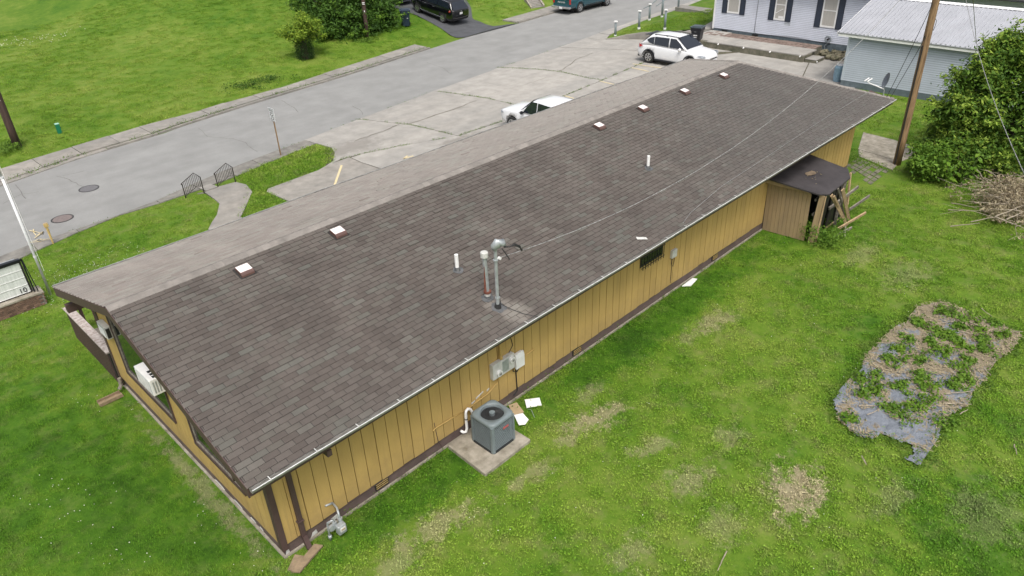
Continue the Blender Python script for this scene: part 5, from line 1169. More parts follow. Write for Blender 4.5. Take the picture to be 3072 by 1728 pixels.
for i, (x, y, z, h, lb) in enumerate(posts):
    t = thing('pipe_post', 'grey pipe '+lb, 'post', (x,y,z), group='grey pipe posts with white caps')
    MB().tube([(x,y,z-.1),(x,y,z+h)], .085, 14).build('pipe', 'galv' if False else 'acgrey', t, smooth=True); MB().cyl((x,y,z+h+.02), .14, .07, 16).build('cap', 'white', t); MB().cyl((x,y,z+.05), .11, .14, 12).build('base_collar', 'white', t)
ra = thing('hand_rail', 'sloping double grey pipe hand rail by the street', 'railing', (49,24.8,1))
MB().tube([(47.2,24.95,1.15),(47.9,24.9,1.25),(49.3,24.6,1.95),(52.4,25.1,2.6)], .035, 8).build('upper_rail', 'acgrey', ra); MB().tube([(48.6,24.75,1.15),(49.3,24.65,1.35),(52.4,25.1,2.0)], .035, 8).build('lower_rail', 'acgrey', ra)
# concrete stairs in the bank
st0, st1 = Vector((46.82,36.73,0.08)), Vector((48.25,36.58,0.02)); up_ = (Vector((48.1,38.83,0.41))-st0); up_.z = 0; up_.normalize(); sdv = (st1-st0).normalized()
stt = thing('bank_stairs', 'narrow concrete stairs with side walls climbing the grass bank', 'stairs', tuple(st0))
for k in range(9):
    a = st0+up_*(.30*k); a.z = hz(a.x,a.y)-.3; q = [a, a+sdv*1.3, a+sdv*1.3+up_*.32, a+up_*.32]; MB().prism([(p.x,p.y) for p in q], a.z, st0.z+.02+.075*k).build('step', 'walkconcrete', stt)
for s_ in (-.18,1.3):
    a = st0+sdv*s_-up_*.1; b = a+up_*3.0; w2 = sdv*.18; vs = [a,a+w2,b+w2,b]; lo = [Vector((p.x,p.y,-.1)) for p in vs]; hi = [Vector((p.x,p.y,st0.z+(.12 if i < 2 else .85))) for i, p in enumerate(vs)]
    MB().add(lo+hi, [(3,2,1,0),(4,5,6,7),(0,1,5,4),(1,2,6,5),(2,3,7,6),(3,0,4,7)]).build('side_wall', 'oldconcrete', stt)
# wheeled carts
def cart(x, y, z, ang, body, lb, s=1.0, marks=()):
    t = thing('wheeled_cart', lb, 'trash cart', (x,y,z), ang, 'wheeled trash carts'); t.scale = (s,s,s)
    m_ = MB(); lv = [(0.06,.22,.24),(.5,.26,.27),(.80,.285,.30),(.84,.32,.335),(1.0,.33,.345)]; vs = []
    for zz, hx, hy in lv:
        for sx, sy in ((-1,-1),(1,-1),(1,1),(-1,1)):
            for q in ((.82,1),(1,.82)) if sx*sy < 0 else ((1,.82),(.82,1)): vs.append((sx*hx*q[0], sy*hy*q[1], zz))
    n_ = 8; m_.add(vs, [(j*n_+i,j*n_+(i+1)%n_,(j+1)*n_+(i+1)%n_,(j+1)*n_+i) for j in range(4) for i in range(n_)]+[tuple(range(7,-1,-1)),tuple(range(32,40))]); m_.build('bin', body, t, world=False)
    l_ = MB(); l_.box((0,0,1.03),(.70,.73,.05)); l_.box((0,.02,1.07),(.5,.5,.04)); l_.build('lid', 'binlid' if body != 'navy' else 'navy', t, world=False, bevel=.01)
    l_ = MB(); l_.tube([(-.30,.36,.98),(-.30,.44,1.0),(.30,.44,1.0),(.30,.36,.98)], .018, 6); l_.build('handle', body, t, world=False)
    for sx in (-1,1): MB().cyl((sx*.27,.27,.12), .12, .06, 16, axis='X').build('wheel', 'rubber', t, world=False)
    for (fx_, fz, wd, ht) in marks: MB().box((fx_, -.296-.0*fz, fz),(wd,.012,ht), rx=R(-3)).build('print', 'redbadge_text', t, world=False)
    return t
c1_ = (33.42,37.85,0.6); cart(*c1_, R(-35), 'navy', 'navy blue wheeled trash cart on the grass beside the black van', 1.2, ((-.13,.80,.12,.035),(.12,.55,.1,.03)))
cart(43.05,17.45,.03, R(-80), 'blackplastic', 'black wheeled trash cart at the corner of the vinyl house, behind the white crossover', 1.22, ((-.02,.80,.13,.022),(.0,.60,.22,.055),(.0,.50,.18,.04)))

# ------------------------------------------------------------------ vehicles (local: +x forward, z up)
def loft(mb, rings):
    n = len(rings[0]); vs = [p for r in rings for p in r]
    fs = [(j*n+i, j*n+(i+1)%n, (j+1)*n+(i+1)%n, (j+1)*n+i) for j in range(len(rings)-1) for i in range(n)]
    return mb.add(vs, fs+[tuple(range(n-1,-1,-1)), tuple((len(rings)-1)*n+i for i in range(n))])
def smoothst(st, n=3):
    """catmull-rom densify of station tuples"""
    out = []
    for i in range(len(st)-1):
        p0, p1, p2, p3 = st[max(i-1,0)], st[i], st[i+1], st[min(i+2,len(st)-1)]
        for k in range(n):
            t = k/n; out.append(tuple(.5*((2*b)+(-a+c)*t+(2*a-5*b+4*c-d)*t*t+(-a+3*b-3*c+d)*t**3) for a,b,c,d in zip(p0,p1,p2,p3)))
    out.append(st[-1]); return out
def vehicle(name, lb, cat, loc, ang, S, paint, st, gh, wheels, rw, group=None, rim='chrome', wb_w=.22, sides=(), extras=None, scale=1.0, tint='carglass', spokes=5):
    t = thing(name, lb, cat, loc, ang, group); t.scale = (scale,)*3
    b = MB(); rings = []
    for x, zb, zs, w in smoothst(st, 4):
        half = [(w*.80,zb),(w*.95,zb+.05),(w*1.0,zb+.22),(w*.995,(zb+zs)/2+.08),(w*.965,zs-.09),(w*.90,zs-.025),(w*.78,zs),(w*.4,zs+.02)]
        rings.append([(x,y,z) for y,z in half]+[(x,0,zs+.026)]+[(x,-y,z) for y,z in reversed(half)])
    loft(b, rings); body = b.build('body', paint, t, smooth=True, world=False)
    # wheel openings cut through the body sides
    cut = MB()
    for x in wheels:
        for s in (1,-1): cut.cyl((x, s*(S-.10), rw*1.0), rw*1.20, .50, 28, axis='Y')
    co = bpy.data.objects.new('cut', cut.mesh('cut', 'rubber')); COL.objects.link(co); co.parent = t
    md = body.modifiers.new('arch', 'BOOLEAN'); md.operation = 'DIFFERENCE'; md.object = co; md.solver = 'EXACT'
    dg = bpy.context.evaluated_depsgraph_get(); me = bpy.data.meshes.new_from_object(body.evaluated_get(dg)); body.modifiers.clear(); old = body.data; body.data = me
    bpy.data.objects.remove(co)
    if len(me.materials) < 2: me.materials.append(M['rubber'])
    ew = body.modifiers.new('ws', 'WEIGHTED_NORMAL')
    # cabin
    if gh:
        xf0, xf1, xr1, xr0, zb, zr, wb, wt = gh; g = MB(); rings = []
        def sec(x, z, w0, w1): # cross-section from belt to z
            h = z-zb; return [(x,w0,zb-.03),(x,w0+(w1-w0)*.5,zb+h*.5),(x,w1+.015,zb+h*.82),(x,w1-.05,zb+h*.965),(x,w1*.55,z+.012),(x,0,z+.02)]+[(x,-w1*.55,z+.012),(x,-w1+.05,zb+h*.965),(x,-w1-.015,zb+h*.82),(x,-w0-(w1-w0)*.5,zb+h*.5),(x,-w0,zb-.03)]
        crown = lambda x: zr-.035*((x-(xf1+xr1)/2)/((xf1-xr1)/2))**2 if xr1 <= x <= xf1 else zr-.035
        for k in range(5): u = k/4; rings.append(sec(xf0+(xf1-xf0)*u, zb+(crown(xf1)-zb)*u, wb, wb+(wt-wb)*u if u else wb))
        for k in range(1,5): x = xf1+(xr1-xf1)*k/4; rings.append(sec(x, crown(x), wb, wt))
        for k in range(1,5): u = k/4; rings.append(sec(xr1+(xr0-xr1)*u, crown(xr1)+(zb-crown(xr1))*u, wb, wt+(wb-wt)*u))
        loft(g, rings); cab = g.build('cabin', paint, t, smooth=True, world=False)
        def side(x, f, s): # point on side glass at belt fraction f
            return (x, s*(wb+(wt-wb)*f*.95+.014), zb+(zr-zb)*f)
        for s in (1,-1):
            for poly in sides:
                q = [side(x, f, s) for x, f in poly]; MB().plate(q, (0,-s*.012,0)).build('side_window', tint, cab, world=False) if False else MB().plate(q, (0,-s*.012,0)).build('side_window', tint, t, world=False)
        def ws(x0, z0, x1, z1, w0, w1, nm):
            d = Vector((x1-x0,0,z1-z0)); n_ = Vector((-(z1-z0),0,(x1-x0))).normalized()
            if n_.z < 0: n_ = -n_
            o = n_*.042; rows = []
            for u in (.06,.5,.93):
                x, z, w = x0+(x1-x0)*u, z0+(z1-z0)*u, w0+(w1-w0)*u; rows.append([(x+o.x, j/4*w, z+o.z) for j in range(-4,5)])
            m_ = MB(); m_.add([p for r in rows for p in r], [(i*9+j,i*9+j+1,(i+1)*9+j+1,(i+1)*9+j) for i in range(2) for j in range(8)]); m_.build(nm, tint, t, smooth=True, world=False)
        ws(xf0, zb, xf1, zr-.03, wb*.93, wt*.88, 'windshield'); ws(xr0, zb, xr1, zr-.03, wb*.88, wt*.86, 'rear_window')
    for x in wheels:
        for s in (1,-1):
            w_ = MB(); y0 = s*(S-.115); w_.tube([(x,y0-s*wb_w/2,rw),(x,y0-s*(wb_w/2-.02),rw),(x,y0+s*(wb_w/2-.03),rw),(x,y0+s*wb_w/2,rw)], [rw*.9,rw,rw,rw*.9], 28); wh_ = w_.build('wheel', 'rubber', t, world=False)
            rm_ = MB(); yy = y0+s*(wb_w/2+.004)
            rr = rw*.64
            for k in range(24): a0, a1 = 2*math.pi*k/24, 2*math.pi*(k+1)/24; rm_.add([(x+math.cos(a)*q, yy, rw+math.sin(a)*q) for a, q in ((a0,rr),(a1,rr),(a1,rr*.86),(a0,rr*.86))], [(0,1,2,3)])
            for k in range(spokes):
                a = 2*math.pi*k/spokes+.3
                for da in (-.13,.13): rm_.add([(x+math.cos(a+da*.9)*q-math.sin(a)*e, yy+.003*s, rw+math.sin(a+da*.9)*q+math.cos(a)*e) for q, e in ((rr*.12,-.014),(rr*.9,-.016),(rr*.9,.016),(rr*.12,.014))], [(0,1,2,3)])
            rm_.cyl((x,yy,rw), rr*.2, .02, 12, axis='Y'); r2_ = rm_.build('rim', rim, wh_, world=False); r2_.location = Vector(r2_.location)-Vector(wh_.location)
            hb_ = MB().cyl((x, yy-s*.012, rw), rr*.98, .01, 24, axis='Y').build('rim_well', 'acdark', wh_, world=False); hb_.location = Vector(hb_.location)-Vector(wh_.location)
            li = MB().cyl((x, s*(S-.34), rw), rw*1.2, .02, 24, axis='Y').build('wheel_well', 'rubber', t, world=False)
    MB().box(((st[0][0]+st[-1][0])/2, 0, .28), (abs(st[-1][0]-st[0][0])*.86, S*1.5, .12)).build('underbody', 'rubber', t, world=False)
    if extras: extras(t)
    return t
def bx(t, c, d, mt, nm, bev=.01, **k): return MB().box(c, d, **k).build(nm, mt, t, world=False, bevel=bev)
# white crossover
def ex1(t):
    for s in (1,-1):
        for x in (1.36,-1.36):   # black arch cladding
            m_ = MB()
            for k in range(14):
                a0, a1 = math.pi*k/14, math.pi*(k+1)/14; y = s*.905
                m_.add([(x+math.cos(a)*q, yq, .35+math.sin(a)*q) for a, q, yq in ((a0,.395,y+s*.012),(a1,.395,y+s*.012),(a1,.45,y-s*.005),(a0,.45,y-s*.005))], [(0,1,2,3)])
            m_.build('arch_trim', 'blackplastic', t, world=False)
        bx(t, (0,s*.895,.27), (1.9,.04,.09), 'blackplastic', 'sill_trim')
        m_ = MB(); m_.tube([(.55,s*.60,1.50),(.45,s*.60,1.585),(-.2,s*.61,1.61),(-1.0,s*.60,1.585),(-1.25,s*.58,1.50)], .022, 6); m_.build('roof_rail', 'blackplastic', t, world=False)
        for x in (.42,-.35,-1.1): bx(t, (x,s*.605,1.57), (.14,.04,.06), 'blackplastic', 'rail_foot')
        mr = MB(); mr.tube([(.72,s*.86,1.0),(.74,s*.98,1.03),(.72,s*1.06,1.03)], [.05,.10,.07], 10); mr.build('mirror', 'whitegloss', t, world=False, smooth=True)
        bx(t, (.70,s*.92,.96), (.08,.12,.05), 'blackplastic', 'mirror_stalk')
        MB().plate([(-2.16,s*.70,.83),(-2.02,s*.87,.83),(-1.76,s*.895,.93),(-2.02,s*.86,1.02),(-2.15,s*.72,1.03)],(0,s*.02,0)).build('tail_light', 'redlight', t, world=False)
        MB().plate([(2.20,s*.62,.72),(2.05,s*.82,.74),(1.78,s*.86,.84),(2.02,s*.80,.86),(2.16,s*.66,.82)],(0.01,s*.015,.012)).build('headlight', 'headlight', t, world=False)
    bx(t, (-2.13,0,.42), (.12,1.55,.26), 'blackplastic', 'rear_bumper', .03); bx(t, (-1.72,0,1.50), (.30,1.12,.03), 'blackplastic', 'spoiler')
    MB().plate([(.15,-.42,1.572),(.15,.42,1.572),(-.42,.42,1.588),(-.42,-.42,1.588)],(0,0,.008)).build('sunroof', 'carglass', t, world=False)
    MB().tube([(1.0,-.5,1.035),(.82,.0,1.10),(.78,.2,1.12)], .012, 4).tube([(1.02,.1,1.03),(.86,.5,1.09)], .012, 4).build('wiper', 'rubber', t, world=False)
    MB().plate([(1.10,-.70,1.0),(1.10,.70,1.0),(.98,.70,1.035),(.98,-.70,1.035)],(0,0,.006)).build('cowl', 'blackplastic', t, world=False)
st = [(-2.22,.42,.72,.62),(-2.17,.36,.95,.80),(-1.9,.30,1.02,.88),(-1.2,.22,1.03,.90),(0,.20,1.01,.905),(1.0,.21,.99,.90),(1.5,.24,.94,.885),(1.95,.28,.85,.82),(2.15,.32,.74,.70),(2.22,.38,.62,.55)]
sd = [[(.92,.06),(-.02,.06),(-.06,.84),(.30,.84),(.62,.50)],[(-.10,.06),(-1.05,.10),(-1.08,.80),(-.13,.84)],[(-1.09,.11),(-1.42,.24),(-1.58,.45),(-1.40,.66),(-1.12,.79)]]
vehicle('crossover', 'white crossover with black wheel arches parked nose right by the retaining wall', 'car', (37.97,15.72,.03), R(-90), .90, 'whitegloss', st, (1.12,.25,-1.35,-2.0,1.0,1.60,.83,.66), (1.36,-1.36), .345, 'white vehicles in the parking lot', sides=sd, extras=ex1, scale=1.13, spokes=6)
# white pickup, mostly hidden by the roof
def ex2(t):
    for s in (1,-1):
        mr = MB(); mr.tube([(.95,s*.90,1.12),(.95,s*1.03,1.14),(.93,s*1.10,1.15)], [.04,.09,.08], 8); mr.build('mirror', 'blackplastic', t, world=False)
        MB().plate([(2.66,s*.62,.78),(2.55,s*.86,.80),(2.30,s*.93,.88),(2.56,s*.84,.98),(2.66,s*.70,.96)],(0,s*.012,0)).build('headlight', 'headlight', t, world=False)
        MB().plate([(-1.55,s*.90,1.05),(-2.7,s*.90,1.05),(-2.7,s*.80,1.07),(-1.55,s*.80,1.07)],(0,0,.03)).build('bed_rail', 'whitegloss', t, world=False)
    bx(t, (-2.1,0,1.065), (1.05,1.5,.012), 'blackplastic', 'bed', 0)
    bx(t, (2.68,0,.72), (.04,1.1,.22), 'blackplastic', 'grille')
    MB().tube([(1.25,-.5,1.12),(1.1,.05,1.20)], .012, 4).build('wiper', 'rubber', t, world=False)
    for s in (1,-1): MB().tube([(.15,s*.55,1.715),(-1.1,s*.56,1.73)], .015, 4).build('roof_ditch', 'offwhite', t, world=False)
st = [(-2.72,.45,.95,.80),(-2.66,.36,1.06,.90),(-1.5,.30,1.06,.93),(0,.28,1.08,.935),(1.0,.28,1.09,.93),(1.7,.30,1.09,.925),(2.3,.34,1.04,.90),(2.62,.40,.95,.80),(2.72,.50,.82,.66)]
sd = [[(1.02,.06),(.16,.06),(.14,.86),(.45,.86),(.78,.5)],[(.10,.06),(-.80,.06),(-.78,.80),(.08,.86)],[(-.86,.08),(-1.22,.10),(-1.15,.70),(-.86,.78)]]
vehicle('pickup_truck', 'white pickup truck with dark side glass, half hidden behind the roof ridge', 'pickup truck', (22.62,12.98,.03), R(90), .93, 'whitegloss', st, (1.30,.42,-1.25,-1.5,1.07,1.80,.87,.72), (1.75,-1.65), .38, 'white vehicles in the parking lot', sides=sd, extras=ex2, scale=1.0)
# black minivan on the driveway
def ex3(t):
    for s in (1,-1):
        MB().plate([(-2.56,s*.50,.98),(-2.50,s*.84,.96),(-2.15,s*.975,1.0),(-2.2,s*.97,1.14),(-2.50,s*.86,1.16),(-2.56,s*.55,1.12)],(-.012,s*.012,0)).build('tail_light', 'redlight', t, world=False)
        MB().tube([(.9,s*.80,1.66),(-1.9,s*.80,1.69)], .015, 4).build('roof_rail', 'chrome', t, world=False)
        mr = MB(); mr.tube([(1.25,s*.97,1.12),(1.25,s*1.10,1.14),(1.23,s*1.16,1.14)], [.04,.09,.08], 8); mr.build('mirror', 'blackgloss', t, world=False)
        for x in (.55,-.45): bx(t, (x,s*.992,1.02), (.20,.02,.03), 'chrome', 'door_handle')
        MB().tube([(1.2,s*.975,.42),(-1.5,s*.985,.42)], .010, 4).build('side_strip', 'chrome', t, world=False)
    bx(t, (-2.565,0,1.06), (.03,1.1,.045), 'chrome', 'trim_bar'); bx(t, (-2.585,0,1.07), (.02,.12,.10), 'chrome', 'emblem'); bx(t, (-2.575,-.0,.90), (.02,.30,.16), 'white', 'license_plate', .004)
    bx(t, (-2.57,.45,.78), (.02,.22,.03), 'chrome', 'model_badge', .002)
    MB().tube([(-2.56,-.85,.62),(-2.66,-.4,.60),(-2.66,.4,.60),(-2.56,.85,.62)], .03, 8).build('bumper_edge', 'darkmetal', t, world=False)
st = [(-2.58,.48,1.05,.72),(-2.54,.38,1.18,.90),(-2.2,.30,1.22,.97),(-1.0,.25,1.16,.99),(.5,.24,1.10,.99),(1.5,.26,1.05,.97),(2.1,.28,.96,.93),(2.45,.34,.80,.80),(2.58,.42,.66,.62)]
sd = [[(1.30,.06),(.45,.06),(.42,.85),(.55,.85),(.95,.55)],[(.40,.06),(-.75,.06),(-.75,.85),(.37,.85)],[(-.80,.06),(-2.15,.10),(-1.95,.82),(-.80,.85)]]
va, vf = Vector((36.59,37.03,0.38)), Vector((36.49,40.3,0.94)); hd = math.atan2(vf.y-va.y, vf.x-va.x)
ax_ = Vector((math.cos(hd), math.sin(hd), 0)); lat = Vector((-math.sin(hd), math.cos(hd), 0)); base = va+ax_*1.47*1.02-lat*.86*1.0
van = vehicle('minivan', 'black minivan with red tail lights parked on the dark driveway', 'car', (base.x,base.y,(va.z+vf.z)/2+.06), hd, .98, 'blackgloss', st, (1.95,.85,-2.05,-2.48,1.16,1.72,.93,.76), (1.53,-1.47), .35, 'dark cars on the driveway', sides=sd, extras=ex3, scale=1.02, spokes=5)
slope = math.atan2(hz(base.x+ax_.x*1.5, base.y+ax_.y*1.5)-hz(base.x-ax_.x*1.5, base.y-ax_.y*1.5), 3.0); van.rotation_euler = (0, -slope, hd)
def fc(t): pass
dw = Vector((36.09,42.98,1.4)); c2p = dw-lat*.9+ax_*1.35
v2 = vehicle('dark_car', 'dark car at the top edge, only its rear wheel and flank showing beside the hedge', 'car', (c2p.x,c2p.y,dw.z+.25), hd, .92, 'blackgloss', [(-2.3,.45,.8,.7),(-2.2,.3,.95,.88),(0,.22,.98,.92),(1.2,.22,.92,.90),(2.1,.3,.8,.8),(2.3,.4,.65,.6)], (1.0,.2,-1.2,-1.9,.95,1.42,.84,.64), (1.4,-1.4), .34, 'dark cars on the driveway', sides=[[(.8,.06),(-1.3,.06),(-1.0,.8),(.3,.8)]], extras=fc)
v2.rotation_euler = (0, -slope, hd)
# teal pickup at the kerb
def ex4(t):
    bx(t, (-2.66,0,.82), (.03,1.36,.62), 'teal', 'tailgate', .01)
    for s in (1,-1): MB().plate([(-2.68,s*.72,.72),(-2.68,s*.86,.72),(-2.68,s*.86,1.08),(-2.68,s*.72,1.08)],(-.02,0,0)).build('tail_light', 'redlight', t, world=False)
    b_ = MB(); b_.box((-2.78,0,.48),(.20,1.74,.14)); b_.box((-2.86,0,.42),(.04,.5,.12)); b_.build('rear_bumper', 'chrome', t, world=False, bevel=.02)
    bx(t, (-2.895,-.05,.45), (.015,.28,.13), 'white', 'license_plate', .003)
    bx(t, (-1.75,0,1.10), (1.75,1.35,.02), 'blackplastic', 'bed', 0)
    for s in (1,-1):
        MB().tube([(1.2,s*.86,.40),(-.9,s*.88,.40)], .02, 5).build('side_strip', 'darkmetal', t, world=False)
        m_ = MB()
        for x in (1.62,-1.62):
            for k in range(12):
                a0, a1 = math.pi*k/12, math.pi*(k+1)/12; m_.add([(x+math.cos(a)*q, s*(.875+e), .38+math.sin(a)*q) for a, q, e in ((a0,.44,.03),(a1,.44,.03),(a1,.52,.0),(a0,.52,.0))], [(0,1,2,3)])
        m_.build('arch_flare', 'teal', t, world=False)
    cu_ = text('FRONTIER', .15, 'redbadge_text', Matrix.Identity(4), 'tailgate_lettering', None, .002); cu_.parent = t; cu_.matrix_basis = face((-2.68,.05,.80),(-1,0,0)); cu_.matrix_parent_inverse = Matrix.Identity(4)
    bx(t, (-2.68,-.25,1.0), (.01,.12,.05), 'chrome', 'emblem', .003)
st = [(-2.66,.45,1.02,.80),(-2.60,.38,1.10,.86),(-1.5,.34,1.10,.885),(0,.32,1.10,.885),(1.2,.32,1.08,.88),(2.1,.36,1.0,.85),(2.5,.42,.88,.74),(2.6,.5,.78,.62)]
vehicle('pickup_truck', 'teal pickup truck with steel rear bumper parked at the far kerb', 'pickup truck', (49.75,33.02,.012), 0, .885, 'teal', st, (1.35,.6,-.75,-.85,1.08,1.70,.80,.66), (1.62,-1.62), .36, sides=[[(1.0,.06),(.1,.06),(.1,.84),(.5,.84)],[(.05,.06),(-.68,.06),(-.68,.84),(.05,.84)]], extras=ex4, scale=1.17, rim='chrome', spokes=6)

# ------------------------------------------------------------------ vegetation
def limb(mb, a, b, r0, r1, k=4, wob=.12):
    a, b = Vector(a), Vector(b); pts = [a.lerp(b, i/k)+Vector((random.uniform(-1,1),random.uniform(-1,1),random.uniform(-.5,.5)))*(wob*(a-b).length*.3 if 0 < i < k else 0) for i in range(k+1)]
    mb.tube(pts, [r0+(r1-r0)*i/k for i in range(k+1)], 6); return pts
def leafy(tips, per, spread, size, mt, nm, parent, drop=.0, up=.5, aspect=.45, flat=.6):
    P_, N_ = [], []
    for tp_ in tips:
        n = int(per*random.uniform(.6,1.4)); d = rng.normal(size=(n,3))*np.array([1,1,flat])*spread*random.uniform(.7,1.3)
        P_.append(np.array(tp_)+d-np.array([0,0,drop])*np.abs(d[:,:1])); nn = np.tile([0,0,up],(n,1))+d*.6/spread*.5; N_.append(nn)
    P_ = np.concatenate(P_); N_ = np.concatenate(N_); P_[:,2] = np.maximum(P_[:,2], .03)
    v, f = leafcloud(P_, N_, size, aspect); me = leafmesh(nm, v-np.array(parent.location), f, mt); o = link(nm, me, parent); return o
def crown_tips(c, rad, n, seed, shell=.55):
    r_ = np.random.default_rng(seed); out = []
    while len(out) < n:
        d = r_.normal(size=3); d /= np.linalg.norm(d); k = r_.uniform(shell,1)**.6
        w_ = 1+.28*mnoise.noise(Vector(d*2.2)+Vector((seed,0,0)))+.18*mnoise.noise(Vector(d*5)+Vector((0,seed,0)))
        out.append(np.array(c)+d*np.array(rad)*k*w_)
    return out
# big leafy tree at the right
tb = thing('leafy_tree', 'large leafy green tree filling the right edge behind the brush pile', 'tree', (31.8,-4.4,0))
tk = MB(); trunk_top = Vector((31.8,-4.5,2.0)); limb(tk, (31.8,-4.4,-.1), trunk_top, .20, .15)
lobes = [((31.0,-2.75,2.2),(1.1,.9,1.2)),((31.3,-3.0,3.5),(1.2,.85,1.1)),((31.9,-3.5,4.5),(1.2,.8,.8)),((31.0,-3.6,2.5),(1.3,1.1,1.3)),((31.5,-4.4,3.6),(1.5,1.2,1.2)),((30.6,-3.9,1.1),(1.2,1.0,1.0)),((30.8,-5.0,1.8),(1.4,1.2,1.4)),((32.1,-4.7,4.8),(1.4,1.2,.9)),((32.0,-5.8,3.8),(1.8,1.5,1.6)),((31.5,-6.6,2.2),(1.8,1.5,1.8)),((33.5,-6.6,4.4),(1.8,1.6,1.6)),((30.9,-2.6,1.1),(1.0,.8,.9))]
tips = []
for i, (c, r_) in enumerate(lobes):
    limb(tk, trunk_top-Vector((0,0,random.uniform(0,1))), Vector(c)-Vector((0,0,.4)), .09, .04); tt = crown_tips(c, r_, 46, i+1, .35); tips += tt
    for q in tt[:7]: limb(tk, Vector(c)-Vector((0,0,.3)), q, .035, .010, 3)
def shoots(mb, tips, n, c0, lo, hi, seed, droop=.1):
    r_ = random.Random(seed); out = []; c0 = Vector(c0)
    for q in r_.sample(list(tips), min(n, len(tips))):
        q = Vector(q); d = (q-c0); d.normalize(); d = (d+Vector((r_.uniform(-.5,.5), r_.uniform(-.5,.5), r_.uniform(0,.7)))).normalized(); L_ = r_.uniform(lo, hi); e = q+d*L_; mb.tube([q, q+d*L_*.5, e-Vector((0,0,droop*L_))], .008, 4, r2=.004)
        for k in range(5): out.append(np.array(q.lerp(e, .25+.19*k))+np.array([0,0,-droop*L_*.5]))
    return out
tw = MB(); outer = shoots(tw, tips, 230, (31.5,-4.6,2.2), .35, .95, 5, .15)
stuff(leafy(outer, 13, .10, .17, 'treetip', 'shoot_leaves', tb, drop=.5)); stuff(tw.build('twigs', 'bark', tb))
tk.build('trunk', 'bark', tb)
hi_ = sorted(tips, key=lambda q: -(q[2]+.35*mnoise.noise(Vector(q)*1.3)*3))
stuff(leafy(tips, 56, .24, .19, 'treeleaf', 'crown', tb, drop=.5))
sel = [q for q in tips if mnoise.noise(Vector(q)*1.7) > .05 or random.random() < .18]
stuff(leafy([q+np.array([0,0,.12]) for q in sel], 26, .15, .17, 'treetip', 'young_leaves', tb, drop=.4))
# shrub beside the pole
def bush(nm, lb, c, rad, n, per, spread, size, mt, seed, aspect=.5, stems=6, cat='shrub', group=None):
    t = thing(nm, lb, cat, (c[0],c[1],c[3] if len(c) > 3 else 0), group=group); s_ = MB(); base = Vector((c[0],c[1],c[3] if len(c) > 3 else 0)); tt = crown_tips(c[:3], rad, n, seed, .3)
    tt = [q for q in tt if q[2] > base.z+.05]
    for q in tt[:stems]: limb(s_, base, q, .025, .008, 3)
    s_.build('stems', 'bark', t); stuff(leafy(tt, per, spread, size, mt, 'foliage', t, aspect=aspect)); return t
bush('shrub', 'bright green leafy shrub at the foot of the light-brown utility pole', (28.2,-2.75,.75), (1.0,.85,.85), 80, 34, .17, .16, 'bush', 21)
bush('shrub', 'green shrub spreading between the pole shrub and the big tree', (29.2,-3.5,.8), (1.0,.9,.9), 60, 34, .2, .16, 'treeleaf', 22)
kn = thing('broad_leaved_plant', 'plant with big drooping oval leaves in front of the dark tree shade', 'plant', (28.0,-3.9,0)); s_ = MB()
kl = MB()
for k in range(8):
    a = random.uniform(0,6.28); b0 = Vector((28.0+.25*math.cos(a),-3.85+.25*math.sin(a),0)); top = b0+Vector((.35*math.cos(a),.35*math.sin(a),random.uniform(.9,1.6))); limb(s_, b0, top, .012, .006, 3)
    for q in range(11):
        p_ = b0.lerp(top, .25+.75*q/10); a2 = q*2.4+k; d = Vector((math.cos(a2),math.sin(a2),-.35)).normalized(); w_ = d.cross(Vector((0,0,1))).normalized(); L_ = random.uniform(.20,.32); m0 = p_+d*L_*.45
        kl.add([p_, m0+w_*L_*.28+Vector((0,0,.02)), m0*1+d*L_*.25+w_*L_*.2-Vector((0,0,.01)), p_+d*L_, m0+d*L_*.25-w_*L_*.2-Vector((0,0,.01)), m0-w_*L_*.28+Vector((0,0,.02)), m0-Vector((0,0,.015))], [(0,6,1),(1,6,2),(2,6,3),(3,6,4),(4,6,5),(5,6,0)])
s_.build('stems', 'bark', kn); stuff(kl.build('leaves', 'knot', kn))
# brush pile
br = thing('brush_pile', 'heap of cut branches with withered leaves below the big tree', 'brush pile', (27,-6,0)); s_ = MB()
for k in range(75):
    c_ = Vector((random.gauss(27.0,1.0), random.gauss(-6.2,.75), random.uniform(.1,.75))); a = random.gauss(2.75,.5); L_ = random.uniform(.6,1.7); d = Vector((math.cos(a),math.sin(a),random.uniform(-.12,.22)))
    limb(s_, c_-d*L_, c_+d*L_, random.uniform(.010,.022), .004, 4, .18)
for a_, b_ in (((n_a,n_b)) for n_a, n_b in (((23.84,-5.58)+(.5,),(24.06,-6.2)+(.8,)),((24.06,-6.2)+(.8,),(24.22,-7.08)+(.6,)),((24.08,-6.19)+(.8,),(25.96,-6.63)+(.7,)),((23.95,-4.99)+(.1,),(24.17,-5.79)+(.4,)),((25.24,-4.5)+(.15,),(25.07,-5.29)+(.4,)),((25.81,-4.42)+(.2,),(25.2,-5.37)+(.5,)),((28.86,-4.28)+(.6,),(26.7,-5.52)+(.7,)),((28.49,-4.27)+(.5,),(27.31,-5.09)+(.7,)),((24.55,-6.46)+(.6,),(25.41,-6.77)+(.7,)))): limb(s_, a_, b_, .022, .010, 5, .06)
s_.build('branches', 'twig', br)
dl_ = [np.array((random.gauss(27.0,.95), random.gauss(-6.15,.62), abs(random.gauss(.38,.22))+.04)) for k in range(230)]
stuff(leafy(dl_, 34, .13, .12, 'dryleaf', 'withered_leaves', br, up=.2, aspect=.4))
stuff(leafy([np.array((random.gauss(27.2,.9), random.gauss(-6.0,.6), .12)) for k in range(60)], 30, .18, .09, 'treeleaf', 'green_leaves', br, up=.4))
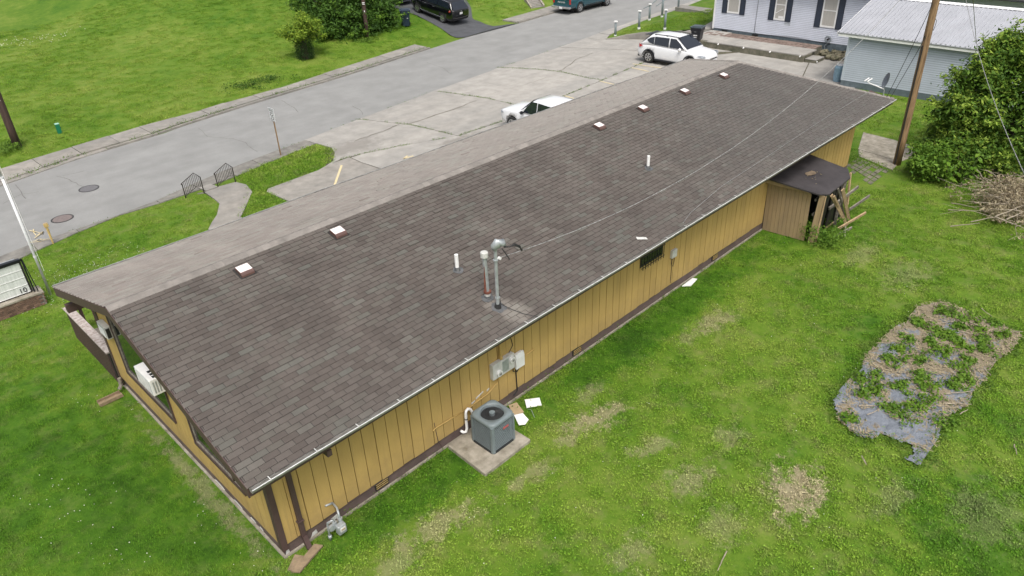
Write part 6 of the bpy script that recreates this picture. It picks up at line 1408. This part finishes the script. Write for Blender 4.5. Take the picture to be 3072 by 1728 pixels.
# hedge mass across the street, lime shrub on an ivy-clad stump, ivy at pole foot
def bushH(p, dz): return (p[0], p[1], p[2]+dz, p[2])
hb1 = [Vector((26.89,38.3,0.78)), Vector((28.76,37.77,0.69)), Vector((30.98,38.26,0.73)), Vector((29.6,40.66,1.16)), Vector((32.94,41.58,1.24))]
hd_ = thing('big_bush', 'broad dark green bush mass behind the dark brown pole across the street', 'bush', tuple(hb1[1])); tt = []
for i, q in enumerate(hb1): tt += crown_tips((q.x+.3,q.y+.6,q.z+.8), (1.9,1.5,1.6), 120, 40+i, .45)
for i, (q, dz) in enumerate(((hb1[0],2.2),(hb1[1],2.6),(hb1[3],3.2),(hb1[2],1.8))): tt += crown_tips((q.x+1.0,q.y+2.2,q.z+dz), (2.2,1.8,1.5), 120, 60+i, .45)
s_ = MB(); [limb(s_, hb1[1]+Vector((.5,1.0,0)), q, .04, .012, 3) for q in tt[::40]]; s_.build('stems', 'bark', hd_); tw = MB(); oh = shoots(tw, tt, 110, hb1[1]+Vector((1,2,1)), .4, 1.1, 8); stuff(tw.build('twigs', 'bark', hd_)); stuff(leafy(oh, 12, .13, .2, 'bush', 'shoot_leaves', hd_)); stuff(leafy(tt, 40, .30, .24, 'hedge', 'foliage', hd_))
lm = Vector((23.02,35.94,0.4)); ls = thing('lime_shrub', 'lime green shrub growing out of a dark ivy-covered stump across the street', 'shrub', tuple(lm)); s_ = MB(); s_.tube([lm-Vector((0,0,.1)), lm+Vector((0,0,1.3))], [.3,.2], 10)
top = lm+Vector((.1,.1,1.2)); tt = []
for k in range(38):
    a = random.uniform(0,6.28); e = random.uniform(.15,1.5); L_ = random.uniform(.9,1.75); q = top+Vector((math.cos(a)*math.cos(e)*1.15, math.sin(a)*math.cos(e)*1.15, math.sin(e)*1.0))*L_; pts = limb(s_, top, q, .03, .008, 4); tt += [np.array(top.lerp(q, u))+rng.normal(size=3)*.10 for u in (.4,.55,.7,.85,1,1.05)]
s_.build('trunk', 'bark', ls); stuff(leafy(tt, 34, .15, .17, 'lime', 'foliage', ls))
iv = [np.array((lm.x+math.cos(a)*.46, lm.y+math.sin(a)*.46, lm.z+z_)) for a in np.linspace(0,6.1,12) for z_ in np.linspace(.05,1.45,9)]
stuff(leafy(iv, 34, .12, .10, 'ivy', 'ivy', ls))
def weeds(nm, lb, pts, per, spread, size, mt, parent_loc, cat='weeds', flat=.5):
    t = thing(nm, lb, cat, parent_loc); stuff(leafy([np.array(p) for p in pts], per, spread, size, mt, 'foliage', t, flat=flat)); return t
def along(a, b, n, jit, z=.08): return [(a[0]+(b[0]-a[0])*k/n+random.uniform(-jit,jit), a[1]+(b[1]-a[1])*k/n+random.uniform(-jit,jit), z*random.uniform(.4,1.4)) for k in range(n+1)]
pq_ = Vector((4.01,32.55,0.12)); weeds('pole_weeds', 'unmown dark weeds round the foot of the left-edge pole', [(pq_.x+random.gauss(-.3,.45), pq_.y+random.gauss(0,.3), pq_.z+.2) for _ in range(26)], 26, .16, .12, 'weed', tuple(pq_))
pq_ = Vector((28.63,36.47,0.47)); weeds('pole_weeds', 'low weeds round the foot of the pole before the big bush', [(pq_.x+random.gauss(0,.4), pq_.y+random.gauss(0,.3), pq_.z+.12) for _ in range(22)], 24, .14, .12, 'weed', tuple(pq_))
pq_ = Vector((17.65,33.71,0.13)); weeds('bank_weeds', 'dark rough weed patch on the far lawn above the sidewalk', [(pq_.x+random.gauss(0,1.1), pq_.y+random.gauss(0,.35), pq_.z+.10) for _ in range(46)], 24, .20, .12, 'hedge', tuple(pq_))
weeds('shed_ivy', 'dark green vine and weeds overgrowing the foot of the lean-to', [(20.05+random.gauss(0,.42), -2.22+random.gauss(0,.22), abs(random.gauss(.22,.18))) for _ in range(60)]+[(19.75+random.gauss(0,.1),-1.75+random.gauss(0,.12),random.uniform(.2,.75)) for _ in range(16)], 30, .12, .085, 'bush', (20,-2.1,0))
weeds('wall_weeds', 'clover and weeds growing along the foot of the rear wall', along((1.3,-.22),(4.1,-.22),26,.10,.10)+along((6.4,-.16),(13.8,-.20),54,.12,.09)+along((15.2,-.2),(19.2,-.2),20,.1,.08)+along((4.2,-1.5),(4.6,-1.6),4,.1,.06), 16, .11, .055, 'weed', (8,-.2,0))
weeds('path_weeds', 'weeds sprouting along the pavers behind the building', along((27.45,0.42),(28.99,0.31),8,.12,.12)+along((28.83,0.24),(27.95,-1.61),14,.1,.06)+[(*p_,.05) for p_ in [(22.6+random.uniform(0,3),-1.2+random.uniform(-1,.5)) for _ in range(24)]], 20, .13, .07, 'bush', (24,-.5,0))
# weeds in the lot joints
jw = []
for jl, prob in ((J1,.5),(J2,.8),(J3,.8),(Lj,.35)):
    for a, b in zip(jl[:-1], jl[1:]):
        n = max(1, int(math.hypot(b[0]-a[0], b[1]-a[1])/.14))
        for k in range(n):
            if mnoise.noise(Vector((a[0]+k*.1,a[1]+k*.13,3))) > .02-prob*.5: jw.append((a[0]+(b[0]-a[0])*k/n, a[1]+(b[1]-a[1])*k/n, .045))
weeds('joint_weeds', 'green weeds growing in the open joints of the parking lot', jw, 14, .055, .06, 'weed', (22,15,0))
kw = [(x+random.uniform(-.2,.2), fF(x)+.30+random.uniform(-.06,.06), .12) for x in np.arange(-8,31,.22) if mnoise.noise(Vector((x*.35,1,1))) > -.12]
weeds('kerb_weeds', 'strip of grass and weeds between far kerb and sidewalk slabs', kw, 16, .13, .08, 'weed', (10,29.5,0), 'weeds')
kw2 = [(x+random.uniform(-.2,.2), fN(x)-.02+random.uniform(-.05,.05), .03) for x in np.arange(-3,40,.25) if mnoise.noise(Vector((x*.5,4,1))) > .02]
weeds('gutter_weeds', 'thin weeds along the near edge of the street', kw2, 7, .07, .05, 'weed', (10,21,0), 'weeds')
# ---- vegetable patch under plastic mulch
GP = [(18.56,-6.38),(17.81,-5.97),(16.65,-6.02),(16.08,-5.87),(15.15,-5.87),(14.68,-5.81),(13.49,-5.95),(12.47,-5.94),(11.9,-5.99),(11.31,-6.41),(11.02,-6.97),(11.19,-7.29),(11.5,-7.37),(11.46,-7.71),(11.57,-7.96),(11.32,-8.13),(11.04,-8.01),(11.04,-8.42),(11.59,-8.43),(11.99,-8.43),(12.67,-8.33),(13.31,-8.36),(13.86,-8.54),(14.56,-8.42),(15.39,-8.57),(16.34,-8.47),(16.98,-8.67),(18.12,-8.67),(18.28,-8.18),(18.32,-7.5),(18.55,-6.92)]
gsh = thing('garden_plot', 'vegetable plot under torn grey plastic mulch and straw on the rear lawn', 'garden bed', (15,-7.3,0))
xs_ = np.arange(10.6,19.2,.055); ys_ = np.arange(-9.2,-5.4,.055); XX, YY = np.meshgrid(xs_, ys_, indexing='ij')
wx = np.vectorize(lambda a,b: mnoise.noise(Vector((a*1.5,b*1.5,7)))*.16)(XX,YY); ins_ = inpoly(XX+wx*.6, YY-wx*.5, GP)
def wrk(a, b):
    q = Vector((a*2.2, b*2.2, 0)); w_ = mnoise.noise(q)*1.3; return .012+.075*(1-abs(mnoise.noise(Vector((a*3.2+w_*2, b*5+w_, 2)))))+.02*mnoise.noise(Vector((a*9,b*7,w_*2)))
sh_m, st_m = MB(), MB(); idx = {}
nx, ny = XX.shape
for i in range(nx):
    for j in range(ny):
        if ins_[i,j]: idx[(i,j)] = len(sh_m.v); sh_m.v.append((XX[i,j], YY[i,j], wrk(XX[i,j],YY[i,j])))
for (i,j), a in idx.items():
    b, c, d = idx.get((i+1,j)), idx.get((i+1,j+1)), idx.get((i,j+1))
    if None in (b,c,d): continue
    sh_m.f.append([a,b,c,d]); sh_m.mi.append(0)
M['mulch'] = m = bpy.data.materials.new('mulched_plastic'); m.use_nodes = True; nt = m.node_tree; bs = nt.nodes['Principled BSDF']; geo = nd(nt, 'ShaderNodeNewGeometry'); Pp = geo.outputs['Position']
# torn plastic shows through drifts of straw; less plastic towards the upper right
sx = nd(nt, 'ShaderNodeSeparateXYZ'); nt.links.new(Pp, sx.inputs[0])
grad = mathn(nt, 'MULTIPLY', mathn(nt, 'SUBTRACT', sx.outputs['X'], 14.2), .030)
k1 = mathn(nt, 'ADD', mathn(nt, 'SUBTRACT', noise(nt, Pp, 1.5, 6, .68), mathn(nt, 'MULTIPLY', mathn(nt, 'SUBTRACT', noise(nt, Pp, 9, 4, .7), .5), .3)), grad)
mr = nd(nt, 'ShaderNodeMapRange'); mr.inputs['From Min'].default_value = .475; mr.inputs['From Max'].default_value = .535; nt.links.new(k1, mr.inputs['Value'])
strw = mixc(nt, noise(nt, Pp, 26, 5, .8), (.13,.105,.07), (.37,.31,.21)); pl = mixc(nt, noise(nt, Pp, 3.0, 5), (.12,.133,.155), (.25,.275,.32))
so = nd(nt, 'ShaderNodeMapRange'); so.inputs['From Min'].default_value = .55; so.inputs['From Max'].default_value = .68; nt.links.new(noise(nt, Pp, 2.3, 7, .75), so.inputs['Value']); strw = mixc(nt, so.outputs['Result'], strw, (.085,.065,.045))
nt.links.new(mixc(nt, mr.outputs['Result'], pl, strw), bs.inputs['Base Color'])
rr_ = nd(nt, 'ShaderNodeMapRange'); rr_.inputs['To Min'].default_value = .33; rr_.inputs['To Max'].default_value = .9; nt.links.new(mr.outputs['Result'], rr_.inputs['Value']); nt.links.new(rr_.outputs['Result'], bs.inputs['Roughness'])
bp = nd(nt, 'ShaderNodeBump', Strength=1.0, Distance=.05); nt.links.new(noise(nt, Pp, 9, 7, .75), bp.inputs['Height']); nt.links.new(bp.outputs['Normal'], bs.inputs['Normal'])
sh_m.build('plastic_mulch', 'mulch', gsh, smooth=True)
sp_ = np.array([(random.uniform(10.8,19), random.uniform(-9,-5.6)) for _ in range(6500)]); sp_ = sp_[inpoly(sp_[:,0], sp_[:,1], GP)]
keep = [q for q in sp_ if mnoise.noise(Vector((q[0]*1.3,q[1]*1.3,5)))+(.04*(q[0]-13)) > -.05]
sm = MB()
for q in keep:
    a = random.uniform(0,3.14); L_ = random.uniform(.05,.18); d = Vector((math.cos(a),math.sin(a),0))*L_/2; w_ = Vector((-d.y,d.x,0)).normalized()*.008; c_ = Vector((q[0],q[1],.085+random.uniform(0,.02)))
    sm.add([c_-d-w_,c_-d+w_,c_+d+w_+Vector((0,0,.01)),c_+d-w_+Vector((0,0,.01))],[(0,1,2,3)])
stuff(sm.build('straw', 'straw', gsh))
s_ = MB()
for (a, b) in (((16.58,-6.04),(16.19,-6.29)),((18.81,-7.43),(18.48,-7.79)),((17.01,-6.63),(17.67,-7.18)),((17.15,-7.37),(17.22,-7.75)),((17.68,-7.98),(18.22,-8.64)),((15.71,-8.36),(15.5,-8.57)),((13.96,-7.98),(14.56,-8.46)),((13.57,-8.07),(13.95,-8.57)),((13.39,-8.48),(13.69,-8.56)),((12.1,-6.58),(12.54,-7.04)),((11.9,-6.86),(12.29,-7.01)),((14.32,-6.02),(14.16,-6.29)),((18.23,-6.34),(17.72,-6.61)),((17.79,-7.42),(17.75,-7.86)),((18.01,-7.05),(17.84,-7.27)),((10.43,-7.33),(10.22,-7.52)),((13.09,-9.71),(12.76,-9.84)),((10.43,-7.33),(10.22,-7.51)),((6.05,-6.46),(5.52,-6.57))): limb(s_, (*a,.11), (*b,.12), .014, .008, 4, .15)
stuff(s_.build('dead_stalks', 'twig', gsh))
PLANTS = [((16.85,-6.44),.34),((16.84,-6.23),.25),((16.73,-6.9),.40),((16.78,-7.15),.40),((16.64,-7.46),.34),((17.35,-7.31),.34),((18.1,-7.36),.36),((17.81,-6.62),.3),((17.16,-7.96),.32),((16.47,-7.74),.30),((16.72,-8.11),.42),((15.84,-6.38),.34),((15.21,-6.4),.34),((14.48,-6.47),.46),((16,-6.93),.34),((15.94,-7.32),.46),((15.13,-7.03),.50),((15.87,-7.95),.36),((15.36,-7.88),.36),((13.18,-6.18),.30),((13.57,-6.45),.26),((13.02,-6.63),.36),((13.53,-7.04),.34),((14.34,-7.23),.45),((14.03,-7.53),.50),((14.51,-7.99),.42),((14.93,-8.13),.36),((13.12,-7.71),.62),((12.57,-7.18),.32),((12.49,-7.51),.38),((11.53,-6.59),.30),((12.87,-8.35),.30),((12.63,-6.43),.2),((17.66,-8.24),.26),((18.22,-7.9),.24),((17.96,-6.89),.34),((17.61,-7.7),.28)]
for i, (q, r_) in enumerate(PLANTS):
    o = leafy([np.array((q[0]+random.gauss(0,r_*.36), q[1]+random.gauss(0,r_*.30), .07+abs(random.gauss(.03,.05)))) for _ in range(int(26*r_)+4)], 24, .07, .085, 'bush' if i % 3 else 'knot', 'vegetable_plant', gsh, aspect=.6); stuff(o)
bd = []
for a, b in zip(GP, GP[1:]+GP[:1]):
    n = max(2, int(math.hypot(b[0]-a[0], b[1]-a[1])/.07))
    for k in range(n):
        if mnoise.noise(Vector((a[0]*1.5+k*.12, a[1]*1.5, 8))) > -.35: bd.append((a[0]+(b[0]-a[0])*k/n+random.gauss(0,.09), a[1]+(b[1]-a[1])*k/n+random.gauss(0,.09), .05))
weeds('plot_edge_weeds', 'clover and grass creeping over the ragged edge of the garden plot', bd, 26, .10, .06, 'weed', (15,-7.4,0))

# ------------------------------------------------------------------ grass blades, clover flowers
def clump(nm, n, rad, h, wd, mt, seed, lean=.5, broad=0):
    r_ = random.Random(seed); m_ = MB()
    for k in range(n):
        a = r_.uniform(0,6.28); d = rad*math.sqrt(r_.random()); x, y = d*math.cos(a), d*math.sin(a); hh = h*r_.uniform(.5,1.2); b = r_.uniform(0,6.28); lx, ly = math.cos(b)*hh*lean*r_.uniform(.3,1.3), math.sin(b)*hh*lean*r_.uniform(.3,1.3)
        w_ = wd*r_.uniform(.7,1.3)/2; px, py = -math.sin(b)*w_, math.cos(b)*w_
        if k < broad: # clover-like leaf
            s_ = wd*1.9; z_ = hh*.8; m_.add([(x-s_,y,z_),(x,y-s_*.8,z_+.008),(x+s_,y,z_),(x,y+s_*.8,z_+.008)], [(0,1,2,3)])
        else: m_.add([(x-px,y-py,0),(x+px,y+py,0),(x+lx*.5+px*.8,y+ly*.5+py*.8,hh*.7),(x+lx*.5-px*.8,y+ly*.5-py*.8,hh*.7),(x+lx,y+ly,hh)], [(0,1,2,3),(3,2,4)])
    me = m_.mesh(nm, mt); o = bpy.data.objects.new(nm, me); return o
hide = bpy.data.collections.new('clump_sources')     # instanced sources; not linked to the scene themselves
src = {'smooth': [clump('grass_clump', 64, .26, .050, .012, 'blades', s, 1.0, 0) for s in (17,18,19)],
       'short': [clump('grass_clump', 66, .16, .042, .0095, 'blades', s, .9, 7) for s in (1,2,3)],
       'fine': [clump('grass_clump', 74, .16, .034, .0070, 'blades', s, .9, 0) for s in (4,5,6)],
       'long': [clump('grass_clump', 60, .30, .070, .013, 'blades', s, 1.0, 0) for s in (7,8,9)]}
flw = bpy.data.objects.new('clover_head', MB().dome((0,0,.03), .014, .02, 6, 2).mesh('clover_head', 'flower'))
def scatter(name, pts, sources, smin, smax, lb, cat='grass'):
    """one stuff object: a point cloud with a clump instanced on every point"""
    me = bpy.data.meshes.new(name); me.from_pydata([tuple(p) for p in pts], [], []); ob = bpy.data.objects.new(name, me); COL.objects.link(ob)
    cl = bpy.data.collections.new(name+'_src')
    for s_ in sources: cl.objects.link(s_)
    ng = bpy.data.node_groups.new(name, 'GeometryNodeTree'); ng.interface.new_socket('Geometry', in_out='INPUT', socket_type='NodeSocketGeometry'); ng.interface.new_socket('Geometry', in_out='OUTPUT', socket_type='NodeSocketGeometry')
    N_ = ng.nodes; L_ = ng.links; gi, go_ = N_.new('NodeGroupInput'), N_.new('NodeGroupOutput'); m2p = N_.new('GeometryNodeMeshToPoints'); iop = N_.new('GeometryNodeInstanceOnPoints'); ci = N_.new('GeometryNodeCollectionInfo'); ci.inputs['Collection'].default_value = cl; ci.inputs['Separate Children'].default_value = True; ci.inputs['Reset Children'].default_value = True
    iop.inputs['Pick Instance'].default_value = True; rv = N_.new('FunctionNodeRandomValue'); rv.data_type = 'FLOAT_VECTOR'; rv.inputs['Max'].default_value = (.12,.12,6.283); rs = N_.new('FunctionNodeRandomValue'); rs.data_type = 'FLOAT'; rs.inputs[2].default_value = smin; rs.inputs[3].default_value = smax; rs.inputs['Seed'].default_value = 3
    L_.new(gi.outputs[0], m2p.inputs['Mesh']); L_.new(m2p.outputs[0], iop.inputs['Points']); L_.new(ci.outputs[0], iop.inputs['Instance']); L_.new(rv.outputs['Value'], iop.inputs['Rotation']); L_.new(rs.outputs[1], iop.inputs['Scale']); L_.new(iop.outputs[0], go_.inputs[0])
    md = ob.modifiers.new('scatter', 'NODES'); md.node_group = ng; tag(ob, lb, cat); stuff(ob); return ob
def pts_in(poly, dens, holes=(), zf=None):
    p = np.array(poly); x0, y0 = p.min(0); x1, y1 = p.max(0); n = int((x1-x0)*(y1-y0)*dens); q = np.stack([rng.uniform(x0,x1,n), rng.uniform(y0,y1,n)], 1); k = inpoly(q[:,0], q[:,1], poly)
    for h in holes: k &= ~inpoly(q[:,0], q[:,1], h)
    q = q[k]; return [(a, b, (zf(a,b) if zf else 0)) for a, b in q]
PAD = [(4.30,-.0),(4.25,-1.42),(5.83,-1.40),(5.80,0)]; SHED = [(19.6,0),(19.7,-1.8),(22.1,-1.9),(22.2,0)]
rear = [(-1.2,-5.5),(1.5,-12),(9,-15),(17,-15),(25,-13),(33,-11),(34,-8),(29,-4),(28.6,-2.2),(26.6,-2.0),(24.5,-1.1),(23.2,-.4),(22.3,-.05),(0,-.05),(-1.2,0)]
gph = inset(GP, .38)
scatter('rear_lawn_grass', pts_in(rear, 24, (PAD, SHED, gph)), src['short'], .7, 1.5, 'clover-rich short grass of the wide rear lawn')
gable = [(-.05,-6),(-.05,8.2),(-.05,12.3),(2.3,12.3),(2.3,8.9),(8,8.9)]+[(6.08,15.89),(6.94,16.9),(7.54,17.89),(7.63,18.52),(7.64,19.47),(6.71,19.93),(4.28,20.06),(2.11,19.6),(0.42,19.18),(-2.6,18.3),(-4,16),(-5.5,8),(-4,0),(-1.5,-5.5)]
bwall = [(-3.5,14.7),(0.05,14.7),(0.05,15.35),(-3.5,15.35)]
scatter('side_lawn_grass', pts_in(gable, 24, (bwall,)), src['fine'], .7, 1.4, 'fine deep green grass beside the gable and front walk')
isl = [(9.59,20.25),(12.07,20.74),(13.75,20.97),(14.29,20.75),(14.33,19.95),(14.06,19.27),(13.45,18.5),(12.34,18.02),(10.26,17.88),(9.5,17.78),(9.43,17.43),(9.5,16.06),(7.57,15.97),(8.04,16.58),(9.11,17.93),(9.15,18),(9.38,18.94)]
scatter('island_grass', pts_in(isl, 40), src['long'], .7, 1.2, 'lush bright grass on the small island between walk and lot')
far = [(-14, 28.0)]+[(x, 29.6+.142*x+.05) for x in np.arange(-12, 34.4, 2)]+[(35.2,37.5),(36.6,41),(36.8,46),(36,60),(-14,60)]
def farz(x, y): return hz(x,y)+.0
fp_ = pts_in(far, 9, (), farz); scatter('far_lawn_grass', fp_, src['smooth'], .8, 1.3, 'long wavy bright green grass across the street')
far2 = [(40.6,34.9),(41.6,37),(42,41),(43,50),(62,50),(62,38.9),(50,37.2),(43,36.2)]; scatter('bank_grass', pts_in(far2, 6, (), farz), src['long'], .7, 1.4, 'pale green grass on the bank between driveway and stairs')
side = [(41.6,23.5),(42.5,22.6),(43.1,21.5),(43.2,20.8),(43.8,20.2),(46.5,19.6),(51,20.6),(55,22.4),(57,25.6),(50,24.9),(44.6,24.1)]
scatter('side_yard_grass', pts_in(side, 14, (), lambda x, y: min(.5, .08+.42*min(1, max(0, (24.4-y)/2.2)))), src['long'], .6, 1.0, 'bright grass strip above the retaining wall with pipe posts')
back = [(27.9,-1.0),(27.9,1.5),(28.2,4.2),(39.1,5.0),(39.1,-4.2),(33,-4.5),(30,-2.8)]
scatter('back_yard_grass', pts_in(back, 12, ([(32.19,1.74),(31.69,-1.16),(28.7,-2.3),(28.57,0.31)],)), src['long'], .5, .9, 'rough grass patch between the building end and the garage')
cf = [(random.gauss(.9,1.5)+.4*k_, random.gauss(15.6,.9), .03) for k_ in (0,1) for _ in range(260)]+[(random.uniform(-4,0), random.uniform(-4,9), .03) for _ in range(420) if True]+[(random.uniform(-8,8), random.gauss(42,1.0), .5) for _ in range(0)]
cf = [p_ for p_ in cf if inpoly([p_[0]],[p_[1]],gable)[0] and (p_[1] > 13 or mnoise.noise(Vector((p_[0]*.6,p_[1]*.6,9))) > .18)]+[(random.uniform(1,20), random.uniform(-9,-1), .03) for _ in range(110)]
scatter('clover_flowers', cf, [flw], .38, .8, 'tiny white clover flowers sprinkled over the lawns', 'flowers')
pf = [(*p_[:2], hz(p_[0],p_[1])+.10) for p_ in [tuple(np.array((10.61,54.95,1.19))+np.array([random.gauss(0,2.0), random.gauss(0,.7), 0])) for _ in range(90)]]
scatter('meadow_flowers', pf, [flw], 1.0, 2, 'drift of whitish seed heads in the upper far lawn', 'flowers')
